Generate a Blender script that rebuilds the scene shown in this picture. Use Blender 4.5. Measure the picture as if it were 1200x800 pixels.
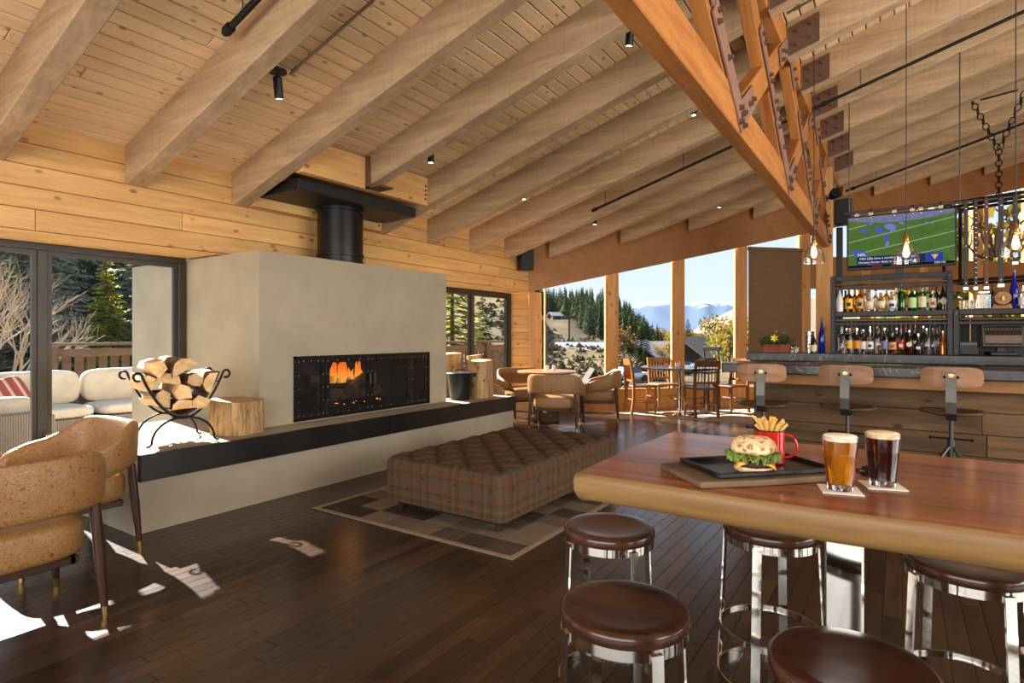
import bpy, math, random
from mathutils import Vector, Matrix, Euler
random.seed(7)
R = math.radians
SC = bpy.context.scene
COL = SC.collection
for o in list(bpy.data.objects):
    bpy.data.objects.remove(o)

# ---------------------------------------------------------------- camera
ALPHA = math.atan2(454, 680)
cam_d = bpy.data.cameras.new('camera')
cam = bpy.data.objects.new('camera', cam_d)
COL.objects.link(cam)
cam.location = (0, 0, 1.4)
cam.rotation_euler = (R(90), 0, ALPHA)
cam_d.sensor_width = 36
cam_d.lens = 36 * 680 / 1200
cam_d.shift_y = -7 / 1200
cam_d.clip_start = 0.05
cam_d.clip_end = 9000
SC.camera = cam

# ---------------------------------------------------------------- sky, sun, added fill light, exposure
SC.view_settings.view_transform = 'Standard'
SC.view_settings.look = 'None'
SC.view_settings.gamma = 1
SC.view_settings.use_curve_mapping = False
SC.view_settings.exposure = 0.0

SUN_DIR = Vector((1.0, -0.17, -0.69)).normalized()
world = bpy.data.worlds.new('sky'); SC.world = world
world.use_nodes = True
wn = world.node_tree.nodes; wl = world.node_tree.links
wn.clear()
w_out = wn.new('ShaderNodeOutputWorld'); w_bg = wn.new('ShaderNodeBackground')
w_tc = wn.new('ShaderNodeTexCoord'); w_sep = wn.new('ShaderNodeSeparateXYZ'); w_r = wn.new('ShaderNodeValToRGB')
wl.new(w_tc.outputs['Generated'], w_sep.inputs[0]); wl.new(w_sep.outputs['Z'], w_r.inputs[0])
w_r.color_ramp.elements[0].position = 0.0; w_r.color_ramp.elements[0].color = (0.80, 0.88, 0.94, 1)
w_r.color_ramp.elements[1].position = 0.75; w_r.color_ramp.elements[1].color = (0.30, 0.50, 0.85, 1)
e = w_r.color_ramp.elements.new(0.12); e.color = (0.70, 0.83, 0.95, 1)
wl.new(w_r.outputs[0], w_bg.inputs[0]); w_bg.inputs[1].default_value = 1.2
wl.new(w_bg.outputs[0], w_out.inputs[0])

sun_d = bpy.data.lights.new('sun', 'SUN'); sun = bpy.data.objects.new('sun', sun_d); COL.objects.link(sun)
sun_d.energy = 30.0; sun_d.angle = R(0.6); sun_d.color = (1.0, 0.95, 0.88)
sun.rotation_euler = SUN_DIR.to_track_quat('-Z', 'Y').to_euler()
sun.location = (-20, 6, 15)

def area(name, loc, target, sx, sy, energy, color):
    d = bpy.data.lights.new(name, 'AREA'); o = bpy.data.objects.new(name, d); COL.objects.link(o)
    d.shape = 'RECTANGLE'; d.size = sx; d.size_y = sy; d.energy = energy; d.color = color
    o.location = loc
    o.rotation_euler = (Vector(target) - Vector(loc)).to_track_quat('-Z', 'Y').to_euler()
    return o
# soft fill lights added to brighten the room, placed at unseen wall openings
area('fill_area_rear', (-0.5, -3.35, 1.9), (-1.5, 5, 3.4), 7.0, 2.6, 420, (1.0, 0.985, 0.96))
area('fill_area_side', (6.3, 3.5, 2.2), (-2, 4.5, 3.3), 7.0, 3.0, 620, (1.0, 0.975, 0.94))

# ---------------------------------------------------------------- mesh helpers
class MB:
    def __init__(s):
        s.v = []; s.f = []; s.sm = []; s.M = None
    def add(s, vs, fs, smooth=False):
        n = len(s.v)
        if s.M is not None:
            vs = [tuple(s.M @ Vector(p)) for p in vs]
        s.v += [tuple(p) for p in vs]
        for f in fs:
            s.f.append(tuple(i + n for i in f)); s.sm.append(smooth)
        return s
    def box(s, a, b):
        x0, y0, z0 = a; x1, y1, z1 = b
        return s.add([(x0,y0,z0),(x1,y0,z0),(x1,y1,z0),(x0,y1,z0),(x0,y0,z1),(x1,y0,z1),(x1,y1,z1),(x0,y1,z1)],
              [(3,2,1,0),(4,5,6,7),(0,1,5,4),(1,2,6,5),(2,3,7,6),(3,0,4,7)])
    def cbox(s, a, b, c=0.01):
        # box with all edges chamfered
        lo = list(a); hi = list(b)
        vs = []; idx = {}
        for sx in (0, 1):
            for sy in (0, 1):
                for sz in (0, 1):
                    p = [(lo, hi)[q][k] for k, q in enumerate((sx, sy, sz))]
                    ins = [p[k] + (c if q == 0 else -c) for k, q in enumerate((sx, sy, sz))]
                    for k in range(3):
                        q = list(ins); q[k] = p[k]
                        idx[(sx, sy, sz, k)] = len(vs); vs.append(q)
        fs = []
        for k in range(3):
            i, j = (k + 1) % 3, (k + 2) % 3
            for e_ in (0, 1):
                r = []
                for (p, q) in ((0, 0), (1, 0), (1, 1), (0, 1)):
                    t = [0, 0, 0]; t[k] = e_; t[i] = p; t[j] = q
                    r.append(idx[tuple(t) + (k,)])
                fs.append(r if e_ else r[::-1])
            # edges running along k
            for p in (0, 1):
                for q in (0, 1):
                    t0 = [0, 0, 0]; t0[i] = p; t0[j] = q
                    t1 = list(t0); t1[k] = 1
                    r = [idx[tuple(t0) + (i,)], idx[tuple(t1) + (i,)], idx[tuple(t1) + (j,)], idx[tuple(t0) + (j,)]]
                    fs.append(r if (p + q) % 2 else r[::-1])
        for sx in (0, 1):
            for sy in (0, 1):
                for sz in (0, 1):
                    r = [idx[(sx, sy, sz, k)] for k in range(3)]
                    fs.append(r if (sx + sy + sz) % 2 else r[::-1])
        return s.add(vs, fs)
    def tube(s, pts, r, n=8, closed=False, flat=None):
        pts = [Vector(p) for p in pts]; m = len(pts)
        rs = r if isinstance(r, (list, tuple)) else [r] * m
        vs = []; fs = []
        up = None
        for i, p in enumerate(pts):
            if closed: t = pts[(i + 1) % m] - pts[i - 1]
            else: t = pts[min(i + 1, m - 1)] - pts[max(i - 1, 0)]
            t.normalize()
            if up is None:
                up = Vector((0, 0, 1)) if abs(t.z) < 0.95 else Vector((1, 0, 0))
            a = t.cross(up)
            if a.length < 1e-5: a = t.cross(Vector((0.3, 1, 0.2)))
            a.normalize(); b = a.cross(t); b.normalize()
            if not closed: up = b
            for k in range(n):
                an = 2 * math.pi * k / n
                ra, rb = (rs[i], rs[i]) if flat is None else (rs[i] * flat[0], rs[i] * flat[1])
                vs.append(p + a * math.cos(an) * ra + b * math.sin(an) * rb)
        for i in range(m if closed else m - 1):
            j = (i + 1) % m
            for k in range(n):
                l = (k + 1) % n
                fs.append((i * n + k, j * n + k, j * n + l, i * n + l))
        s.add(vs, fs, True)
        if not closed:
            nn = len(s.v) - len(vs)
            s.f.append(tuple(nn + k for k in range(n))); s.sm.append(False)
            s.f.append(tuple(nn + (m - 1) * n + k for k in reversed(range(n)))); s.sm.append(False)
        return s
    def cyl(s, p0, p1, r0, r1=None, n=16):
        return s.tube([p0, p1], [r0, r0 if r1 is None else r1], n)
    def lathe(s, prof, n=24, c=(0, 0, 0), smooth=True, sx=1.0, sy=1.0):
        vs = []; fs = []; m = len(prof)
        for r, z in prof:
            for k in range(n):
                a = 2 * math.pi * k / n
                vs.append((c[0] + r * sx * math.cos(a), c[1] + r * sy * math.sin(a), c[2] + z))
        for i in range(m - 1):
            for k in range(n):
                l = (k + 1) % n
                fs.append((i * n + k, i * n + l, (i + 1) * n + l, (i + 1) * n + k))
        s.add(vs, fs, smooth)
        nn = len(s.v) - len(vs)
        if prof[0] == prof[-1]: return s
        if prof[0][0] > 1e-5: s.f.append(tuple(nn + k for k in reversed(range(n)))); s.sm.append(False)
        if prof[-1][0] > 1e-5: s.f.append(tuple(nn + (m - 1) * n + k for k in range(n))); s.sm.append(False)
        return s
    def prism(s, poly, z0, z1, M=None):
        # poly (x,y) counter-clockwise, extruded in z
        n = len(poly)
        vs = [(p[0], p[1], z0) for p in poly] + [(p[0], p[1], z1) for p in poly]
        if M is not None: vs = [tuple(M @ Vector(p)) for p in vs]
        fs = [tuple(reversed(range(n))), tuple(range(n, 2 * n))]
        fs += [(i, (i + 1) % n, n + (i + 1) % n, n + i) for i in range(n)]
        return s.add(vs, fs)
    def ball(s, c, r, nu=16, nv=10):
        rx, ry, rz = r if isinstance(r, (list, tuple)) else (r, r, r)
        vs = []; fs = []
        for i in range(nv + 1):
            t = math.pi * i / nv
            for k in range(nu):
                a = 2 * math.pi * k / nu
                vs.append((c[0] + rx * math.sin(t) * math.cos(a), c[1] + ry * math.sin(t) * math.sin(a), c[2] + rz * math.cos(t)))
        for i in range(nv):
            for k in range(nu):
                l = (k + 1) % nu
                fs.append((i * nu + k, (i + 1) * nu + k, (i + 1) * nu + l, i * nu + l))
        return s.add(vs, fs, True)
    def grid(s, fn, nu, nv, cu=False, smooth=True, flip=False):
        vs = [fn(i / (nu if cu else nu - 1), j / (nv - 1)) for j in range(nv) for i in range(nu)]
        fs = []
        for j in range(nv - 1):
            for i in range(nu if cu else nu - 1):
                k = (i + 1) % nu
                q = (j * nu + i, j * nu + k, (j + 1) * nu + k, (j + 1) * nu + i)
                fs.append(q[::-1] if flip else q)
        return s.add(vs, fs, smooth)
    def torus(s, c, R_, r, n=32, m=8, flat=None, axis='z'):
        pts = []
        for i in range(n):
            a = 2 * math.pi * i / n
            p = (R_ * math.cos(a), R_ * math.sin(a), 0)
            if axis == 'x': p = (0, p[0], p[1])
            if axis == 'y': p = (p[0], 0, p[1])
            pts.append((c[0] + p[0], c[1] + p[1], c[2] + p[2]))
        return s.tube(pts, r, m, True, flat)
    def mesh(s, name, mat=None, angle=40):
        me = bpy.data.meshes.new(name)
        me.from_pydata(s.v, [], s.f)
        if any(s.sm):
            me.polygons.foreach_set('use_smooth', s.sm)
            me.set_sharp_from_angle(angle=R(angle))
        if mat: me.materials.append(mat)
        me.update()
        return me
    def obj(s, name, mat, parent=None, loc=None, rot=None, angle=40, bevel=0):
        return inst(s.mesh(name, mat, angle), name, parent, loc, rot, bevel)

def inst(me, name, parent=None, loc=None, rot=None, bevel=0):
    o = bpy.data.objects.new(name, me); COL.objects.link(o)
    if parent is not None: o.parent = parent
    if loc is not None: o.location = loc
    if rot is not None: o.rotation_euler = rot if isinstance(rot, (tuple, list, Euler)) else (0, 0, rot)
    if bevel:
        b = o.modifiers.new('bevel', 'BEVEL'); b.width = bevel; b.segments = 2; b.limit_method = 'ANGLE'; b.angle_limit = R(40)
    return o

def tag(o, label=None, cat=None, group=None, kind=None):
    if label: o['label'] = label
    if cat: o['category'] = cat
    if group: o['group'] = group
    if kind: o['kind'] = kind
    return o

def thing(name, label, cat, loc=(0, 0, 0), rz=0, group=None, kind=None):
    o = bpy.data.objects.new(name, None); COL.objects.link(o)
    o.location = loc; o.rotation_euler = (0, 0, rz) if not isinstance(rz, (tuple, list)) else rz
    o.empty_display_size = 0.1
    return tag(o, label, cat, group, kind)

def copy_tree(root, loc, rz, label=None, group=None):
    def rec(o, par):
        c = o.copy(); COL.objects.link(c); c.parent = par
        for ch in [q for q in KIDS.get(o.name, [])]: rec(ch, c)
        return c
    KIDS = {}
    for q in list(COL.objects):
        if q.parent is not None: KIDS.setdefault(q.parent.name, []).append(q)
    c = rec(root, None)
    c.location = loc; c.rotation_euler = (0, 0, rz) if not isinstance(rz, (tuple, list)) else rz
    if label: c['label'] = label
    if group: c['group'] = group
    return c

# ---------------------------------------------------------------- materials
def srgb(r, g, b):
    f = lambda c: (c / 255 / 12.92) if c / 255 <= 0.04045 else ((c / 255 + 0.055) / 1.055) ** 2.4
    return (f(r), f(g), f(b), 1)

class NT:
    def __init__(s, name):
        s.m = bpy.data.materials.new(name); s.m.use_nodes = True
        s.n = s.m.node_tree.nodes; s.l = s.m.node_tree.links
        s.n.clear()
        s.out = s.n.new('ShaderNodeOutputMaterial')
    def node(s, t, **kw):
        n = s.n.new(t)
        for k, v in kw.items():
            if k.startswith('i_'):
                key = k[2:].replace('_', ' ')
                s.set(n.inputs[key] if key in n.inputs else n.inputs[int(key)], v)
            else: setattr(n, k, v)
        return n
    def set(s, inp, v):
        if hasattr(v, 'links') and hasattr(v, 'is_output'): s.l.new(v, inp)
        else: inp.default_value = v
    def math(s, op, a, b=None, c=None, clamp=False):
        n = s.n.new('ShaderNodeMath'); n.operation = op; n.use_clamp = clamp
        for i, v in enumerate((a, b, c)):
            if v is not None: s.set(n.inputs[i], v)
        return n.outputs[0]
    def mix(s, f, a, b, mode='MIX'):
        n = s.n.new('ShaderNodeMix'); n.data_type = 'RGBA'; n.blend_type = mode
        s.set(n.inputs[0], f); s.set(n.inputs[6], a); s.set(n.inputs[7], b)
        return n.outputs[2]
    def ramp(s, f, stops):
        n = s.n.new('ShaderNodeValToRGB'); cr = n.color_ramp
        cr.elements[0].position, cr.elements[0].color = stops[0]
        cr.elements[1].position, cr.elements[1].color = stops[-1]
        for p, c in stops[1:-1]:
            e_ = cr.elements.new(p); e_.color = c
        s.set(n.inputs[0], f)
        return n.outputs[0]
    def noise(s, vec, scale, detail=4, rough=0.6, dist=0.0):
        n = s.n.new('ShaderNodeTexNoise'); s.set(n.inputs['Vector'], vec)
        n.inputs['Scale'].default_value = scale; n.inputs['Detail'].default_value = detail
        n.inputs['Roughness'].default_value = rough; n.inputs['Distortion'].default_value = dist
        return n.outputs['Fac']
    def coords(s, scale=(1, 1, 1), rnd=0.0, rot=(0, 0, 0)):
        tc = s.n.new('ShaderNodeTexCoord'); v = tc.outputs['Object']
        if rnd:
            oi = s.n.new('ShaderNodeObjectInfo')
            a = s.n.new('ShaderNodeVectorMath'); a.operation = 'ADD'
            cx = s.n.new('ShaderNodeCombineXYZ')
            for i, k in enumerate((31.7, 17.3, 53.1)): s.l.new(s.math('MULTIPLY', oi.outputs['Random'], k * rnd), cx.inputs[i])
            s.l.new(v, a.inputs[0]); s.l.new(cx.outputs[0], a.inputs[1]); v = a.outputs[0]
        mp = s.n.new('ShaderNodeMapping'); s.l.new(v, mp.inputs['Vector'])
        mp.inputs['Scale'].default_value = scale; mp.inputs['Rotation'].default_value = rot
        return mp.outputs[0]
    def bsdf(s, color, rough=0.5, metal=0.0, bump=None, bstr=0.3, bdist=0.01, **kw):
        p = s.n.new('ShaderNodeBsdfPrincipled')
        s.set(p.inputs['Base Color'], color); s.set(p.inputs['Roughness'], rough); s.set(p.inputs['Metallic'], metal)
        for k, v in kw.items(): s.set(p.inputs[k.replace('_', ' ')], v)
        if bump is not None:
            b = s.n.new('ShaderNodeBump'); b.inputs['Strength'].default_value = bstr; b.inputs['Distance'].default_value = bdist
            s.l.new(bump, b.inputs['Height']); s.l.new(b.outputs[0], p.inputs['Normal'])
        s.l.new(p.outputs[0], s.out.inputs[0])
        return s.m

def plain(name, col, rough=0.5, metal=0.0, var=0.12, scale=6.0, bstr=0.0, **kw):
    t = NT(name); v = t.coords()
    n = t.noise(v, scale, 4)
    dark = tuple(c * (1 - var) for c in col[:3]) + (1,); lite = tuple(min(1, c * (1 + var)) for c in col[:3]) + (1,)
    c = t.ramp(n, [(0.3, dark), (0.7, lite)])
    return t.bsdf(c, rough, metal, n if bstr else None, bstr, **kw)

def wood(name, c1, c2, along='X', grain=14.0, stretch=0.09, rough=0.6, rnd=1.0, var=0.25, knots=None, src='object', bstr=0.15, spec=0.3, coat=0.0, figure=0.0, saw=0.0):
    t = NT(name)
    sc = [1, 1, 1]; sc['XYZ'.index(along)] = stretch
    v = t.coords(tuple(sc), rnd)
    n1 = t.noise(v, grain, 6, 0.65, 0.4); n2 = t.noise(v, grain * 3.5, 3, 0.6)
    f = t.math('ADD', t.math('MULTIPLY', n1, 0.7), t.math('MULTIPLY', n2, 0.3))
    c = t.ramp(f, [(0.33, c1), (0.66, c2)])
    if figure:
        wv = t.node('ShaderNodeTexWave', wave_type='RINGS', rings_direction='XYZ'['XYZ'.index('Y' if along == 'X' else 'X')])
        t.l.new(v, wv.inputs['Vector']); wv.inputs['Scale'].default_value = figure; wv.inputs['Distortion'].default_value = 6; wv.inputs['Detail'].default_value = 3; wv.inputs['Detail Scale'].default_value = 1.2
        c = t.mix(t.math('MULTIPLY', wv.outputs['Fac'], 0.45), c, tuple(q * 0.45 for q in c1[:3]) + (1,))
    if src == 'island':
        g = t.node('ShaderNodeNewGeometry'); rr = g.outputs['Random Per Island']
    else:
        rr = t.node('ShaderNodeObjectInfo').outputs['Random']
    hs = t.node('ShaderNodeHueSaturation'); t.set(hs.inputs['Color'], c)
    t.set(hs.inputs['Value'], t.math('ADD', 1 - var, t.math('MULTIPLY', rr, 2 * var)))
    c = hs.outputs[0]
    if knots:
        v2 = t.coords(tuple(q * 1.0 if q == 1 else 0.55 for q in sc), rnd)
        vo = t.node('ShaderNodeTexVoronoi'); t.l.new(v2, vo.inputs['Vector']); vo.inputs['Scale'].default_value = knots * 1.9
        k = t.ramp(vo.outputs['Distance'], [(0.08, (1, 1, 1, 1)), (0.18, (0, 0, 0, 1))])
        c = t.mix(t.math('MULTIPLY', k, 0.8), c, (c1[0] * 0.42, c1[1] * 0.32, c1[2] * 0.28, 1))
    bm = f
    if saw:
        vs_ = t.coords(tuple(14.0 if q != 1 else 1.0 for q in sc), rnd)
        n3 = t.noise(vs_, saw, 2, 0.5)
        c = t.mix(t.math('MULTIPLY', t.ramp(n3, [(0.48, (0, 0, 0, 1)), (0.75, (1, 1, 1, 1))]), 0.16), c, tuple(q * 0.5 for q in c1[:3]) + (1,))
    return t.bsdf(c, rough, 0, bm, bstr, 0.005, Specular_IOR_Level=spec, Coat_Weight=coat, Coat_Roughness=0.12)

def glass_pane(name, tint=(0.97, 0.98, 0.98, 1)):
    t = NT(name)
    tr = t.node('ShaderNodeBsdfTransparent'); tr.inputs[0].default_value = tint
    gl = t.node('ShaderNodeBsdfGlossy'); gl.inputs['Roughness'].default_value = 0.02
    lw = t.node('ShaderNodeLayerWeight'); lw.inputs[0].default_value = 0.5
    fr = t.node('ShaderNodeMath', operation='POWER'); t.l.new(lw.outputs['Facing'], fr.inputs[0]); fr.inputs[1].default_value = 5.0
    fa = t.node('ShaderNodeMath', operation='MULTIPLY_ADD'); t.l.new(fr.outputs[0], fa.inputs[0]); fa.inputs[1].default_value = 0.20; fa.inputs[2].default_value = 0.0015; fr = fa
    mx = t.node('ShaderNodeMixShader'); t.l.new(fr.outputs[0], mx.inputs[0]); t.l.new(tr.outputs[0], mx.inputs[1]); t.l.new(gl.outputs[0], mx.inputs[2])
    t.l.new(mx.outputs[0], t.out.inputs[0]); return t.m

def shade_glass(name):
    t = NT(name)
    tr = t.node('ShaderNodeBsdfTransparent'); gl = t.node('ShaderNodeBsdfGlossy'); gl.inputs['Roughness'].default_value = 0.03
    lw = t.node('ShaderNodeLayerWeight'); lw.inputs[0].default_value = 0.5
    f = t.math('ADD', t.math('MULTIPLY', t.math('POWER', lw.outputs['Facing'], 2.0), 0.7), 0.06)
    mx = t.node('ShaderNodeMixShader'); t.l.new(f, mx.inputs[0]); t.l.new(tr.outputs[0], mx.inputs[1]); t.l.new(gl.outputs[0], mx.inputs[2]); t.l.new(mx.outputs[0], t.out.inputs[0]); return t.m

def clear(name, col=(1, 1, 1, 1), rough=0.02, ior=1.45):
    t = NT(name)
    return t.bsdf(col, rough, 0, None, Transmission_Weight=1.0, IOR=ior)

def emit(name, col, strength):
    t = NT(name); e_ = t.node('ShaderNodeEmission'); e_.inputs[0].default_value = col; e_.inputs[1].default_value = strength
    t.l.new(e_.outputs[0], t.out.inputs[0]); return t.m

M = {}
M['joist'] = wood('rough_sawn_fir', srgb(156, 126, 94), srgb(200, 168, 130), 'X', 10, 0.10, 0.75, 1.0, 0.12, None, bstr=0.12, saw=3.0)
M['deck'] = wood('pine_decking', srgb(212, 176, 130), srgb(234, 204, 160), 'Y', 12, 0.07, 0.55, 1.0, 0.10, 5.0)
M['deck_i'] = wood('pine_decking_far', srgb(212, 176, 130), srgb(234, 204, 160), 'Y', 12, 0.07, 0.55, 1.0, 0.10, 5.0, src='island')
M['cedar'] = wood('knotty_cedar', srgb(196, 144, 82), srgb(230, 182, 116), 'Y', 10, 0.08, 0.5, 1.0, 0.12, 4.2)
M['cedar_x'] = wood('knotty_cedar_reveal', srgb(198, 138, 72), srgb(232, 178, 108), 'X', 10, 0.08, 0.5, 1.0, 0.10, 4.0)
M['post'] = wood('fir_post', srgb(186, 128, 70), srgb(222, 168, 104), 'Z', 10, 0.06, 0.55, 1.0, 0.10, 3.0)
M['fascia'] = wood('plywood_fascia', srgb(150, 102, 58), srgb(172, 122, 74), 'X', 4, 0.3, 0.6, 1.0, 0.04)
M['truss'] = wood('orange_fir_truss', srgb(152, 90, 40), srgb(202, 134, 70), 'Y', 10, 0.09, 0.55, 1.0, 0.12, None, saw=4.0, bstr=0.4)
M['floor'] = wood('dark_walnut_floor', srgb(35, 23, 16), srgb(70, 48, 33), 'Y', 16, 0.10, 0.25, 1.0, 0.45, None, bstr=0.06, spec=0.5)
M['floor_i'] = wood('dark_walnut_floor_far', srgb(35, 23, 16), srgb(70, 48, 33), 'Y', 16, 0.10, 0.25, 1.0, 0.45, None, src='island', bstr=0.06, spec=0.5)
M['subfloor'] = plain('subfloor', srgb(20, 14, 10), 0.8)
M['plaster'] = plain('cement_plaster', srgb(164, 150, 126), 0.75, var=0.10, scale=2.2, bstr=0.05)
M['steel'] = plain('blackened_steel', srgb(34, 31, 29), 0.38, 0.6, 0.3, 5)
M['steel_band'] = plain('hot_rolled_steel', srgb(38, 34, 31), 0.35, 0.5, 0.4, 3)
M['iron'] = plain('wrought_iron', srgb(38, 34, 31), 0.5, 0.7, 0.2, 20)
M['black'] = plain('matt_black', srgb(24, 23, 22), 0.5)
M['frame'] = plain('dark_bronze_frame', srgb(56, 50, 43), 0.45, 0.3)
M['chrome'] = plain('polished_chrome', srgb(215, 208, 198), 0.07, 1.0, 0.03)
M['bracket'] = plain('brown_steel_plate', srgb(150, 112, 94), 0.55, 0.1, 0.15, 8)
M['bracket_dark'] = plain('dark_brown_steel_plate', srgb(104, 74, 58), 0.55, 0.1, 0.15, 8)
M['glass'] = glass_pane('window_glass')
M['brass'] = plain('brushed_brass', srgb(190, 150, 90), 0.3, 1.0)
# ================================================================= SETTING
SA, CA = math.sin(ALPHA), math.cos(ALPHA)
def pix(x, y, z):
    d = -x * SA + y * CA
    if d < 0.05: return (-9999, -9999, d)
    return (600 + 680 * (x * CA + y * SA) / d, 393 - 680 * (z - 1.4) / d, d)
def in_view(x, y, z, m=60):
    p = pix(x, y, z)
    return p[2] > 0.3 and -m < p[0] < 1200 + m and -m < p[1] < 800 + m

GL = -14.55            # glass line of the angled far wall: x - y = GL
FL = -14.30            # room face of the fascia above it
SL = 0.30              # roof slope
ROLL = -math.atan(SL)
def zb(x): return 4.34 + SL * x       # underside of joists
def zd(x): return 4.67 + SL * x       # underside of decking
XR, YB = 6.5, -3.5     # right and rear walls, outside the picture

def struct(o, label): return tag(o, label, None, None, 'structure')

# ---- floor: walnut strips laid along Y
b = MB()
poly = [(-6.2, YB), (XR, YB), (XR, XR - GL), (-5.5, 9.05), (-6.2, 9.05)]
b.prism(poly, -0.12, -0.012)
floor = struct(b.obj('floor', M['subfloor']), 'dark walnut strip floor of narrow planks running away from the viewer')
def plank_mb(w, l, t, c=0.0015, mbx=None):
    m = mbx or MB(); hx, hy = w / 2, l / 2
    vs = [(-hx, -hy, -t), (hx, -hy, -t), (hx, hy, -t), (-hx, hy, -t),
          (-hx, -hy, -c), (hx, -hy, -c), (hx, hy, -c), (-hx, hy, -c),
          (-hx + c, -hy + c, 0), (hx - c, -hy + c, 0), (hx - c, hy - c, 0), (-hx + c, hy - c, 0)]
    fs = [(3, 2, 1, 0), (8, 9, 10, 11)]
    for i in range(4):
        j = (i + 1) % 4
        fs += [(i, j, 4 + j, 4 + i), (4 + i, 4 + j, 8 + j, 8 + i)]
    return m.add(vs, fs)
PW = 0.084
rng = random.Random(3)
lens = [0.45, 0.62, 0.80, 1.0]
cand = []
x = -6.16
while x < XR - 0.05:
    y = YB + rng.uniform(0, 0.5); y1 = min(x - PW / 2 - GL, 14.0) if x > -5.5 else 9.0
    while y < y1 - 0.1:
        l = rng.choice(lens); full = True
        if y + l > y1: l = y1 - y; full = False
        cand.append((x, y + l / 2, l, full)); y += l
    x += PW
def floor_seen(c):
    x, y, l, full = c
    if not full or not in_view(x, y, 0, 30): return False
    if x < -4.45 and 1.9 < y < 6.7: return False
    if -3.95 < x < -2.0 and 3.0 < y < 5.6: return False
    if y > 6.3 and x > -1.4: return False
    return True
vis = sorted([c for c in cand if floor_seen(c)], key=lambda c: pix(c[0], c[1], 0)[2])
sel = set(vis[:300])
pm = {l: plank_mb(PW - 0.0012, l - 0.0012, 0.012).mesh('plank', M['floor']) for l in lens}
rest = MB()
for c in cand:
    if c in sel: inst(pm[c[2]], 'plank', floor, (c[0], c[1], 0))
    else:
        rest.M = Matrix.Translation((c[0], c[1], 0)); plank_mb(PW - 0.0012, c[2] - 0.0012, 0.012, 0.0015, rest)
tag(rest.obj('plank_field', M['floor_i'], floor), kind='stuff')

# beige stone apron of floor by the far windows
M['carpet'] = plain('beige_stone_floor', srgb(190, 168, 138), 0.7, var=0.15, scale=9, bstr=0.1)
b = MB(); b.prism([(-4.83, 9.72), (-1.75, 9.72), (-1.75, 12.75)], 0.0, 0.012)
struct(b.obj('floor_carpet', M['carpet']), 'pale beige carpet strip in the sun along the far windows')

# ---- ceiling: backing, boards, joists
b = MB()
def slab(b, x0, x1, t0, t1):
    def q(x, dz): return [(x, YB, zd(x) + dz), (x, min(x - FL + 0.3, 21), zd(x) + dz)]
    v = q(x0, t0) + q(x1, t0) + q(x0, t1) + q(x1, t1)
    b.add(v, [(0, 2, 3, 1), (4, 5, 7, 6), (0, 1, 5, 4), (2, 6, 7, 3), (0, 4, 6, 2), (1, 3, 7, 5)])
slab(b, -5.6, XR, 0.03, 0.18)
ceiling = struct(b.obj('ceiling', M['subfloor']), 'sloping ceiling of pine boards on rough sawn fir joists')
BP = 0.128
blens = [2.859, 3.812, 4.765]
bm_ = {l: plank_mb(BP - 0.009, l - 0.004, 0.022, 0.006).mesh('board', M['deck']) for l in blens}
cand = []
n = 0
while True:
    s_ = -5.56 + (n + 0.5) * BP * math.cos(ROLL)
    if s_ > XR - 0.1: break
    y = YB + rng.choice([0, 0.4, 0.95, 1.4]); y1 = min(s_ - FL + 0.2, 20.0)
    y = max(y, YB)
    while y < y1 - 0.05:
        l = rng.choice(blens); full = True
        if y + l > y1: l = y1 - y; full = False
        cand.append((s_, y + l / 2, l, full)); y += l
    n += 1
vis = sorted([c for c in cand if c[3] and in_view(c[0], c[1], zd(c[0]), 200)], key=lambda c: pix(c[0], c[1], 0)[2])
sel = set(vis[:300])
ROTB = Euler((0, R(180) + ROLL, 0))
rest = MB()
for c in cand:
    loc = (c[0], c[1], zd(c[0]) + 0.0)
    if c in sel: inst(bm_[c[2]], 'board', ceiling, loc, ROTB)
    else:
        rest.M = Matrix.Translation(loc) @ ROTB.to_matrix().to_4x4(); plank_mb(BP - 0.009, c[2] - 0.004, 0.022, 0.006, rest)
tag(rest.obj('board_field', M['deck_i'], ceiling), kind='stuff')
JW = 0.15
TL, TR = -1.01, -0.90      # truss side faces
def joist(y, x0, x1):
    b = MB(); n_ = max(2, int((x1 - x0) / 0.8))
    h = JW / 2; c = 0.008
    vs = []; fs = []
    for x in (x0, x1):
        z0, z1 = zb(x), zd(x) - 0.001
        vs += [(x, -h, z0 + c), (x, -h + c, z0), (x, h - c, z0), (x, h, z0 + c), (x, h, z1), (x, -h, z1)]
    for i in range(6): fs.append((i, 6 + i, 6 + (i + 1) % 6, (i + 1) % 6))
    fs += [(5, 4, 3, 2, 1, 0), (6, 7, 8, 9, 10, 11)]
    b.add(vs, [f[::-1] for f in fs])
    return b.obj('joist', M['joist'], ceiling, (0, y, 0))
JY = [1.41 + 0.953 * k for k in range(-5, 19)]
for y in JY:
    x0 = max(-5.498, y + JW / 2 + FL + 0.005)
    if x0 > XR - 0.5: continue
    if abs(y - 4.27) < 0.1: x0 = -4.61
    if x0 < TL - 0.2: joist(y, x0, TL - 0.003)
    if y < 10.5 or True: joist(y, max(TR + 0.003, x0), XR - 0.01)
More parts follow.
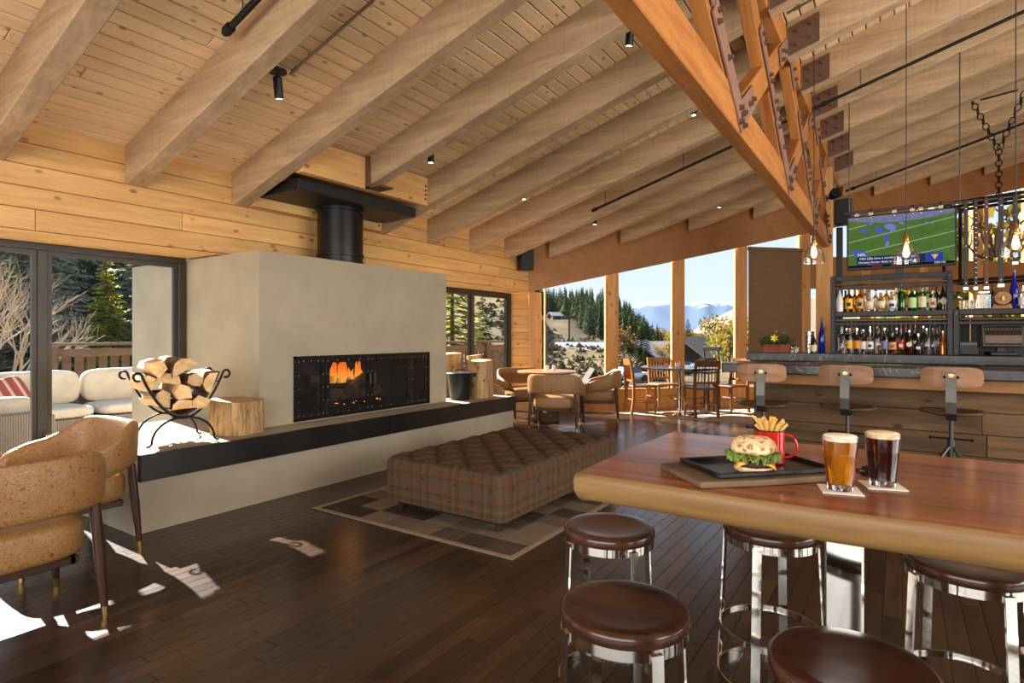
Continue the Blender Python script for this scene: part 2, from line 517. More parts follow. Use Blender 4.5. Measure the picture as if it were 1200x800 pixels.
# headers framing the flue opening
for x0, x1 in ((-4.72, -4.62), (-5.47, -5.39)):
    b = MB(); y0, y1 = 3.32 - 0.953 * 0 + JW / 2 + 0.006, 5.222 - JW / 2 - 0.006
    z0 = zb(x0) + 0.002; b.cbox((x0, y0, z0), (x1, y1, zd(x0) - 0.002), 0.006)
    h = b.obj('header', M['cedar'], ceiling)
    hb = MB()
    for zz in (0.07, 0.12, 0.17, 0.22):
        hb.cyl((x1, y1 - 0.05, z0 + zz), (x1 + 0.008, y1 - 0.05, z0 + zz), 0.012, n=8)
    hb.obj('bolt_row', M['steel'], h)
b = MB(); b.box((-4.615, 4.27 - 0.10, zb(-4.61) - 0.03), (-4.56, 4.27 - 0.0755, zb(-4.61) + 0.30)).box((-4.615, 4.27 - 0.1, zb(-4.61) - 0.03), (-4.40, 4.27 + 0.09, zb(-4.61) - 0.012))
b.obj('joist_hanger', M['bracket_dark'], ceiling)

# ---- left wall: cedar boards above the glazing, deep soffit
b = MB(); b.box((-6.2, YB, 2.215), (-5.525, 9.0, 3.03))
wall_left = struct(b.obj('wall_left', M['subfloor']), 'upper left wall of knotty cedar boards above the glazing')
BH = 0.165
cl = [3.3, 4.2, 5.1]
def vboard(w, l):      # board face towards +X, long side along Y, height w
    m = MB(); plank_mb(w - 0.004, l - 0.003, 0.022, 0.005, m)
    m.v = [(z, y, -x) for x, y, z in m.v]
    m.f = [f for f in m.f]
    return m
vm = {l: vboard(BH, l).mesh('board', M['cedar']) for l in cl}
for k in range(5):
    y = YB - rng.uniform(0, 1.2) + 0.3
    z = 2.202 + BH * (k + 0.5)
    while y < 8.75:
        l = rng.choice(cl)
        if y + l > 8.78:
            l = 8.78 - y
            if l > 0.05: vboard(BH, l).obj('board', M['cedar'], wall_left, (-5.502, y + l / 2, z))
        else: inst(vm[l], 'board', wall_left, (-5.502, y + l / 2, z))
        y += l
b = MB()
for i in range(4):
    xa = -6.19 + i * 0.172; b.cbox((xa + 0.002, YB, 2.185), (xa + 0.168, 9.0, 2.2), 0.004)
b.obj('soffit', M['cedar'], wall_left)

# far-left reveal of cedar boards facing the room, with the corner post
b = MB(); b.box((-6.2, 9.065, -0.0), (-5.64, 9.16, 2.18))
reveal = struct(b.obj('wall_corner', M['subfloor']), 'narrow knotty cedar return wall beside the far left window')
for k in range(15):
    m = MB(); z = 0.005 + 0.146 * k
    m.cbox((-6.10, 9.045, z), (-5.64, 9.064, z + 0.143), 0.004); m.obj('board', M['cedar_x'], reveal)
b = MB(); b.cbox((-5.635, 8.985, 0), (-5.46, 9.16, 2.184), 0.008)
tag(b.obj('timber_post', M['post']), 'square fir corner post between cedar return and the first far window', 'post')

# ---- angled far wall: fascia, posts, glazing
DV = Vector((0.70711, 0.70711, 0)); NV = Vector((0.70711, -0.70711, 0))   # along the wall, into the room
P0 = Vector((-5.5, 9.05, 0))
MW = Matrix((( DV.x, NV.x, 0, P0.x), (DV.y, NV.y, 0, P0.y), (0, 0, 1, 0), (0, 0, 0, 1)))   # local: t, n(into room), z
# note: this frame is left-handed, faces are recalculated by flip below
def wall_obj(b, name, mat, parent=None):
    b.v = [tuple(MW @ Vector(p)) for p in b.v]; b.f = [f[::-1] for f in b.f]
    return b.obj(name, mat, parent)
def fz(t): return 3.93 + 0.31 * (-5.5 + 0.70711 * t)
b = MB()
t0, t1 = -0.2, 13.6
vs = []
for n_ in (0.02, 0.175):
    for t in (t0, t1): vs += [(t, n_, fz(t)), (t, n_, zd(-5.5 + 0.70711 * t) + (n_ * 0.2))]
b.add(vs, [(0, 2, 3, 1), (4, 5, 7, 6), (0, 4, 6, 2), (1, 3, 7, 5), (0, 1, 5, 4), (2, 6, 7, 3)])
wall_far = struct(wall_obj(b, 'wall_far', M['fascia']), 'sloping plywood fascia band above the angled far windows')
TP = [1.463, 2.81, 4.15, 5.57, 6.98, 8.39, 9.8, 11.2, 12.6]
for i, t in enumerate(TP):
    b = MB(); b.cbox((t - 0.105, -0.14, 0), (t + 0.105, 0.0, fz(t) + 0.05), 0.006)
    wall_obj(b, 'post', M['post'], wall_far)
edges = [0.16] + TP
wi = 3
sill_z = 0.37
for i in range(len(edges) - 1):
    a, c = edges[i] + (0.105 if i else 0), edges[i + 1] - 0.105
    w = thing('window_%d' % wi, 'tall fixed window pane between fir posts in the angled far wall', None, kind='structure'); wi += 1
    w['label'] = ['first far window from the corner, over the round table', 'second far window, behind the slat back chair', 'third far window, showing snowy mountains and yellow trees',
                  'far window covered by a brown roller shade', 'far window behind the end of the back bar', 'far window behind the bottle shelves', 'far window behind the hanging straps', 'far window at the right behind the chandelier', 'last far window at the right edge'][i]
    b = MB(); b.cbox((a, -0.15, 0.0), (c, 0.0, sill_z), 0.006); wall_obj(b, 'sill_panel', M['cedar_x'], w)
    b = MB()
    b.box((a, -0.10, sill_z), (a + 0.025, -0.03, fz(a) + 0.04)); b.box((c - 0.025, -0.10, sill_z), (c, -0.03, fz(c) - 0.0)); b.box((a, -0.10, sill_z), (c, -0.03, sill_z + 0.025))
    wall_obj(b, 'frame', M['post'], w)
    b = MB()
    vs = [(a, -0.07, sill_z), (c, -0.07, sill_z), (c, -0.07, fz(c) + 0.05), (a, -0.07, fz(a) + 0.05), (a, -0.062, sill_z), (c, -0.062, sill_z), (c, -0.062, fz(c) + 0.05), (a, -0.062, fz(a) + 0.05)]
    b.add(vs, [(3, 2, 1, 0), (4, 5, 6, 7), (0, 1, 5, 4), (1, 2, 6, 5), (2, 3, 7, 6), (3, 0, 4, 7)])
    wall_obj(b, 'pane', M['glass'], w)
    if i >= 4:
        b = MB(); b.cbox((a, -0.12, 2.35), (c, 0.0, 3.0), 0.006); wall_obj(b, 'rail_board', M['fascia'], w)
    if i == 3:
        M['shade'] = plain('woven_brown_shade', srgb(122, 94, 66), 0.9, 0, 0.25, 60)
        b = MB(); b.box((a + 0.02, 0.01, 0.45), (c - 0.0, 0.018, fz(a) - 0.02)); sh = wall_obj(b, 'roller_shade', M['shade'], w)
        b = MB()
        b.v = []; 
        p0 = MW @ Vector((a + 0.02, 0.02, fz(a) - 0.05)); p1 = MW @ Vector((c, 0.02, fz(a) - 0.05))
        b.cyl(p0, p1, 0.04, n=12); b.obj('shade_roll', M['shade'], w)

# side and rear walls outside the picture, with openings for their windows
M['wallwood'] = plain('plain_wood_wall', srgb(150, 112, 74), 0.7)
b = MB()
b.box((XR, YB, 0), (XR + 0.2, XR - GL + 0.3, 0.5)); b.box((XR, YB, 4.0), (XR + 0.2, XR - GL + 0.3, 6.8))
b.box((XR, YB, 0.5), (XR + 0.2, -0.4, 4.0)); b.box((XR, 7.4, 0.5), (XR + 0.2, 21.2, 4.0))
struct(b.obj('wall_right', M['wallwood']), 'plain wooden wall to the right with a wide window opening')
b = MB()
b.box((-6.2, YB - 0.2, 0), (XR + 0.2, YB, 0.5)); b.box((-6.2, YB - 0.2, 3.4), (XR + 0.2, YB, 6.8)); b.box((-6.2, YB - 0.2, 0.5), (-4.2, YB, 3.4)); b.box((3.2, YB - 0.2, 0.5), (XR, YB, 3.4))
struct(b.obj('wall_back', M['wallwood']), 'plain wooden wall behind the viewer with a wide window opening')

# ---- sliding windows in the left wall
WX = -6.09
def slider(name, y0, y1, mull, label, z0=0.0):
    w = thing(name, label, None, kind='structure')
    b = MB(); b.cbox((WX - 0.08, y0, 2.125), (WX + 0.04, y1, 2.184), 0.004); b.cbox((WX - 0.08, y0, z0), (WX + 0.04, y1, z0 + 0.05), 0.004)
    b.cbox((WX - 0.08, y0, z0 + 0.05), (WX + 0.04, y0 + 0.07, 2.125), 0.004); b.cbox((WX - 0.08, y1 - 0.07, z0 + 0.05), (WX + 0.04, y1, 2.125), 0.004)
    b.obj('frame', M['frame'], w)
    ys = [y0 + 0.07] + mull + [y1 - 0.07]
    for m in mull:
        b = MB(); b.cbox((WX - 0.05, m - 0.035, z0 + 0.05), (WX + 0.03, m + 0.035, 2.125), 0.004); b.obj('mullion', M['frame'], w)
    for i in range(len(ys) - 1):
        a = ys[i] + (0.035 if i else 0); c = ys[i + 1] - (0.035 if i < len(ys) - 2 else 0)
        b = MB()
        for (p, q) in (((a, z0 + 0.05), (a + 0.035, 2.125)), ((c - 0.035, z0 + 0.05), (c, 2.125))): b.box((WX - 0.03, p[0], p[1]), (WX + 0.01, q[0], q[1]))
        b.box((WX - 0.03, a + 0.035, 2.085), (WX + 0.01, c - 0.035, 2.125)); b.box((WX - 0.03, a + 0.035, z0 + 0.05), (WX + 0.01, c - 0.035, z0 + 0.09))
        s = b.obj('sash', M['frame'], w)
        b = MB(); b.box((WX - 0.012, a + 0.035, z0 + 0.09), (WX - 0.006, c - 0.035, 2.085)); b.obj('pane', M['glass'], s)
    return w
slider('window_1', -2.6, 3.075, [-0.85, 1.89 - 1.45, 1.89], 'wide bronze framed sliding window on the left, facing the terrace')
slider('window_2', 5.70, 9.04, [7.87], 'bronze framed window between the fireplace and the cedar corner')
b = MB(); b.box((-6.2, YB, 0), (-6.0, -2.605, 2.18)); struct(b.obj('wall_side', M['plaster']), 'plaster wall left of the sliding window')

# ---- hearth bench and fireplace
b = MB(); b.cbox((-6.04, 1.90, 0), (-4.44, 6.68, 0.372), 0.004); b.cbox((-6.04, 1.90, 0.372), (-4.452, 6.68, 0.56), 0.004)
bench = tag(b.obj('hearth_bench', M['plaster']), 'long cement hearth bench with black steel edge below the fireplace', 'bench')
for y0, y1 in ((1.93, 4.322), (4.338, 6.70)):
    b = MB(); b.cbox((-4.451, y0, 0.374), (-4.405, y1, 0.562), 0.003); tag(b.obj('steel_band', M['steel_band'], bench), 'blackened steel edge band')
b = MB(); b.cbox((-6.04, 6.681, 0.374), (-4.452, 6.70, 0.562), 0.003); b.obj('steel_band', M['steel_band'], bench)

FX = -4.80
fp = thing('fireplace', 'grey cement fireplace with a wide black screened firebox', 'fireplace', (0, 0, 0))
FY0, FY1, FZ0, FZ1 = 3.44, 5.345, 0.575, 1.20
b = MB()
zt = 2.17
fy0, fy1 = 3.087, 5.68
b.box((-7.25, fy0, 0.562), (FX, FY0, zt)); b.box((-7.25, FY1, 0.562), (FX, fy1, zt)); b.box((-7.25, FY0, FZ1), (FX, FY1, zt)); b.box((-7.25, FY0, 0.562), (-5.45, FY1, FZ1)); b.box((-5.45, FY0, 0.562), (FX, FY1, FZ0))
br = b.obj('breast', M['plaster'], fp)
b = MB(); b.box((-7.25, fy0, -0.2), (-6.2, fy1, 0.561)); b.obj('plinth', M['plaster'], fp)
M['soot'] = plain('sooty_firebrick', srgb(46, 40, 35), 0.9, 0, 0.4, 4)
b = MB(); b.box((-5.449, FY0, FZ0), (-5.43, FY1, FZ1)); b.box((-5.43, FY0 + .001, FZ0), (FX - .03, FY0 + .02, FZ1)); b.box((-5.43, FY1 - .02, FZ0), (FX - .03, FY1 - .001, FZ1)); b.box((-5.43, FY0 + .02, FZ0), (FX - .03, FY1 - .02, FZ0 + .015)); b.box((-5.43, FY0 + .02, FZ1 - .02), (FX - .03, FY1 - .02, FZ1 - .001))
b.obj('firebox', M['soot'], fp)
t = NT('fire_screen'); tr = t.node('ShaderNodeBsdfTransparent'); df = t.node('ShaderNodeBsdfPrincipled'); df.inputs['Base Color'].default_value = srgb(40, 36, 32); df.inputs['Roughness'].default_value = 0.5
mx = t.node('ShaderNodeMixShader'); mx.inputs[0].default_value = 0.18; t.l.new(tr.outputs[0], mx.inputs[1]); t.l.new(df.outputs[0], mx.inputs[2]); t.l.new(mx.outputs[0], t.out.inputs[0])
M['screen'] = t.m
b = MB(); b.box((FX - 0.02, FY0, FZ0), (FX + 0.022, FY0 + 0.022, FZ1)); b.box((FX - 0.02, FY1 - 0.022, FZ0), (FX + 0.022, FY1, FZ1)); b.box((FX - 0.02, FY0, FZ1 - 0.022), (FX + 0.022, FY1, FZ1)); b.box((FX - 0.02, FY0, FZ0), (FX + 0.022, FY1, FZ0 + 0.016))
b.obj('surround', M['steel'], fp)
rv = MB(); rv.ball((0, 0, 0), (0.004, 0.006, 0.006), 8, 4); rvm = rv.mesh('rivet', plain('pale_rivet', srgb(150, 140, 125), 0.4, 0.8))
for i, (y0, y1) in enumerate(((3.465, 3.80), (3.805, 4.39), (4.395, 5.015), (5.02, 5.32))):
    z0, z1 = FZ0 + 0.02, FZ1 - 0.025; f = 0.05
    b = MB(); b.box((FX - 0.005, y0, z0), (FX + 0.012, y0 + f, z1)); b.box((FX - 0.005, y1 - f, z0), (FX + 0.012, y1, z1)); b.box((FX - 0.005, y0 + f, z1 - f), (FX + 0.012, y1 - f, z1)); b.box((FX - 0.005, y0 + f, z0), (FX + 0.012, y1 - f, z0 + f))
    d = b.obj('screen_door', M['steel'], fp)
    b = MB(); b.box((FX + 0.001, y0 + f, z0 + f), (FX + 0.004, y1 - f, z1 - f)); b.obj('mesh_screen', M['screen'], d)
    pts = []
    for k in range(5): pts += [(y0 + f / 2, z0 + 0.03 + k * (z1 - z0 - 0.06) / 4), (y1 - f / 2, z0 + 0.03 + k * (z1 - z0 - 0.06) / 4)]
    for k in range(1, 4): pts += [(y0 + k * (y1 - y0) / 4, z1 - f / 2), (y0 + k * (y1 - y0) / 4, z0 + f / 2)]
    for (yy, zz) in pts: inst(rvm, 'rivet', d, (FX + 0.013, yy, zz))
    if i in (1, 2):
        yy = y1 - 0.03 if i == 1 else y0 + 0.03
        b = MB(); b.tube([(FX + 0.012, yy, 0.86), (FX + 0.05, yy, 0.87), (FX + 0.055, yy, 0.93), (FX + 0.05, yy, 0.99), (FX + 0.012, yy, 1.0)], 0.011, 8); b.obj('handle', M['black'], d)
        b = MB(); hy = y0 if i == 1 else y1
        for zz in (0.68, 1.05):
            b = MB(); b.cyl((FX + 0.018, hy, zz - 0.05), (FX + 0.018, hy, zz + 0.05), 0.009, n=8); b.obj('hinge', M['iron'], d)
M['ember_log'] = plain('charred_log', srgb(70, 54, 38), 0.9, 0, 0.6, 7, bstr=0.6)
# burning logs, grate, flames
g = thing('fire_grate', 'black iron log grate standing in the firebox', 'grate', (-5.13, 4.38, FZ0 + 0.015))
b = MB()
for k in range(7):
    yy = -0.42 + k * 0.14
    b.tube([(0.2, yy, 0.16), (0.19, yy, 0.075), (-0.18, yy, 0.075), (-0.2, yy, 0.16)], 0.012, 6)
b.obj('bars', M['iron'], g)
b = MB()
for xx in (-0.14, 0.14):
    b.tube([(xx, -0.45, 0.055), (xx, 0.45, 0.055)], 0.012, 6)
    for yy in (-0.4, 0.4): b.tube([(xx, yy, 0), (xx, yy, 0.055)], 0.012, 6)
b.obj('legs', M['iron'], g)
def rough_log(name, L, r, seed, mat, quarter=False):
    rr = random.Random(seed); m = MB(); n_ = 9
    poly = []
    if quarter:
        a0 = 0.0; k_ = 6; poly = [(-0.15, -0.1)]
        for i in range(k_): a = R(-5 + 100 * i / (k_ - 1)); poly.append((math.cos(a) * rr.uniform(.9, 1.1), math.sin(a) * rr.uniform(.9, 1.1)))
        poly = [((x - .4) * r, (y - .4) * r) for x, y in poly]
    else:
        for i in range(n_): a = 2 * math.pi * i / n_; q = r * rr.uniform(.82, 1.12); poly.append((q * math.cos(a), q * math.sin(a)))
    secs = 5; vs = []; nn = len(poly)
    for s_ in range(secs):
        t_ = s_ / (secs - 1); ox, oy = rr.uniform(-.08, .08) * r, rr.uniform(-.08, .08) * r
        for (x, y) in poly: vs.append((x * rr.uniform(.95, 1.05) + ox, (t_ - .5) * L + rr.uniform(-.02, .02) * L * (s_ in (0, secs - 1)), y * rr.uniform(.95, 1.05) + oy))
    fs = []
    for s_ in range(secs - 1):
        for i in range(nn): j = (i + 1) % nn; fs.append((s_ * nn + i, s_ * nn + j, (s_ + 1) * nn + j, (s_ + 1) * nn + i))
    fs = [f[::-1] for f in fs]
    fs += [tuple(range(nn)), tuple(reversed(range((secs - 1) * nn, secs * nn)))]
    m.add(vs, [f[::-1] for f in fs]); return m
FLG = [((-5.12, 4.12, 0.755), 0.72, 0.075, (0, 0, 0.12), 'charred log lying lowest at the front of the fire'), ((-5.22, 4.28, 0.76), 0.8, 0.08, (0, 0, -0.08), 'charred log lying lowest at the back of the fire'),
       ((-5.08, 4.34, 0.89), 0.6, 0.07, (0.25, 0, 0.5), 'brown log leaning across the top of the fire'), ((-5.2, 4.05, 0.90), 0.55, 0.07, (-0.12, 0.2, -0.3), 'charred log on top at the left of the fire')]
for i, (loc, L, r_, ro, lb) in enumerate(FLG):
    loc = (loc[0], loc[1] + 0.18, loc[2])
    tag(rough_log('log', L, r_, 40 + i, None).obj('burning_log', M['ember_log'], None, loc, ro), lb, 'log', 'logs burning in the firebox')
t = NT('flame'); v = t.node('ShaderNodeTexCoord').outputs['Object']; sp = t.node('ShaderNodeSeparateXYZ'); t.l.new(v, sp.inputs[0])
cc = t.ramp(t.math('MULTIPLY', sp.outputs['Z'], 3.2), [(0.0, (1.0, 0.42, 0.06, 1)), (0.45, (1.0, 0.22, 0.02, 1)), (1.0, (0.7, 0.07, 0.005, 1))])
em = t.node('ShaderNodeEmission'); t.l.new(cc, em.inputs[0]); em.inputs[1].default_value = 1.5
tr = t.node('ShaderNodeBsdfTransparent'); lw = t.node('ShaderNodeLayerWeight'); lw.inputs[0].default_value = 0.35
nz = t.noise(t.coords((9, 9, 3)), 1.0, 3)
fac = t.math('ADD', t.math('MULTIPLY', lw.outputs['Facing'], 0.7), t.math('MULTIPLY', t.math('SUBTRACT', nz, 0.42), 2.6), clamp=True)
mx = t.node('ShaderNodeMixShader'); t.l.new(fac, mx.inputs[0]); t.l.new(em.outputs[0], mx.inputs[1]); t.l.new(tr.outputs[0], mx.inputs[2]); t.l.new(mx.outputs[0], t.out.inputs[0])
M['flame'] = t.m
fr = thing('fire', 'orange flames rising from the burning logs', 'fire', (-5.16, 4.34, 0.93))
for i, (yy, xx, h, w_) in enumerate([(-0.20, 0.0, 0.30, 0.07), (-0.12, 0.05, 0.22, 0.06), (-0.05, 0.03, 0.31, 0.075), (0.02, -0.04, 0.25, 0.06), (0.09, 0.04, 0.17, 0.06), (0.16, 0.0, 0.15, 0.05), (0.25, 0.03, 0.29, 0.05), (0.31, -0.02, 0.25, 0.045), (0.36, 0.02, 0.15, 0.04), (-0.30, -0.02, 0.16, 0.05)]):
    rr = random.Random(i); b = MB(); ph = rr.uniform(0, 6)
    def fl(u, v_, h=h, w_=w_, ph=ph):
        r_ = w_ * (math.sin(math.pi * (0.12 + 0.88 * v_) ** 0.75) * (1 - 0.55 * v_) + 0.0)
        a = 2 * math.pi * u
        return (r_ * 0.6 * math.cos(a), r_ * math.sin(a) + 0.03 * math.sin(4 * v_ + ph) * v_, h * v_)
    b.grid(fl, 12, 12, True); b.obj('flame', M['flame'], fr, (xx, yy * 0.72, -0.05))
fl_d = bpy.data.lights.new('fire_glow', 'POINT'); fl_o = bpy.data.objects.new('fire_glow', fl_d); COL.objects.link(fl_o); fl_o.location = (-5.05, 4.36, 1.0); fl_d.energy = 1.5; fl_d.color = (1, 0.45, 0.12); fl_d.shadow_soft_size = 0.1
M['ember'] = emit('glowing_ember', (1.0, 0.22, 0.04, 1), 3.0)
for i, (yy, xx) in enumerate(((-0.20, 0.12), (-0.08, 0.14), (0.06, 0.13), (0.2, 0.15), (0.42, 0.1), (-0.3, 0.1))):
    b = MB(); b.ball((0, 0, 0), (0.02, 0.035, 0.016), 8, 5); b.obj('ember', M['ember'], fr, (xx, yy, -0.275 if i % 2 else -0.27))
# flue
flue = thing('flue_pipe', 'black steel flue pipe rising from the fireplace into the ceiling', 'flue', (-5.15, 4.29, 2.172))
b = MB(); b.lathe([(0.245, 0), (0.245, 0.66)], 40); b.obj('pipe', M['steel'], flue)
for zz in (0.0, 0.09, 0.58):
    b = MB(); b.lathe([(0.246, zz), (0.256, zz + 0.004), (0.256, zz + 0.03), (0.246, zz + 0.034)], 40); b.obj('collar', M['steel'], flue)
b = MB(); b.cbox((-0.22, -0.83, 0.62), (0.40, 0.78, 0.73), 0.006); b.obj('ceiling_box', M['black'], flue)

# ---- timber truss under the roof
truss = thing('timber_truss', 'orange timber truss with X braces and bolted brown steel plates under the roof', 'truss', (0, 0, 0))
ZC0, ZC1, ZT0, ZT1 = 2.767, 3.02, 4.10, 4.36
YN = [-3.0] + [-2.07 + 2.067 * k for k in range(0, 6)]
YE = 10.19
YN = [2.06 - 2.067 * 2, 2.06 - 2.067, 2.06, 4.13, 6.197, 8.264, YE - 0.02]
b = MB(); b.cbox((TL, YN[0] - 0.6, ZC0), (TR, YE, ZC1), 0.006); b.obj('bottom_chord', M['truss'], truss)
b = MB(); b.cbox((TL, YN[0] - 0.6, ZT0), (TR, YE, ZT1), 0.006); b.obj('top_chord', M['truss'], truss)
M['truss_z'] = wood('orange_fir_brace', srgb(152, 90, 40), srgb(202, 134, 70), 'X', 10, 0.09, 0.55, 1.0, 0.12, None, saw=4.0, bstr=0.4)
def brace(p, q, w_=0.2):
    (y0, z0), (y1, z1) = p, q
    L = math.hypot(y1 - y0, z1 - z0); a = math.atan2(z1 - z0, y1 - y0)
    m = MB(); m.cbox((-L / 2, -0.048, -w_ / 2), (L / 2, 0.048, w_ / 2), 0.005)
    o = m.obj('brace', M['truss_z'], truss, ((TL + TR) / 2, (y0 + y1) / 2, (z0 + z1) / 2))
    o.rotation_euler = Euler((0, -a, R(90)), 'XYZ'); return o
mb_ = MB(); mb_.lathe([(0.022, 0), (0.022, 0.012), (0.016, 0.013), (0.016, 0.03), (0.0, 0.031)], 6, smooth=False); boltm = mb_.mesh('bolt', M['bracket_dark'])
MX = Matrix(((0, 0, 1, 0), (1, 0, 0, 0), (0, 1, 0, 0), (0, 0, 0, 1)))
def plate(poly, bolts, name='gusset_plate', left=True):
    m = MB(); m.prism(poly, TR + 0.001, TR + 0.013, MX); g_ = m.obj(name, M['bracket'], truss)
    for (y, z) in bolts: inst(boltm, 'bolt', g_, (TR + 0.013, y, z), (0, R(90), 0))
    return g_
zc, ztm = (ZC0 + ZC1) / 2, (ZT0 + ZT1) / 2
for i in range(len(YN) - 1):
    y0, y1 = YN[i], YN[i + 1]
    u = Vector((y1 - y0, ztm - zc)).normalized()
    ins = 0.10 / u.y
    pa = (y0 + u.x * ins, zc + u.y * ins); pb = (y1 - u.x * ins, ztm - u.y * ins)
    brace(pa, pb)
    mid = ((y0 + y1) / 2, (zc + ztm) / 2)
    u2 = Vector((y1 - y0, zc - ztm)).normalized()
    gap = 0.12
    brace((y0 + u2.x * ins, ztm + u2.y * ins), (mid[0] - u2.x * gap, mid[1] - u2.y * gap))
    brace((mid[0] + u2.x * gap, mid[1] + u2.y * gap), (y1 - u2.x * ins, zc - u2.y * ins))
    n2 = Vector((-u2.y, u2.x)); Lh = 0.42; hw = 0.05
    c_ = Vector(mid)
    pl = [c_ - u2 * Lh - n2 * hw, c_ + u2 * Lh - n2 * hw, c_ + u2 * Lh + n2 * hw, c_ - u2 * Lh + n2 * hw]
    plate([tuple(p) for p in pl], [tuple(c_ + u2 * s_) for s_ in (-.36, -.28, .28, .36)] + [tuple(c_ - n2 * 0.02), tuple(c_ + u2 * .06 - n2 * 0.02)], 'strap_plate')
def vplate(yn, up, L1, L2):
    s_ = 1 if up else -1
    z_ = zc if up else ztm
    u1 = Vector((2.067, s_ * (ztm - zc))).normalized(); u2 = Vector((-u1.x, u1.y)); hw = 0.085
    n1 = Vector((-u1.y, u1.x)) * (s_); n2 = Vector((u2.y, -u2.x)) * (s_)
    N = Vector((yn, z_))
    pts = [N + Vector((0, -s_ * 0.125)), N - n1 * hw + u1 * 0.06, N - n1 * hw + u1 * L1, N + n1 * hw + u1 * L1, N + Vector((0, s_ * hw / abs(u1.x))), N + n2 * hw + u2 * L2, N - n2 * hw + u2 * L2, N - n2 * hw + u2 * 0.06]
    if not up: pts = pts[::-1]
    bl = [N, N + Vector((0.05, -s_ * 0.06)), N + Vector((-0.05, -s_ * 0.06)), N + Vector((0.055, s_ * 0.03)), N + Vector((-0.055, s_ * 0.03)), N + u1 * (L1 - .08), N + u1 * (L1 - .2), N + u2 * (L2 - .06) + n2 * .03, N + u2 * (L2 - .09) - n2 * .04, N + u2 * (L2 * .55)]
    plate([tuple(p) for p in pts], [tuple(p) for p in bl])
for yn in YN[1:-1]:
    vplate(yn, True, 0.48, 0.80); vplate(yn, False, 0.48, 0.6)
vplate(YN[-1] - 0.12, True, 0.06, 0.5)
for y in JY:
    if y > 11: continue
    b = MB(); x0, x1 = TR + 0.014, -0.62
    vs = [(x0, y - JW / 2 - 0.010, zb(x0) - 0.0), (x1, y - JW / 2 - 0.010, zb(x1) - 0.0), (x1, y - JW / 2 - 0.010, zb(x1) + 0.27), (x0, y - JW / 2 - 0.010, zb(x0) + 0.27)]
    vs += [(a_, y - JW / 2 - 0.001, c_) for a_, b_, c_ in vs]
    b.add(vs, [(0, 1, 2, 3), (7, 6, 5, 4), (0, 4, 5, 1), (1, 5, 6, 2), (2, 6, 7, 3), (3, 7, 4, 0)])
    h = b.obj('joist_plate', M['bracket_dark'], truss)
    for (dx, dz) in ((0.08, 0.07), (0.2, 0.07), (0.08, 0.2), (0.2, 0.2)):
        inst(boltm, 'bolt', h, (x0 + dx, y - JW / 2 - 0.010, zb(x0 + dx) + dz), (R(90), 0, 0))
b = MB(); b.cbox((-1.09, 10.2, 0), (-0.87, 10.42, zb(-1.09) - 0.002), 0.01); tag(b.obj('timber_post', M['post']), 'square fir post carrying the far end of the truss beside the bar', 'post')
# ================================================================= FURNITURE
t = NT('tooled_tan_leather'); v = t.coords((1, 1, 1), 1.0)
nv = t.noise(v, 9, 3, 0.6, 2.2); nv2 = t.noise(v, 55, 2, 0.5, 1.0)
band = t.math('ABSOLUTE', t.math('SINE', t.math('MULTIPLY', nv, 42)))
c = t.ramp(band, [(0.0, srgb(108, 74, 38)), (0.3, srgb(142, 102, 56)), (1.0, srgb(158, 116, 66))])
c = t.mix(t.ramp(nv2, [(0.60, (0, 0, 0, 1)), (0.70, (1, 1, 1, 1))]), c, srgb(104, 62, 28))
t.bsdf(c, 0.36, 0, band, 0.25, 0.004); M['leather'] = t.m
M['walnut'] = wood('dark_walnut', srgb(44, 26, 18), srgb(74, 46, 32), 'Z', 14, 0.1, 0.35, 1.0, 0.1)

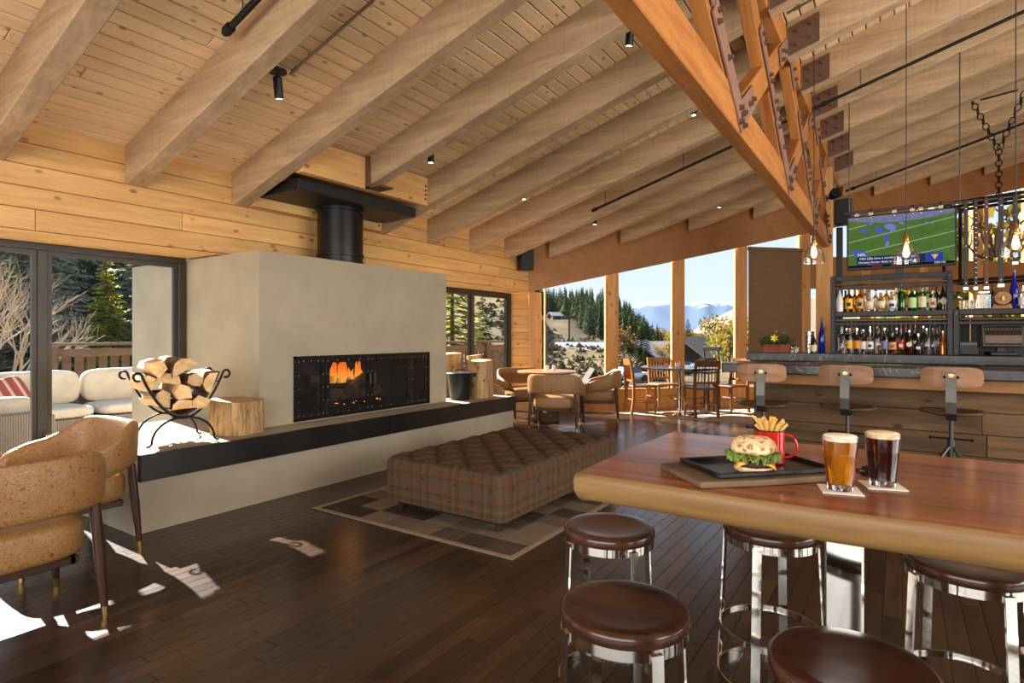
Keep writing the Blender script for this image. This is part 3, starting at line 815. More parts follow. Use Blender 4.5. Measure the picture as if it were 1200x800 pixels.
def sgn_pow(c, e): return math.copysign(abs(c) ** e, c)
def barrel_chair(label, loc, rz, group):
    # faces local +Y, feet on z=0
    o = thing('barrel_chair', label, 'chair', loc, rz, group)
    b = MB(); N = 40; K = 16
    def sec(u, k):
        th = R(-28 + 236 * u)            # right arm tip, round the back, to the left arm tip
        x = 0.385 * sgn_pow(math.cos(th), 0.62); y = -0.33 * sgn_pow(math.sin(th), 0.62)
        x2 = 0.385 * sgn_pow(math.cos(th + .01), 0.62); y2 = -0.33 * sgn_pow(math.sin(th + .01), 0.62)
        tx, ty = x2 - x, y2 - y; l = math.hypot(tx, ty) + 1e-9; nx, ny = -ty / l, tx / l     # towards the inside? fixed below
        if nx * x + ny * y > 0: nx, ny = -nx, -ny
        back = max(0.0, min(1.0, (0.5 - abs(u - 0.5)) / 0.33)); back = back * back * (3 - 2 * back)
        z1 = 0.63 + 0.20 * back; z0 = 0.475 + 0.075 * back
        tip = max(0, 1 - min(u, 1 - u) / 0.05); z1 -= 0.05 * tip * tip; z0 += 0.04 * tip * tip
        a = 2 * math.pi * (k / K) ; th_ = 0.036
        cx, cz = sgn_pow(math.cos(a), 0.55), sgn_pow(math.sin(a), 0.55)
        zz = (z0 + z1) / 2 + cz * (z1 - z0) / 2
        lean = -0.05 * (zz - z0)                # top leans outward
        off = cx * th_ + lean
        return (x + nx * off, y + ny * off, zz)
    vs = [sec(i / (N - 1), k) for i in range(N) for k in range(K)]
    fs = [(i * K + k, i * K + (k + 1) % K, (i + 1) * K + (k + 1) % K, (i + 1) * K + k) for i in range(N - 1) for k in range(K)]
    fs = [f[::-1] for f in fs]
    fs += [tuple(range(K)), tuple(reversed(range((N - 1) * K, N * K)))]
    b.add(vs, fs, True); b.obj('backrest', M['leather'], o, angle=50)
    b = MB()
    def cush(u, v_):
        a = 2 * math.pi * u; t_ = math.pi * v_
        s = sgn_pow(math.sin(t_), 0.36)
        return (0.325 * s * sgn_pow(math.cos(a), 0.45), 0.02 + 0.315 * s * sgn_pow(math.sin(a), 0.45), 0.415 - 0.105 * sgn_pow(math.cos(t_), 0.40) + 0.0)
    b.grid(cush, 40, 18, True); b.obj('seat', M['leather'], o, angle=80)
    b = MB(); b.cbox((-0.26, -0.25, 0.285), (0.26, -0.21, 0.325), 0.005); b.cbox((-0.26, 0.21, 0.285), (0.26, 0.25, 0.325), 0.005); b.cbox((-0.27, -0.25, 0.285), (-0.23, 0.25, 0.325), 0.005); b.cbox((0.23, -0.25, 0.285), (0.27, 0.25, 0.325), 0.005)
    b.obj('seat_frame', M['walnut'], o)
    for sx in (-1, 1):
        for sy in (-1, 1):
            top = Vector((sx * 0.33, sy * 0.27, 0.56 if sy < 0 else 0.52)); bot = Vector((sx * 0.36, sy * 0.31, 0.0))
            mid = top.lerp(bot, 0.45); f1 = top.lerp(bot, 0.9)
            b = MB(); b.tube([top, mid, f1], [0.024, 0.026, 0.0165], 12); lg = b.obj('leg', M['walnut'], o)
            b = MB(); b.tube([f1, bot], [0.0172, 0.014], 12); tag(b.obj('ferrule', M['brass'], lg), 'brass leg tip')
    return o
gch = 'tan tooled leather barrel chairs'
barrel_chair('tan leather barrel chair with its back to the hearth bench, beside the left window', (-4.50, 1.50, 0), R(180), gch)
barrel_chair('tan leather barrel chair nearest the viewer, cut by the left picture edge', (-3.60, 0.92, 0), R(90), gch)
barrel_chair('tan leather barrel chair seen from behind, on the near side of the small round table', (-4.30, 7.66, 0), math.atan2(-0.33, -0.94) * 0 + R(17), gch)
barrel_chair('tan leather barrel chair right of the small round table, by the window', (-4.20, 8.92, 0), R(115), gch)
barrel_chair('tan leather barrel chair behind the small round table, in the cedar corner', (-5.40, 8.42, 0), R(235), gch)
barrel_chair('tan leather barrel chair left of the small round table, half hidden by the hearth bench', (-5.30, 7.42, 0), R(-62), gch)

# small round table in the corner
t_ = thing('round_table', 'small round wood table among the tan leather barrel chairs in the corner', 'table', (-4.80, 8.22, 0))
M['tabletop'] = wood('warm_table_wood', srgb(120, 84, 54), srgb(160, 118, 80), 'X', 8, 0.1, 0.3, 1.0, 0.1, coat=0.3)
b = MB(); b.lathe([(0.0, 0.79), (0.47, 0.79), (0.485, 0.797), (0.485, 0.818), (0.475, 0.825), (0.0, 0.825)], 48); b.obj('tabletop', M['tabletop'], t_)
b = MB(); b.lathe([(0.05, 0.02), (0.045, 0.79)], 20); b.obj('pedestal', M['iron'], t_)
M['bark'] = plain('rough_bark', srgb(88, 62, 40), 0.9, 0, 0.5, 12, bstr=0.8)
b = MB(); b.lathe([(0.19, 0.0), (0.2, 0.02), (0.2, 0.16), (0.17, 0.19), (0.045, 0.2)], 28); b.obj('base', M['bark'], t_)
M['ceramic'] = plain('white_ceramic', srgb(225, 220, 210), 0.25)
for i, (dx, dy, lb) in enumerate(((-0.02, 0.04, 'white salt shaker left of the pair on the small round table'), (0.08, 0.09, 'white pepper shaker right of the pair on the small round table'))):
    s_ = thing('shaker', lb, 'shaker', (-4.80 + dx, 8.22 + dy, 0.8255), 0, 'shakers on the round table')
    b = MB(); b.lathe([(0.032, 0), (0.034, 0.01), (0.026, 0.085)], 16); b.obj('body', M['ceramic'], s_)
    b = MB(); b.lathe([(0.027, 0.085), (0.027, 0.105), (0.015, 0.118), (0, 0.12)], 16); b.obj('cap', M['chrome'], s_)

# dining table with slat-back chairs
DT = (-3.22, 10.12)
t_ = thing('dining_table', 'dark topped dining table on a chrome column by the far windows', 'table', (DT[0], DT[1], 0))
M['darktop'] = wood('dark_glossy_top', srgb(40, 28, 22), srgb(66, 46, 36), 'X', 10, 0.1, 0.2, 1.0, 0.1, coat=0.5)
b = MB(); poly = []
for i in range(8):
    a = R(22.5 + 45 * i + 12); poly.append((0.70 * math.cos(a), 0.70 * math.sin(a)))
b.prism(poly, 0.815, 0.85); b.obj('tabletop', M['darktop'], t_, bevel=0.006)
b = MB(); b.lathe([(0.045, 0.03), (0.045, 0.815)], 20); b.obj('column', M['chrome'], t_)
b = MB(); b.lathe([(0.30, 0.013), (0.30, 0.02), (0.10, 0.032), (0.05, 0.05)], 32); b.obj('base', M['chrome'], t_)
M['oak'] = wood('honey_oak', srgb(128, 80, 40), srgb(176, 118, 66), 'Z', 12, 0.1, 0.4, 1.0, 0.1)
M['oak_dark'] = wood('brown_oak', srgb(96, 58, 32), srgb(140, 90, 52), 'Z', 12, 0.1, 0.4, 1.0, 0.1)
def slat_chair(label, loc, rz, mat):
    o = thing('slat_back_chair', label, 'chair', loc, rz, 'slat back chairs at the dining table')
    for sx in (-1, 1):
        b = MB(); b.tube([(sx * 0.20, 0.20, 0), (sx * 0.20, 0.20, 0.46)], [0.02, 0.024], 8); b.obj('leg', mat, o)
        b = MB()
        pts = [(-0.24, 0), (-0.205, 0.25), (-0.20, 0.48), (-0.225, 0.75), (-0.275, 0.97)]
        vs = []
        for (y, z) in pts: vs += [(sx * 0.20 - 0.02, y - 0.022, z), (sx * 0.20 + 0.02, y - 0.022, z), (sx * 0.20 + 0.02, y + 0.022, z), (sx * 0.20 - 0.02, y + 0.022, z)]
        fs = [(3, 2, 1, 0), tuple(range(16, 20))]
        for i in range(4):
            for k in range(4): l = (k + 1) % 4; fs.append((i * 4 + k, i * 4 + l, i * 4 + 4 + l, i * 4 + 4 + k))
        b.add(vs, fs); b.obj('leg', mat, o)
    b = MB(); b.cbox((-0.23, -0.21, 0.46), (0.23, 0.24, 0.495), 0.012); b.obj('seat', mat, o)
    b = MB()
    def rail(u, v_): return ((u - .5) * 0.38, -0.262 - 0.03 * math.cos((u - .5) * math.pi), 0)
    vs = []; n_ = 9
    for i in range(n_):
        u = i / (n_ - 1); y = -0.245 - 0.03 * math.cos((u - .5) * math.pi)
        vs += [((u - .5) * 0.40, y - 0.012, 0.855), ((u - .5) * 0.40, y + 0.012, 0.855), ((u - .5) * 0.40, y - 0.004, 0.965), ((u - .5) * 0.40, y - 0.026, 0.965)]
    fs = [(0, 1, 2, 3), tuple(reversed(range((n_ - 1) * 4, n_ * 4)))]
    for i in range(n_ - 1):
        for k in range(4): l = (k + 1) % 4; fs.append((i * 4 + l, i * 4 + k, i * 4 + 4 + k, i * 4 + 4 + l))
    b.add(vs, fs); b.obj('top_rail', mat, o)
    b = MB(); b.cbox((-0.19, -0.235, 0.56), (0.19, -0.205, 0.60), 0.005); b.obj('lower_rail', mat, o)
    for k in range(6):
        xx = -0.145 + k * 0.058
        b = MB(); b.tube([(xx, -0.222, 0.58), (xx, -0.240, 0.72), (xx, -0.268, 0.87)], 0.014, 6, flat=(1.0, 0.5)); b.obj('slat', mat, o)
    for sx in (-1, 1):
        b = MB(); b.tube([(sx * 0.20, 0.20, 0.20), (sx * 0.20, -0.21, 0.20)], 0.012, 8); b.obj('stretcher', mat, o)
    for (yy, zz) in ((0.20, 0.28), (-0.21, 0.24)):
        b = MB(); b.tube([(-0.20, yy, zz), (0.20, yy, zz)], 0.012, 8); b.obj('stretcher', mat, o)
    return o
slat_chair('slat back oak chair left of the dining table, turned side on', (-3.90, 10.04, 0.0125), R(-48), M['oak'])
slat_chair('slat back oak chair behind the dining table, against the second far window', (-3.68, 10.66, 0.0125), R(-135), M['oak'])
slat_chair('brown slat back chair on the near side of the dining table, seen from behind', (-2.86, 10.17, 0.0125), R(40), M['oak_dark'])
slat_chair('brown slat back chair right of the dining table, half hidden by the bar end', (-2.55, 10.98, 0.0125), R(150), M['oak_dark'])
b_ = thing('metal_chair', 'tall black metal chair frame standing behind the dining table', 'chair', (-3.02, 11.12, 0.0125), R(160))
for sx in (-1, 1):
    for sy in (-1, 1):
        b = MB(); b.tube([(sx * 0.17, sy * 0.17, 0), (sx * 0.15, sy * 0.15, 0.70 if sy > 0 else 1.16)], 0.014, 8); b.obj('leg', M['black'], b_)
b = MB(); b.cbox((-0.18, -0.18, 0.68), (0.18, 0.18, 0.71), 0.008); b.obj('seat', M['black'], b_)
b = MB(); b.cbox((-0.20, -0.165, 1.10), (0.20, -0.135, 1.18), 0.006); b.obj('top_rail', M['black'], b_)
M['drink'] = clear('clear_glass', (0.96, 0.98, 0.97, 1))
for i, (dx, dy, h, lb) in enumerate(((-0.05, 0.05, 0.10, 'short glass jar with brown sugar on the dining table'), (0.18, 0.16, 0.07, 'low glass candle holder on the dining table'))):
    b = MB(); b.lathe([(0.0, 0.004), (0.036, 0.004), (0.04, 0.012), (0.042, h), (0.038, h), (0.036, 0.014), (0, 0.012)], 18); g = b.obj('glass_jar', M['drink'], None, (DT[0] + dx, DT[1] + dy, 0.8505)); tag(g, lb, 'jar')

# tufted plaid ottoman
t = NT('plaid_tweed'); v = t.node('ShaderNodeTexCoord').outputs['Object']; sp = t.node('ShaderNodeSeparateXYZ'); t.l.new(v, sp.inputs[0])
def stripes(sock, freq, ph):
    fr_ = t.math('FRACT', t.math('ADD', t.math('MULTIPLY', sock, freq), ph))
    n_ = t.node('ShaderNodeValToRGB'); cr = n_.color_ramp; cr.interpolation = 'CONSTANT'
    st = [(0.0, srgb(96, 74, 54)), (0.13, srgb(56, 48, 42)), (0.20, srgb(122, 66, 38)), (0.34, srgb(84, 72, 60)), (0.43, srgb(42, 38, 38)), (0.5, srgb(94, 72, 50)), (0.56, srgb(160, 128, 54)), (0.575, srgb(94, 72, 50)), (0.68, srgb(46, 44, 46)), (0.76, srgb(118, 70, 42)), (0.88, srgb(86, 82, 80))]
    cr.elements[0].position, cr.elements[0].color = st[0]; cr.elements[1].position, cr.elements[1].color = st[-1]
    for p, c_ in st[1:-1]: e_ = cr.elements.new(p); e_.color = c_
    t.l.new(fr_, n_.inputs[0]); return n_.outputs[0]
cx, cy, cz = stripes(sp.outputs['X'], 3.4, 0.1), stripes(sp.outputs['Y'], 3.4, 0.3), stripes(sp.outputs['Z'], 3.4, 0.05)
c = t.mix(0.5, cx, cy); c = t.mix(0.33, c, cz)
fine = t.noise(t.coords((1, 1, 1)), 220, 2)
c = t.mix(0.25, c, t.ramp(fine, [(0.3, (0.02, 0.015, 0.01, 1)), (0.7, (0.22, 0.15, 0.09, 1))]))
c = t.mix(1.0, c, (0.80, 0.78, 0.74, 1), 'MULTIPLY')
t.bsdf(c, 0.95, 0, fine, 0.3, 0.002, Specular_IOR_Level=0.1); M['plaid'] = t.m
OX, OY = 1.16, 1.90
ot = thing('ottoman', 'large rectangular plaid tufted ottoman on the patchwork rug', 'ottoman', (-2.86, 4.25, 0.009), R(0))
b = MB()
hx, hy, zl, zh, rc = OX / 2, OY / 2, 0.085, 0.44, 0.07
PX, PY = OX / 8, OY / 12
def puff(x, y):
    a = x / PX; c_ = y / PY
    s1 = abs(math.sin(math.pi * (a + c_) / 2)); s2 = abs(math.sin(math.pi * (a - c_) / 2))
    return min(s1, s2) ** 0.6
nx_, ny_ = 66, 108
def top(u, v_):
    x = (u - .5) * 2 * (hx - 0.0); y = (v_ - .5) * 2 * hy
    ex = max(0, abs(x) - (hx - rc)); ey = max(0, abs(y) - (hy - rc))
    e_ = min(rc, math.hypot(ex, ey))
    z = zh - (rc - math.sqrt(max(0, rc * rc - e_ * e_)))
    k = max(0.0, 1 - e_ / rc)
    if ex > 0 and ey > 0:
        l = math.hypot(ex, ey); f_ = rc / max(l, rc)
        x = math.copysign(hx - rc + ex * f_, x); y = math.copysign(hy - rc + ey * f_, y)
    return (x, y, z - 0.028 * (1 - puff(x, y)) * (0.25 + 0.75 * k))
b.grid(top, nx_, ny_)
ring = []
seg = 10
for (sx, sy, a0) in ((1, -1, -90), (1, 1, 0), (-1, 1, 90), (-1, -1, 180)):
    for i in range(seg + 1):
        a = R(a0 + 90 * i / seg); ring.append((sx * (hx - rc) + rc * math.cos(a), sy * (hy - rc) + rc * math.sin(a)))
vs = []; zz = [zl, zl + 0.02, 0.16, 0.26, 0.34, zh - rc + 0.012]
for z in zz:
    for (x, y) in ring: vs.append((x * (1.0 + (0.004 if 0.1 < z < 0.35 else 0)), y * (1.0 + (0.004 if 0.1 < z < 0.35 else 0)), z))
n_ = len(ring); fs = [(i * n_ + k, i * n_ + (k + 1) % n_, (i + 1) * n_ + (k + 1) % n_, (i + 1) * n_ + k) for i in range(len(zz) - 1) for k in range(n_)]
b.add(vs, fs, True); b.add([(x, y, zl) for x, y in ring], [tuple(reversed(range(n_)))])
b.obj('cushion', M['plaid'], ot, angle=80)
bt = MB(); bt.ball((0, 0, 0), (0.015, 0.015, 0.007), 10, 6); btm = bt.mesh('button', plain('dark_tweed_button', srgb(52, 42, 34), 0.9))
for i in range(-3, 4):
    for j in range(-5, 6):
        if (i + j) % 2 == 0: inst(btm, 'button', ot, (i * PX, j * PY, zh - 0.025))
for i in range(-3, 4):
    inst(btm, 'button', ot, (i * 0.16, -hy - 0.005, 0.30 if i % 2 else 0.20), (R(90), 0, 0))
for j in range(-5, 6):
    inst(btm, 'button', ot, (hx + 0.004, j * 0.165, 0.30 if j % 2 else 0.20), (0, R(90), 0))
for sx in (-1, 1):
    for sy in (-1, 1):
        b = MB(); b.lathe([(0.022, 0), (0.03, 0.012), (0.03, 0.028), (0.016, 0.042), (0.02, 0.052), (0.036, 0.066), (0.04, 0.088)], 16, (sx * 0.48, sy * 0.86, 0)); b.obj('foot', M['walnut'], ot)

# patchwork hide rug
RX0, RX1, RY0, RY1 = -3.95, -2.0, 3.0, 5.70
b = MB(); b.box((RX0, RY0, 0.0005), (RX1, RY1, 0.003))
M['rugback'] = plain('rug_backing', srgb(60, 50, 42), 0.95)
rug = thing('patchwork_rug', 'brown patchwork hide rug with a pale border under the ottoman', 'rug', (0, 0, 0))
b.obj('backing', M['rugback'], rug)
t = NT('hide_patch'); oi = t.node('ShaderNodeObjectInfo'); v = t.coords((1, 0.25, 1), 1.0)
c = t.ramp(oi.outputs['Random'], [(0.0, srgb(34, 24, 18)), (0.35, srgb(64, 50, 40)), (0.6, srgb(98, 82, 68)), (1.0, srgb(134, 118, 100))])
nz = t.noise(v, 60, 3); nb = t.noise(t.coords((1, 1, 1), 1.0), 7, 3)
c = t.mix(0.3, c, t.mix(nb, tuple([0.4 * q for q in srgb(90, 70, 55)[:3]] + [1]), srgb(130, 112, 92)), 'MIX')
t.bsdf(c, 0.85, 0, nz, 0.5, 0.004, Specular_IOR_Level=0.15); M['hide'] = t.m
M['hide_edge'] = plain('pale_hide_border', srgb(140, 120, 96), 0.9, 0, 0.25, 40, bstr=0.4)
nxp, nyp = 8, 12; bw = 0.045
pw, pl_ = (RX1 - RX0 - 2 * bw) / nxp, (RY1 - RY0 - 2 * bw) / nyp
m = MB(); plank_mb(pw - 0.003, pl_ - 0.003, 0.004, 0.002, m); m.v = [(x, y, z + 0.004) for x, y, z in m.v]; pme = m.mesh('patch', M['hide'])
for i in range(nxp):
    for j in range(nyp): inst(pme, 'patch', rug, (RX0 + bw + (i + .5) * pw, RY0 + bw + (j + .5) * pl_, 0.003))
for (a, c_) in (((RX0, RY0), (RX1, RY0 + bw)), ((RX0, RY1 - bw), (RX1, RY1)), ((RX0, RY0 + bw), (RX0 + bw, RY1 - bw)), ((RX1 - bw, RY0 + bw), (RX1, RY1 - bw))):
    b = MB(); b.cbox((a[0], a[1], 0.003), (c_[0], c_[1], 0.0085), 0.002); b.obj('border', M['hide_edge'], rug)

# pub table with live edge slab
M['slab'] = wood('polished_rosewood_slab', srgb(92, 42, 20), srgb(208, 122, 70), 'X', 16, 0.05, 0.30, 1.0, 0.05, None, bstr=0.0, spec=0.4, coat=0.25, figure=3.2)
M['sapwood'] = wood('pale_live_edge', srgb(98, 72, 40), srgb(150, 114, 66), 'X', 8, 0.08, 0.45, 1.0, 0.05)
pt = thing('pub_table', 'thick live edge wooden pub table on polished steel legs in the foreground', 'table', (0, 0, 0))
TZ = 0.97
def near(x): return 1.625 + 0.012 * math.sin(2.1 * x + 0.5) + 0.008 * math.sin(6.3 * x) - 0.03 * max(0, (x + 0.2)) * 0
def far(x): return 2.56 + 0.012 * math.sin(1.7 * x + 2) + 0.006 * math.sin(5.1 * x)
XT0, XT1 = -0.845, 2.2
xs = [XT0 + (XT1 - XT0) * i / 60 for i in range(61)]
out = [(x, near(x)) for x in xs] + [(XT1, near(XT1) + (far(XT1) - near(XT1)) * k / 8) for k in range(1, 8)] + [(x, far(x)) for x in reversed(xs)] + [(XT0 - 0.012 * math.sin(math.pi * k / 10), far(XT0) - (far(XT0) - near(XT0)) * k / 10) for k in range(1, 10)]
n_ = len(out)
def inset(pts, d):
    r = []
    for i, p in enumerate(pts):
        a, c_ = Vector(pts[i - 1]), Vector(pts[(i + 1) % len(pts)]); tt = (c_ - a).normalized(); r.append((p[0] - tt.y * d, p[1] + tt.x * d))
    return r
b = MB()
b.add([(x, y, TZ) for x, y in inset(out, 0.006)], [tuple(range(n_))]); b.obj('top_surface', M['slab'], pt)
b = MB(); lv = [(0.006, TZ), (0.0, TZ - 0.004), (-0.004, TZ - 0.02), (-0.002, TZ - 0.055), (0.008, TZ - 0.075), (0.022, TZ - 0.085)]
vs = []
for d_, z in lv: vs += [(x, y, z) for x, y in inset(out, d_)]
fs = [((i + 1) * n_ + k, (i + 1) * n_ + (k + 1) % n_, i * n_ + (k + 1) % n_, i * n_ + k) for i in range(len(lv) - 1) for k in range(n_)]
b.add(vs, fs, True); b.add([(x, y, TZ - 0.085) for x, y in inset(out, 0.022)], [tuple(reversed(range(n_)))])
b.obj('live_edge', M['sapwood'], pt, angle=70)
for xx in (-0.14, 1.55):
    b = MB(); b.cbox((xx - 0.052, 1.80, 0.012), (xx + 0.052, 2.38, 0.03), 0.003); b.cbox((xx - 0.052, 2.02, 0.03), (xx + 0.052, 2.16, TZ - 0.088), 0.006); b.obj('leg', M['chrome'], pt)
    b = MB(); b.cbox((xx - 0.09, 1.75, 0.0), (xx + 0.09, 2.43, 0.012), 0.003); b.obj('base_plate', M['chrome'], pt)
    b = MB(); b.cbox((xx - 0.2, 1.8, TZ - 0.0885), (xx + 0.2, 2.4, TZ - 0.0855), 0.001); b.obj('mounting_plate', M['steel'], pt)

# round chrome stools
M['seatwood'] = wood('polished_dark_seat', srgb(40, 22, 15), srgb(84, 50, 34), 'X', 9, 0.10, 0.25, 1.0, 0.08, coat=0.3)
def stool(label, x, y, rz, sh=0.63):
    o = thing('round_stool', label, 'stool', (x, y, 0), rz, 'chrome stools around the pub table')
    b = MB(); r_ = 0.182
    b.lathe([(0.0, sh - 0.008), (0.07, sh - 0.007), (0.13, sh - 0.003), (0.168, sh + 0.001), (0.177, sh - 0.002), (r_, sh - 0.009), (r_, sh - 0.031), (0.178, sh - 0.037), (0.0, sh - 0.037)][::-1], 48); b.obj('seat', M['seatwood'], o)
    def ring(z, w, R_, name='ring'):
        b = MB(); b.lathe([(R_ - 0.006, z), (R_, z), (R_, z + w), (R_ - 0.006, z + w), (R_ - 0.006, z)], 48, smooth=True); return b.obj(name, M['chrome'], o, angle=30)
    ring(sh - 0.068, 0.030, 0.178, 'seat_ring'); ring(0.19, 0.025, 0.196, 'foot_ring'); ring(0.0, 0.025, 0.205, 'base_ring')
    b = MB(); b.lathe([(0.0, sh - 0.05), (0.168, sh - 0.05), (0.168, sh - 0.038), (0.0, sh - 0.038)], 32); b.obj('seat_plate', M['steel'], o)
    for k in range(4):
        a = R(45 + 90 * k); ca, sa = math.cos(a), math.sin(a); m = MB()
        vs = []
        for (r0, z) in ((0.178, sh - 0.05), (0.190, 0.3), (0.2055, 0.0)):
            for dr in (0.0, 0.007):
                for w in (-0.017, 0.017): vs.append(((r0 + dr) * ca - w * sa, (r0 + dr) * sa + w * ca, z))
        fs = []
        for i in range(2):
            q = i * 4
            fs += [(q + 0, q + 1, q + 5, q + 4), (q + 3, q + 2, q + 6, q + 7), (q + 2, q + 0, q + 4, q + 6), (q + 1, q + 3, q + 7, q + 5)]
        fs += [(0, 2, 3, 1), (8, 9, 11, 10)]
        m.add(vs, [f[::-1] for f in fs]); m.obj('leg', M['chrome'], o)
    return o
stool('chrome stool with brown seat nearest the table end, close to the ottoman', -0.982, 2.18, R(10))
stool('chrome stool with reddish wood seat on the near side at the table end', -0.655, 1.56, R(5))
stool('largest looking chrome stool at the bottom, its seat cut by the picture edge', -0.094, 1.585, R(30))
stool('chrome stool tucked under the middle of the pub table', -0.438, 2.557, R(40))
stool('chrome stool under the pub table at the right picture edge', 0.19, 2.53, R(-12))
# ================================================================= HEARTH THINGS
M['split'] = wood('split_firewood', srgb(190, 142, 86), srgb(238, 200, 144), 'Y', 16, 0.12, 0.7, 1.0, 0.18, bstr=0.4)
M['splitbark'] = plain('firewood_bark', srgb(104, 78, 54), 0.9, 0, 0.5, 14, bstr=0.8)
def firewood(label, loc, rot, L, r, seed, kind):
    rr = random.Random(seed)
    # polygon section in x,z: a bark arc and split faces
    if kind == 'q': poly = [(-0.62, -0.5), (0.1, -0.72), (0.72, -0.42), (0.85, 0.1), (0.55, 0.55), (-0.1, 0.62)]; bark = 3
    elif kind == 'h': poly = [(-1.0, -0.25), (0.95, -0.3), (0.85, 0.15), (0.45, 0.52), (-0.1, 0.62), (-0.7, 0.4)]; bark = 1
    else: poly = [(-0.55, -0.6), (0.5, -0.55), (0.75, 0.1), (0.1, 0.75), (-0.6, 0.35)]; bark = 9
    poly = [(x * r * rr.uniform(.9, 1.1), z * r * rr.uniform(.9, 1.1)) for x, z in poly]
    n_ = len(poly); secs = 6; vs = []
    for s_ in range(secs):
        t_ = s_ / (secs - 1); k = 1 + 0.06 * math.sin(3 * t_ + seed)
        for (x, z) in poly: vs.append((x * k * rr.uniform(.95, 1.05), (t_ - .5) * L + (rr.uniform(-.015, .015) if s_ in (0, secs - 1) else 0), z * k * rr.uniform(.95, 1.05)))
    side = []; bk = []
    for s_ in range(secs - 1):
        for i in range(n_):
            j = (i + 1) % n_; f = (s_ * n_ + i, (s_ + 1) * n_ + i, (s_ + 1) * n_ + j, s_ * n_ + j)
            (bk if (kind != 'w' and i >= bark) else side).append(f)
    side += [tuple(range(n_)), tuple(reversed(range((secs - 1) * n_, secs * n_)))]
    m = MB(); m.add(vs, side + bk); me = m.mesh('firewood', M['split']); me.materials.append(M['splitbark'])
    for i in range(len(side), len(side) + len(bk)): me.polygons[i].material_index = 1
    o = inst(me, 'firewood_log', None, loc, rot)
    return tag(o, label, 'log', 'split logs in the iron rack')

# iron log rack on the bench; local X across the cradle, local Y along the logs
RK = Vector((-4.80, 2.36, 0.562)); RZ = R(-100)
rack = thing('log_rack', 'curved wrought iron log rack with curled tips holding split firewood on the bench', 'log rack', RK, RZ)
def cradle(yy, s=1):
    pts = []
    for i in range(17):
        a = (i / 16 - .5) * 2; pts.append((0.30 * a * (1.0 - 0.06 * a * a), yy, 0.20 + 0.33 * abs(a) ** 1.9))
    # curled tips
    def curl(p, sg):
        c = []
        for k in range(1, 11):
            an = R(-30 + k * 28); c.append((p[0] + sg * (0.028 - 0.028 * math.cos(R(k * 30))) , yy, p[2] + 0.03 * math.sin(R(k * 30)) + 0.0))
        return c
    return list(reversed(curl(pts[0], -1))) + pts + curl(pts[-1], 1)
for yy in (-0.20, 0.20):
    b = MB(); b.tube(cradle(yy), 0.0095, 8); b.obj('cradle_hoop', M['iron'], rack)
    for sx in (-1, 1):
        b = MB(); pts = []
        for i in range(11):
            a = i / 10; pts.append((sx * (0.02 + 0.20 * math.sin(a * math.pi / 2)), yy, 0.205 - 0.18 * (1 - math.cos(a * math.pi / 2))))
        pts += [(sx * 0.235, yy, 0.008), (sx * 0.255, yy, 0.008)]
        b.tube(pts, 0.0085, 8); b.obj('leg', M['iron'], rack)
for a in (-0.9, -0.5, 0.0, 0.5, 0.9):
    b = MB(); x = 0.30 * a * (1.0 - 0.06 * a * a); z = 0.20 + 0.33 * abs(a) ** 1.9
    b.tube([(x, -0.20, z), (x, 0.20, z)], 0.007, 6); b.obj('cross_bar', M['iron'], rack)
M['sling'] = plain('brown_hide_sling', srgb(92, 66, 48), 0.6, 0, 0.25, 8)
b = MB()
b.grid(lambda u, v_: (0.29 * (u * 2 - 1) * (1.0 - 0.06 * (u * 2 - 1) ** 2), (v_ - .5) * 0.36, 0.216 + 0.33 * abs(u * 2 - 1) ** 1.9), 21, 5)
o = b.obj('sling', M['sling'], rack); sm = o.modifiers.new('solid', 'SOLIDIFY'); sm.thickness = 0.005; sm.offset = 1
RM = Matrix.Translation(RK) @ Matrix.Rotation(RZ, 4, 'Z')
FW = [(0.0, 0.0, 0.285, 0.075, 0, 'h', 'split log lying lowest in the middle of the rack'),
      (-0.115, 0.01, 0.335, 0.072, 40, 'q', 'split log low on the left side of the rack'),
      (0.125, -0.01, 0.345, 0.075, -30, 'q', 'split log low on the right side of the rack'),
      (0.01, 0.02, 0.405, 0.075, 10, 'w', 'split log wedged in the centre of the pile'),
      (-0.205, 0.0, 0.47, 0.085, 70, 'h', 'bark covered log resting high against the left hoop'),
      (0.215, 0.01, 0.475, 0.08, -40, 'q', 'orange split log resting high against the right hoop'),
      (-0.08, -0.02, 0.49, 0.075, 25, 'q', 'pale split log left of centre on the pile'),
      (0.10, 0.02, 0.505, 0.08, -15, 'h', 'wide split log right of centre on the pile'),
      (0.02, 0.03, 0.605, 0.085, 30, 'h', 'long pale log crowning the pile of firewood'),
      (0.175, 0.04, 0.595, 0.075, -35, 'w', 'orange split log slanting down the right of the pile')]
for i, (x, y, z, r_, roll, kd, lb) in enumerate(FW):
    p = RM @ Vector((x, y - 0.02, z)); r_ *= 1.13
    firewood(lb, p, Euler((R(random.Random(i).uniform(-4, 4)), R(roll), RZ + R(random.Random(i + 9).uniform(-7, 7)))), 0.44 if i < 8 else 0.5, r_, i + 3, kd)

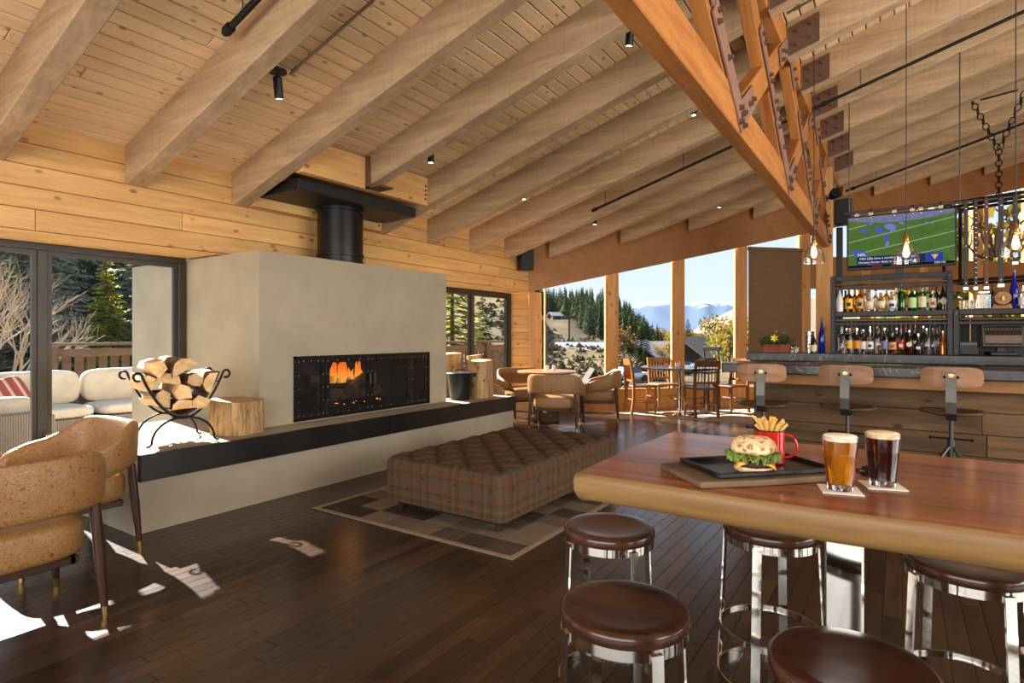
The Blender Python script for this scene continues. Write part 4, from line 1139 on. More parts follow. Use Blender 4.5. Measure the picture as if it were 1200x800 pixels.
M['stump'] = wood('weathered_stump', srgb(112, 80, 46), srgb(206, 168, 116), 'Z', 26, 0.10, 0.85, 1.0, 0.05, 5.0, bstr=1.0)
M['stumptop'] = plain('sawn_stump_top', srgb(190, 150, 100), 0.85, 0, 0.25, 12)
def stump(label, loc, rz, rx, ry, h, seed, parent=None):
    rr = random.Random(seed); n_ = 22; vs = []; secs = 5; b = MB()
    base = [rr.uniform(.88, 1.08) for _ in range(n_)]
    for s_ in range(secs):
        z = h * s_ / (secs - 1)
        for k in range(n_):
            a = 2 * math.pi * k / n_; q = base[k] * (1 + 0.02 * math.sin(3 * a + s_)) * rr.uniform(.97, 1.03)
            ca, sa = sgn_pow(math.cos(a), 0.8), sgn_pow(math.sin(a), 0.8)
            vs.append((rx * q * ca, ry * q * sa, z + (0.012 * math.cos(a + seed) if s_ == secs - 1 else 0)))
    fs = [(s_ * n_ + k, s_ * n_ + (k + 1) % n_, (s_ + 1) * n_ + (k + 1) % n_, (s_ + 1) * n_ + k) for s_ in range(secs - 1) for k in range(n_)]
    b.add(vs, fs + [tuple(range((secs - 1) * n_, secs * n_)), tuple(reversed(range(n_)))])
    me = b.mesh('stump', M['stump']); me.materials.append(M['stumptop']); me.polygons[len(fs)].material_index = 1
    o = inst(me, 'wood_stump', None, loc, rz); return tag(o, label, 'stump', 'wood blocks on the hearth')
stump('squat split wood block standing between the log rack and the fireplace', (-4.76, 2.86, 0.5625), R(20), 0.20, 0.20, 0.285, 3)
stump('tall upright wood stump behind the black ash bucket', (-4.72, 6.33, 0.5625), 0, 0.15, 0.15, 0.50, 4)
stump('wide wood stump behind the ash bucket, nearest the window', (-5.45, 6.30, 0.5625), 0, 0.30, 0.24, 0.58, 5)
stump('wood stump at the very end of the hearth bench, mostly hidden', (-5.00, 6.53, 0.5625), 0.3, 0.10, 0.10, 0.56, 6)
bk = thing('ash_bucket', 'black metal ash bucket with lid and bail handle on the hearth bench', 'bucket', (-4.80, 5.96, 0.563))
M['bucket'] = plain('black_bucket_paint', srgb(28, 28, 29), 0.42, 0.2)
b = MB(); b.lathe([(0.125, 0.0), (0.13, 0.008), (0.172, 0.335), (0.178, 0.345), (0.172, 0.352), (0.10, 0.356), (0.0, 0.358)], 32); b.obj('pail', M['bucket'], bk)
b = MB(); b.prism([(0.14, -0.05), (0.235, 0.0), (0.14, 0.05)], 0.29, 0.345); b.obj('spout', M['bucket'], bk, rot=R(60))
b = MB(); b.tube([(-0.06, 0, 0.357), (-0.055, 0, 0.385), (0, 0, 0.395), (0.055, 0, 0.385), (0.06, 0, 0.357)], 0.008, 8); b.obj('lid_handle', M['bucket'], bk, rot=R(30))
b = MB(); pts = [(0.172 * math.cos(R(a)), 0.172 * math.sin(R(a)), 0.28 - 0.12 * math.sin(R((a + 30) / 180 * 180)) * 1.0) for a in range(-30, 151, 12)]
b.tube([(x * 1.08, y * 1.08, z) for x, y, z in pts], 0.005, 6); b.obj('bail_handle', M['iron'], bk)
for a in (-30, 150):
    b = MB(); b.ball((0.176 * math.cos(R(a)), 0.176 * math.sin(R(a)), 0.29), 0.014, 8, 6); b.obj('handle_ear', M['iron'], bk)

# ================================================================= ON THE PUB TABLE
M['slate'] = wood('grey_serving_board', srgb(70, 56, 42), srgb(118, 96, 72), 'X', 8, 0.08, 0.6, 1.0, 0.05)
bd = MB()
SB = [onp for onp in ((-0.66, 1.93), (-0.40, 1.67), (-0.16, 1.98), (-0.32, 2.18))]
# serving board: curved long plank turned on the table
BR = R(44)
b = MB(); outl = []
for i in range(9): u = i / 8; outl.append((-0.24 + 0.48 * u, -0.125 - 0.012 * math.sin(math.pi * u)))
for i in range(9): u = i / 8; outl.append((0.24 - 0.48 * u, 0.125 + 0.02 * math.sin(math.pi * u)))
b.prism(outl, 0, 0.018); o = b.obj('serving_board', M['slate'], None, (-0.385, 1.905, TZ + 0.0008), R(46), bevel=0.003); tag(o, 'grey brown wooden serving board under the black tray', 'board')
tr_ = thing('serving_tray', 'black metal tray with raised rim under the burger and red mug', 'tray', (-0.375, 1.925, TZ + 0.0195), R(46))
M['tray'] = plain('black_tray_enamel', srgb(26, 24, 23), 0.3, 0.3)
b = MB(); b.cbox((-0.185, -0.105, 0), (0.185, 0.105, 0.004), 0.001); b.obj('plate', M['tray'], tr_)
for (a, c_) in (((-0.195, -0.115), (0.195, -0.105)), ((-0.195, 0.105), (0.195, 0.115)), ((-0.195, -0.105), (-0.185, 0.105)), ((0.185, -0.105), (0.195, 0.105))):
    b = MB(); b.cbox((a[0], a[1], 0), (c_[0], c_[1], 0.016), 0.003); b.obj('rim', M['tray'], tr_)
TZ2 = TZ + 0.0195 + 0.0045
# burger
bg = thing('burger', 'burger with seeded ciabatta bun, curly lettuce, cheese and dark patty', 'burger', (-0.365, 1.852, TZ2), R(20))
t = NT('toasted_bun'); v = t.coords(); n_ = t.noise(v, 60, 3); n2 = t.noise(v, 18, 3)
c = t.ramp(n2, [(0.35, srgb(226, 186, 128)), (0.65, srgb(240, 214, 170))]); c = t.mix(t.ramp(n_, [(0.50, (0, 0, 0, 1)), (0.60, (1, 1, 1, 1))]), c, srgb(168, 96, 48)); t.bsdf(c, 0.7, 0, n_, 0.4, 0.003); M['bun'] = t.m
M['crumb'] = plain('bun_crumb', srgb(224, 190, 140), 0.85, 0, 0.15, 40)
M['lettuce'] = plain('green_lettuce', srgb(112, 134, 54), 0.5, 0, 0.45, 30)
M['cheese'] = plain('yellow_cheese', srgb(226, 172, 70), 0.4)
M['patty'] = plain('browned_patty', srgb(66, 40, 26), 0.75, 0, 0.6, 60, bstr=1.0)
def blob(prof, amp, seed, n=36, sx=1.0, sy=1.0):
    m = MB(); m.lathe(prof, n, sx=sx, sy=sy); rr = random.Random(seed)
    ph = [rr.uniform(0, 6) for _ in range(6)]
    m.v = [(x * (1 + amp * math.sin(5 * math.atan2(y, x) + ph[0]) + amp * .6 * math.sin(11 * math.atan2(y, x) + ph[1] + z * 90)), y * (1 + amp * math.sin(7 * math.atan2(y, x) + ph[2])), z + amp * 0.05 * math.sin(x * 90 + ph[3]) * (z > 0.02)) for x, y, z in m.v]
    return m
blob([(0, 0), (0.048, 0), (0.054, 0.006), (0.054, 0.013), (0.05, 0.018), (0, 0.018)], 0.02, 1).obj('bun_bottom', M['crumb'], bg)
blob([(0, 0.018), (0.054, 0.018), (0.062, 0.026), (0.060, 0.036), (0.05, 0.040), (0, 0.040)], 0.04, 2).obj('patty', M['patty'], bg)
b = MB(); b.grid(lambda u, v_: ((u - .5) * 0.108, (v_ - .5) * 0.108, 0.043 - 0.016 * max(0, (abs(u - .5) * 2) ** 4 + (abs(v_ - .5) * 2) ** 4 - .3)), 12, 12); o = b.obj('cheese', M['cheese'], bg); o.modifiers.new('solid', 'SOLIDIFY').thickness = 0.003
for q in range(2):
    b = MB(); rr = random.Random(q + 5)
    def lf(u, v_, q=q):
        a = 2 * math.pi * u; r_ = 0.03 + 0.045 * v_
        ru = v_ * v_
        return ((r_ + 0.006 * ru * math.sin(13 * a + q)) * math.cos(a), (r_ + 0.006 * ru * math.sin(9 * a)) * math.sin(a), 0.050 + q * 0.004 + ru * (0.010 * math.sin(17 * a + q * 2) + 0.006 * math.sin(29 * a)) - 0.010 * ru * (0.5 + q * 0.5))
    b.grid(lf, 110, 7, True); o = b.obj('lettuce_leaf', M['lettuce'], bg, angle=180); o.modifiers.new('solid', 'SOLIDIFY').thickness = 0.0012
blob([(0, 0.056), (0.055, 0.056), (0.064, 0.064), (0.064, 0.076), (0.058, 0.090), (0.042, 0.101), (0.02, 0.105), (0, 0.106)], 0.025, 3, sx=1.0, sy=1.0).obj('bun_top', M['bun'], bg)
# red enamel mug of fries
M['red'] = plain('red_enamel', srgb(196, 22, 30), 0.12, 0, 0.05, 3, Coat_Weight=0.6)
mg = thing('enamel_mug', 'red enamel mug with black rim full of fries behind the burger', 'mug', (-0.345, 2.0, TZ2))
b = MB(); mr, mh = 0.045, 0.105
b.lathe([(0.0, 0.0), (mr - 0.006, 0.0), (mr, 0.006), (mr, mh), (mr - 0.0025, mh), (mr - 0.0025, 0.008), (0, 0.006)], 40); b.obj('cup', M['red'], mg)
b = MB(); b.torus((0, 0, mh), mr - 0.001, 0.0022, 40, 8); b.obj('rim', M['black'], mg)
b = MB(); HA = R(14); pts = []
for i in range(13):
    a = R(100 - 200 * i / 12); pts.append((mr - 0.006 + 0.036 * max(0, math.cos(a)) ** 0.8 + 0.004, 0, 0.056 + 0.036 * math.sin(a)))
b.tube(pts, 0.0055, 10, flat=(1.3, 0.7)); b.obj('handle', M['red'], mg, rot=HA)
M['fry'] = plain('golden_fry', srgb(232, 178, 92), 0.55, 0, 0.25, 50, bstr=0.3)
rr = random.Random(12)
FR = []
for i in range(22):
    a = 2 * math.pi * i * 0.381966; q = 0.030 * math.sqrt((i + .5) / 22); FR.append((q * math.cos(a), q * math.sin(a), -math.sin(a) * q / 0.030 * 48 + rr.uniform(-14, 14), math.cos(a) * q / 0.030 * 48 + rr.uniform(-14, 14), rr.uniform(0.058, 0.078)))
for i, (x, y, ax, ay, L) in enumerate(FR):
    m = MB(); m.cbox((-0.0045, -0.0045, -L / 2), (0.0045, 0.0045, L / 2), 0.0012)
    vs = []
    for (vx, vy, vz) in m.v: vs.append((vx + 0.003 * math.cos(vz * 40), vy, vz))
    m.v = vs
    o = m.obj('french_fry', M['fry'], None, (-0.345 + x, 2.0 + y, TZ2 + mh - 0.018 + L * 0.22 + 0.006 * (i % 3)), (R(ax), R(ay), 0))
    tag(o, 'golden french fry sticking out of the red enamel mug', 'fry', 'fries in the red mug')
# beers on square coasters
M['coaster'] = plain('white_card', srgb(238, 230, 214), 0.8)
M['pint'] = clear('pint_glass')
M['amber'] = clear('amber_beer', srgb(255, 190, 40), 0.0, 1.33)
t = NT('amber_ale'); t.bsdf(srgb(226, 140, 16), 0.05, 0, None, Transmission_Weight=0.75, IOR=1.33); M['amber'] = t.m
M['stout'] = plain('dark_ale', srgb(48, 10, 8), 0.08, 0, 0.1, 3)
M['foam'] = plain('cream_foam', srgb(250, 236, 208), 0.7, 0, 0.04, 60)
def beer(label, x, y, liquid, foamc, clabel, rz):
    m = MB(); m.cbox((-0.050, -0.050, 0), (0.050, 0.050, 0.0025), 0.0006); o = m.obj('coaster', M['coaster'], None, (x, y, TZ + 0.0006), rz); tag(o, clabel, 'coaster', 'coasters under the beers')
    g = thing('beer_glass', label, 'beer', (x, y, TZ + 0.0034), 0, 'pints of beer')
    H_, r0, r1 = 0.148, 0.0325, 0.0455
    b = MB(); b.lathe([(0, 0.0), (r0 - 0.002, 0.0), (r0, 0.002), (r1, H_ - 0.001), (r1 - 0.0008, H_), (r1 - 0.0022, H_ - 0.001), (r0 - 0.0018, 0.018), (r0 - 0.006, 0.0155), (0, 0.0155)], 48); b.obj('glass', M['pint'], g)
    rad = lambda z: r0 + (r1 - r0) * z / H_ - 0.0026
    b = MB(); b.lathe([(0, 0.0165), (rad(0.0165) - 0.004, 0.0165), (rad(0.02), 0.020), (rad(H_ - 0.012), H_ - 0.012), (0, H_ - 0.012)], 48); b.obj('drink', liquid, g)
    b = MB(); b.lathe([(0, H_ - 0.0118), (rad(H_ - 0.0118), H_ - 0.0118), (rad(H_), H_ - 0.001), (rad(H_) - 0.004, H_ + 0.003), (rad(H_) * 0.5, H_ + 0.005), (0, H_ + 0.0055)], 48); b.obj('foam', foamc, g)
M['foam2'] = plain('tan_foam', srgb(240, 214, 168), 0.7, 0, 0.04, 60)
beer('pint glass of golden amber beer with white foam', -0.137, 1.845, M['amber'], M['foam'], 'white square coaster under the golden beer', R(14))
beer('pint glass of dark brown ale with tan foam', -0.040, 1.965, M['stout'], M['foam2'], 'white square coaster under the dark ale', R(18))
sg = thing('sunglasses', 'dark glossy folded sunglasses lying behind the golden beer', 'sunglasses', (-0.105, 2.045, TZ + 0.001), R(35))
M['gloss'] = plain('dark_tortoise', srgb(44, 22, 14), 0.08)
for sx in (-1, 1):
    b = MB(); b.ball((sx * 0.03, 0, 0.018), (0.026, 0.006, 0.018), 16, 10); b.obj('lens', M['gloss'], sg)
b = MB(); b.tube([(-0.008, 0, 0.024), (0.008, 0, 0.024)], 0.003, 6); b.obj('bridge', M['gloss'], sg)
for sx in (-1, 1):
    b = MB(); b.tube([(sx * 0.055, 0, 0.026), (sx * 0.05, 0.02, 0.02), (-sx * 0.03, 0.028 + 0.006 * sx, 0.006)], 0.0028, 6); b.obj('temple', M['gloss'], sg)
# ================================================================= BAR
def text_mesh(body, size, name, mat, parent, M4, align='LEFT', ext=0.0):
    cu = bpy.data.curves.new('t', 'FONT'); cu.body = body; cu.size = size; cu.align_x = align; cu.extrude = ext
    o = bpy.data.objects.new('t', cu); COL.objects.link(o)
    bpy.context.view_layer.update()
    me = bpy.data.meshes.new_from_object(o.evaluated_get(bpy.context.evaluated_depsgraph_get()))
    bpy.data.objects.remove(o); bpy.data.curves.remove(cu)
    me.materials.clear(); me.materials.append(mat); me.name = name
    me.transform(M4)
    return inst(me, name, parent)
t = NT('dark_soapstone'); v = t.coords(); n1 = t.noise(v, 2.5, 5, 0.6, 1.6); n2 = t.noise(v, 7, 4)
vein = t.ramp(t.math('ABSOLUTE', t.math('SUBTRACT', n1, 0.5)), [(0.0, (1, 1, 1, 1)), (0.006, (0, 0, 0, 1))])
c = t.mix(t.math('MULTIPLY', vein, t.ramp(n2, [(0.45, (0, 0, 0, 1)), (0.6, (0.8, 0.8, 0.8, 1))])), t.ramp(n2, [(0.3, srgb(30, 27, 26)), (0.7, srgb(56, 50, 46))]), srgb(190, 180, 165))
t.bsdf(c, 0.3, 0, None); M['stone'] = t.m
M['barn'] = wood('reclaimed_barn_board', srgb(70, 50, 32), srgb(124, 94, 64), 'X', 9, 0.08, 0.75, 1.0, 0.22, 3.0, bstr=0.5)
M['barn_y'] = wood('reclaimed_barn_board_end', srgb(70, 50, 32), srgb(124, 94, 64), 'Y', 9, 0.08, 0.75, 1.0, 0.22, 3.0, bstr=0.5)
bar = thing('bar_counter', 'long bar with dark veined stone top and reclaimed plank front', 'bar', (0, 0, 0))
BX0, BX1, BY0, BY1 = -1.50, 3.6, 6.10, 6.78
b = MB(); b.cbox((BX0, BY0, 1.03), (BX1, BY1, 1.12), 0.008); b.obj('countertop', M['stone'], bar)
b = MB(); b.box((-1.22, 6.375, 0), (BX1, 6.74, 1.029)); b.obj('carcass', M['subfloor'], bar)
b = MB(); b.cbox((-1.26, 6.20, 0.925), (BX1, 6.374, 1.028), 0.006); b.obj('ledge', M['fascia'], bar)
zc_ = [0.0, 0.16, 0.36, 0.55, 0.74, 0.922]
for k in range(5):
    xx = -1.24; rr = random.Random(k + 20)
    while xx < BX1 - 0.01:
        l = min(rr.uniform(0.9, 1.9), BX1 - xx)
        m = MB(); m.cbox((-l / 2 + 0.0015, -0.012 - rr.uniform(0, 0.006), zc_[k] + 0.0025), (l / 2 - 0.0015, 0.012, zc_[k + 1] - 0.0025), 0.004)
        m.obj('plank', M['barn'], bar, (xx + l / 2, 6.362, 0)); xx += l
    m = MB(); m.cbox((-0.012, 6.38, zc_[k] + 0.0025), (0.012, 6.74, zc_[k + 1] - 0.0025), 0.004); m.obj('plank', M['barn_y'], bar, (-1.234, 0, 0))
b = MB(); b.cbox((-0.30, 6.50, 1.1205), (0.02, 6.58, 1.128), 0.002); tag(b.obj('bar_mat', plain('green_rubber', srgb(96, 150, 40), 0.7)), 'bright green bar mat lying on the counter', 'mat')
b = MB(); b.cbox((-0.75, 6.5, 1.1205), (-0.42, 6.6, 1.135), 0.003); tag(b.obj('cutting_board', M['barn']), 'brown wooden board lying on the bar counter', 'board')

# bar stools with curved steel back bracket
M['stoolwood'] = wood('scuffed_brown_back', srgb(122, 84, 58), srgb(178, 132, 98), 'X', 10, 0.12, 0.4, 1.0, 0.05)
M['stoolseat'] = wood('dark_stool_seat', srgb(56, 38, 26), srgb(92, 66, 46), 'X', 10, 0.12, 0.4, 1.0, 0.05)
M['gunmetal'] = plain('gunmetal', srgb(84, 80, 74), 0.38, 0.8, 0.2, 6)
def bar_stool(label, x, y, rz):
    o = thing('bar_stool', label, 'stool', (x, y, 0), rz, 'industrial stools at the bar')     # faces +Y
    SZ = 0.76
    b = MB()
    def seat(u, v_):
        a = 2 * math.pi * u; s = v_
        r_ = 1.0
        xx, yy = 0.215 * sgn_pow(math.cos(a), 0.8), 0.185 * sgn_pow(math.sin(a), 0.75)
        return (xx * s, yy * s + 0.0, SZ + 0.012 * (2 * s * s - 1) + (0.01 * abs(math.cos(a)) * s))
    b.grid(seat, 40, 8, True); so = b.obj('seat', M['stoolseat'], o, angle=180); m_ = so.modifiers.new('solid', 'SOLIDIFY'); m_.thickness = 0.02; m_.offset = -1
    b = MB(); n_ = 14; vs = []
    outl = []
    for i in range(32):
        a = 2 * math.pi * i / 32; outl.append((0.20 * sgn_pow(math.cos(a), 0.35), 0.078 * sgn_pow(math.sin(a), 0.5)))
    def bend(px_, pz_, dy): return (px_, -0.20 - 0.0 + 0.9 * px_ * px_ + dy, SZ + 0.315 + pz_)
    vs = [bend(px_, pz_, -0.008) for px_, pz_ in outl] + [bend(px_, pz_, 0.008) for px_, pz_ in outl]
    fs = [((i + 1) % 32, i, 32 + i, 32 + (i + 1) % 32) for i in range(32)]
    b.add(vs, [f[::-1] for f in fs])
    # front and back skins as strips
    for (off, flip) in ((0, False), (32, True)):
        for i in range(16):
            p, q, r2, s2 = i, (i + 1), (31 - i), (32 - i) % 32
            f = (off + p, off + q, off + (31 - i) % 32, off + (32 - i) % 32)
            if len(set(f)) >= 3:
                f = tuple(dict.fromkeys(f)); b.f.append(f if not flip else f[::-1]); b.sm.append(False)
    b.obj('backrest', M['stoolwood'], o, bevel=0.0)
    b = MB(); path = [(0.02, -0.03), (-0.10, -0.03), (-0.185, -0.025), (-0.222, 0.03), (-0.232, 0.12), (-0.226, 0.22), (-0.212, 0.31), (-0.210, 0.36)]
    vs = []
    for i, (yy, zz) in enumerate(path):
        p, q = path[max(0, i - 1)], path[min(len(path) - 1, i + 1)]; tx, tz = q[0] - p[0], q[1] - p[1]; l = math.hypot(tx, tz); nx, nz = -tz / l * 0.003, tx / l * 0.003
        for sx in (-0.034, 0.034): vs += [(sx, yy + nx, SZ + zz + nz), (sx, yy - nx, SZ + zz - nz)]
    fs = []
    for i in range(len(path) - 1):
        a = i * 4; c_ = a + 4
        fs += [(a, a + 2, c_ + 2, c_), (a + 1, c_ + 1, c_ + 3, a + 3), (a, c_, c_ + 1, a + 1), (a + 2, a + 3, c_ + 3, c_ + 2)]
    e0 = (len(path) - 1) * 4; fs += [(0, 1, 3, 2), (e0, e0 + 2, e0 + 3, e0 + 1)]
    b.add(vs, fs, False); b.obj('back_bracket', M['gunmetal'], o)
    for sx in (-1, 1):
        b = MB(); b.cyl((sx * 0.034, -0.215, SZ + 0.315), (sx * 0.050, -0.215, SZ + 0.315), 0.010, n=8); b.obj('pivot_knob', M['iron'], o)
    b = MB(); b.lathe([(0.026, 0.001), (0.024, 0.0025), (0.0, 0.003)], 20, sx=1.0, sy=0.6); b.obj('badge', M['brass'], o, (0, -0.2135, SZ + 0.325), (R(90), 0, 0))
    b = MB(); b.cyl((0, 0, 0.34), (0, 0, SZ - 0.03), 0.016, n=12); b.obj('spindle', M['gunmetal'], o)
    b = MB(); b.cyl((0, 0, 0.36), (0, 0, 0.56), 0.028, n=12); b.obj('collar', M['gunmetal'], o)
    b = MB(); b.tube([(-0.13, 0.0, 0.565), (0.13, 0.0, 0.565)], 0.008, 8); b.ball((-0.135, 0, 0.565), 0.014, 8, 6); b.ball((0.135, 0, 0.565), 0.014, 8, 6); b.obj('lever', M['iron'], o)
    for k in range(4):
        a = R(45 + 90 * k); b = MB(); b.tube([(0.02 * math.cos(a), 0.02 * math.sin(a), 0.50), (0.14 * math.cos(a), 0.14 * math.sin(a), 0.36), (0.25 * math.cos(a), 0.25 * math.sin(a), 0.0)], [0.012, 0.013, 0.012], 8); b.obj('leg', M['gunmetal'], o)
    b = MB(); b.torus((0, 0, 0.22), 0.165, 0.008, 32, 6); b.obj('foot_ring', M['gunmetal'], o)
    return o
bar_stool('industrial bar stool farthest left, beside the end of the bar', -1.02, 5.62, R(4))
bar_stool('middle one of the three industrial bar stools', -0.37, 5.76, R(-2))
bar_stool('industrial bar stool nearest the right picture edge', 0.35, 5.88, R(-4))

# back counter and steel shelf units
bc = thing('back_counter', 'dark back bar counter carrying the bottle shelves', 'counter', (0, 0, 0))
b = MB(); b.cbox((-1.66, 7.98, 1.08), (3.6, 8.62, 1.18), 0.006); b.obj('countertop', M['stone'], bc)
b = MB(); b.cbox((-1.58, 8.05, 0), (3.6, 8.60, 1.079), 0.004); b.obj('cabinet', M['black'], bc)
def shelf_unit(label, x0, x1, ztop, zmid, top_open):
    o = thing('shelf_unit', label, 'shelf', (0, 0, 1.181))
    y0, y1 = 8.10, 8.42; Z = lambda z: z - 1.181
    for xx in (x0, x1 - 0.05):
        for yy in (y0, y1 - 0.04):
            b = MB(); b.cbox((xx, yy, 0), (xx + 0.05, yy + 0.04, Z(ztop)), 0.003); p = b.obj('post', M['steel'], o)
            if yy == y0:
                for zz in (0.05, Z(zmid) - 0.03, Z(ztop) - 0.05): inst(rvm, 'rivet', p, (xx + 0.025, yy - 0.001, zz), (0, 0, R(90)))
    levels = [zmid] + ([ztop] if not top_open else [])
    for z in levels:
        b = MB(); b.cbox((x0 + 0.05, y0 - 0.004, Z(z) - 0.06), (x1 - 0.05, y1, Z(z)), 0.004); b.obj('shelf', M['steel'], o)
        b = MB(); b.cbox((x0 + 0.055, y0 - 0.03, Z(z) - 0.118), (x1 - 0.055, y0 + 0.10, Z(z) - 0.098), 0.002); dd = b.obj('drop_board', M['barn'], o)
        xm = (x0 + x1) / 2; b = MB(); b.tube([(xm - 0.07, y0 - 0.012, Z(z) - 0.095), (xm - 0.065, y0 - 0.012, Z(z) - 0.07), (xm + 0.065, y0 - 0.012, Z(z) - 0.07), (xm + 0.07, y0 - 0.012, Z(z) - 0.095)], 0.004, 6); b.obj('pull', M['gunmetal'], dd)
        b = MB(); b.cbox((x0 + 0.05, y0, Z(z) - 0.165), (x1 - 0.05, y0 + 0.02, Z(z) - 0.135), 0.002); b.obj('cross_rail', M['steel'], o)
    return o
shelf_unit('tall riveted steel shelf unit holding two rows of bottles under the television', -0.705, 0.495, 2.12, 1.69, False)
shelf_unit('low riveted steel shelf unit above the cash register at the right', 0.50, 2.6, 1.69, 1.69, True)
M['corr'] = plain('dark_corrugated_panel', srgb(44, 40, 36), 0.6, 0.3)
o = thing('backsplash_panel', 'dark corrugated metal panel behind the lower bottle row and register', 'panel', (0, 8.43, 1.181))
m = MB(); m.box((0, 0, 0), (0.045, 0.012, 0.43)); me = m.mesh('slat', M['corr'])
for k in range(70): inst(me, 'slat', o, (-0.64 + k * 0.047, 0.006 if k % 2 else 0.0, 0))

# ---- bottles
GL_ = {'clear': clear('bottle_clear', (0.95, 0.97, 0.96, 1), 0.03), 'green': clear('bottle_green', srgb(30, 130, 40), 0.03), 'amber': clear('bottle_whisky', srgb(214, 140, 40), 0.03), 'brown': plain('bottle_brown', srgb(44, 20, 10), 0.08),
       'blue': plain('bottle_cobalt', srgb(24, 30, 130), 0.06), 'white': plain('bottle_white', srgb(226, 220, 208), 0.3), 'teal': clear('bottle_teal', srgb(150, 200, 180), 0.03), 'dark': plain('bottle_black', srgb(20, 18, 18), 0.1), 'copper': plain('copper_shaker', srgb(190, 112, 60), 0.25, 0.9), 'gold': clear('bottle_gold', srgb(230, 190, 110), 0.03)}
LB = {'cream': plain('label_cream', srgb(226, 208, 168), 0.7), 'white': plain('label_white', srgb(232, 228, 218), 0.7), 'yellow': plain('label_yellow', srgb(226, 182, 66), 0.7), 'tan': plain('label_tan', srgb(206, 160, 98), 0.7), 'red': plain('label_red', srgb(180, 38, 30), 0.6), 'black': plain('label_black', srgb(28, 24, 22), 0.6), 'cork': plain('cork', srgb(190, 146, 96), 0.9), 'silver': M['chrome'], 'blue': plain('label_blue', srgb(120, 130, 160), 0.6), 'green': plain('label_palegreen', srgb(190, 206, 140), 0.7), 'orange': plain('label_orange', srgb(220, 140, 40), 0.6)}
def bottle(label, x, y, z, glass, h, r, lab=None, cap='black', shape='std', lz=(0.15, 0.5), group='bottles on the back bar', mark=None):
    o = thing('bottle', label, 'bottle', (x, y, z), 0, group)
    if shape == 'std': prof = [(r * .9, 0), (r, .02 * h), (r, .58 * h), (r * .85, .64 * h), (r * .42, .72 * h), (r * .34, .78 * h), (r * .32, .93 * h)]
    elif shape == 'squat': prof = [(r * .9, 0), (r * 1.05, .06 * h), (r, .35 * h), (r * .8, .48 * h), (r * .36, .62 * h), (r * .30, .88 * h)]
    elif shape == 'flask': prof = [(r * .95, 0), (r, .02 * h), (r, .66 * h), (r * .8, .70 * h), (r * .36, .74 * h), (r * .36, .9 * h)]
    elif shape == 'tall': prof = [(r * .85, 0), (r, .02 * h), (r, .45 * h), (r * .7, .6 * h), (r * .34, .75 * h), (r * .30, .94 * h)]
    b = MB(); b.lathe(prof, 20); b.obj('body', GL_[glass], o)
    b = MB(); zt_, rt = prof[-1][1], prof[-1][0]; b.lathe([(rt * 1.15, zt_), (rt * 1.15, h), (0, h)], 14); b.obj('cap', LB[cap] if cap in LB else M['black'], o)
    if lab:
        b = MB(); b.lathe([(r * 1.012, lz[0] * h), (r * 1.012, lz[1] * h)], 20); b.f = b.f[:-2]; b.sm = b.sm[:-2]; lo = b.obj('label', LB[lab], o)
        if mark:
            b = MB(); b.cbox((-r * .5, -r * 1.03 - .001, (lz[0] + .25 * (lz[1] - lz[0])) * h), (r * .5, -r * 1.03, (lz[0] + .6 * (lz[1] - lz[0])) * h), 0.0003); b.obj('label_mark', LB[mark], lo)
    return o
UZ, LZ = 1.6905, 1.1812
gU, gL = 'bottles on the upper shelf', 'bottles on the back counter'
UP = [(-0.612, 'white', .31, .040, None, 'black', 'tall', 'white bottle at the left end of the upper shelf', None), (-0.515, 'amber', .29, .042, 'yellow', 'red', 'std', 'amber bottle with yellow label and red cap on the upper shelf', 'black'),
      (-0.400, 'amber', .29, .042, 'tan', 'cork', 'std', 'amber bottle with tan label and dark lettering on the upper shelf', 'black'), (-0.302, 'clear', .22, .050, 'cream', 'cork', 'squat', 'squat clear bottle with cork, left of the two squat ones', None),
      (-0.184, 'gold', .22, .052, 'cream', 'cork', 'squat', 'squat pale gold bottle with cork on the upper shelf', None), (-0.075, 'clear', .23, .050, 'white', 'orange', 'squat', 'squat smoky bottle with orange stopper on the upper shelf', 'black'),
      (0.022, 'green', .31, .042, None, 'silver', 'flask', 'tall bright green bottle on the upper shelf', None), (0.122, 'green', .27, .044, 'green', 'red', 'std', 'green bottle with pale label and red neck on the upper shelf', None),
      (0.220, 'teal', .29, .040, 'cream', 'silver', 'flask', 'pale teal bottle with large cream label on the upper shelf', None), (0.316, 'clear', .25, .036, 'cream', 'red', 'flask', 'clear bottle with cream label and red cap on the upper shelf', 'red'),
      (0.412, 'dark', .30, .038, None, 'cork', 'tall', 'black bottle with pale diamond label on the upper shelf', None)]
for (x, g, h, r_, lab, cap, sh, lb, mk) in UP:
    o = bottle(lb, x, 8.20, UZ, g, h, r_, lab, cap, sh, (0.12, 0.55), gU, mk)
    if g == 'dark':
        b = MB(); b.prism([(-0.04, 0), (0, -0.045), (0.04, 0), (0, 0.045)], 0, 0.002); b.obj('label', LB['cream'], o, (0, -0.041, 0.10), (R(90), 0, 0))
for i, x in enumerate((-0.56, -0.46, -0.35, -0.24, -0.13, -0.03, 0.07, 0.17, 0.27, 0.36)):
    g = ['brown', 'amber', 'clear', 'clear', 'gold', 'clear', 'amber', 'green', 'teal', 'dark'][i]
    bottle(['small brown bottle half hidden in the upper back row', 'amber bottle in the upper back row behind the tan label', 'clear bottle in the upper back row, third from the left', 'clear bottle in the upper back row, fourth from the left', 'pale gold bottle in the upper back row', 'clear bottle in the upper back row beside the green one', 'amber bottle in the upper back row behind the tall green one', 'green bottle in the upper back row', 'teal bottle in the upper back row', 'black bottle in the upper back row at the right end'][i], x, 8.335, UZ, g, 0.27 + 0.02 * (i % 3), .035, None, ['black', 'red', 'silver'][i % 3], 'std', group=gU)
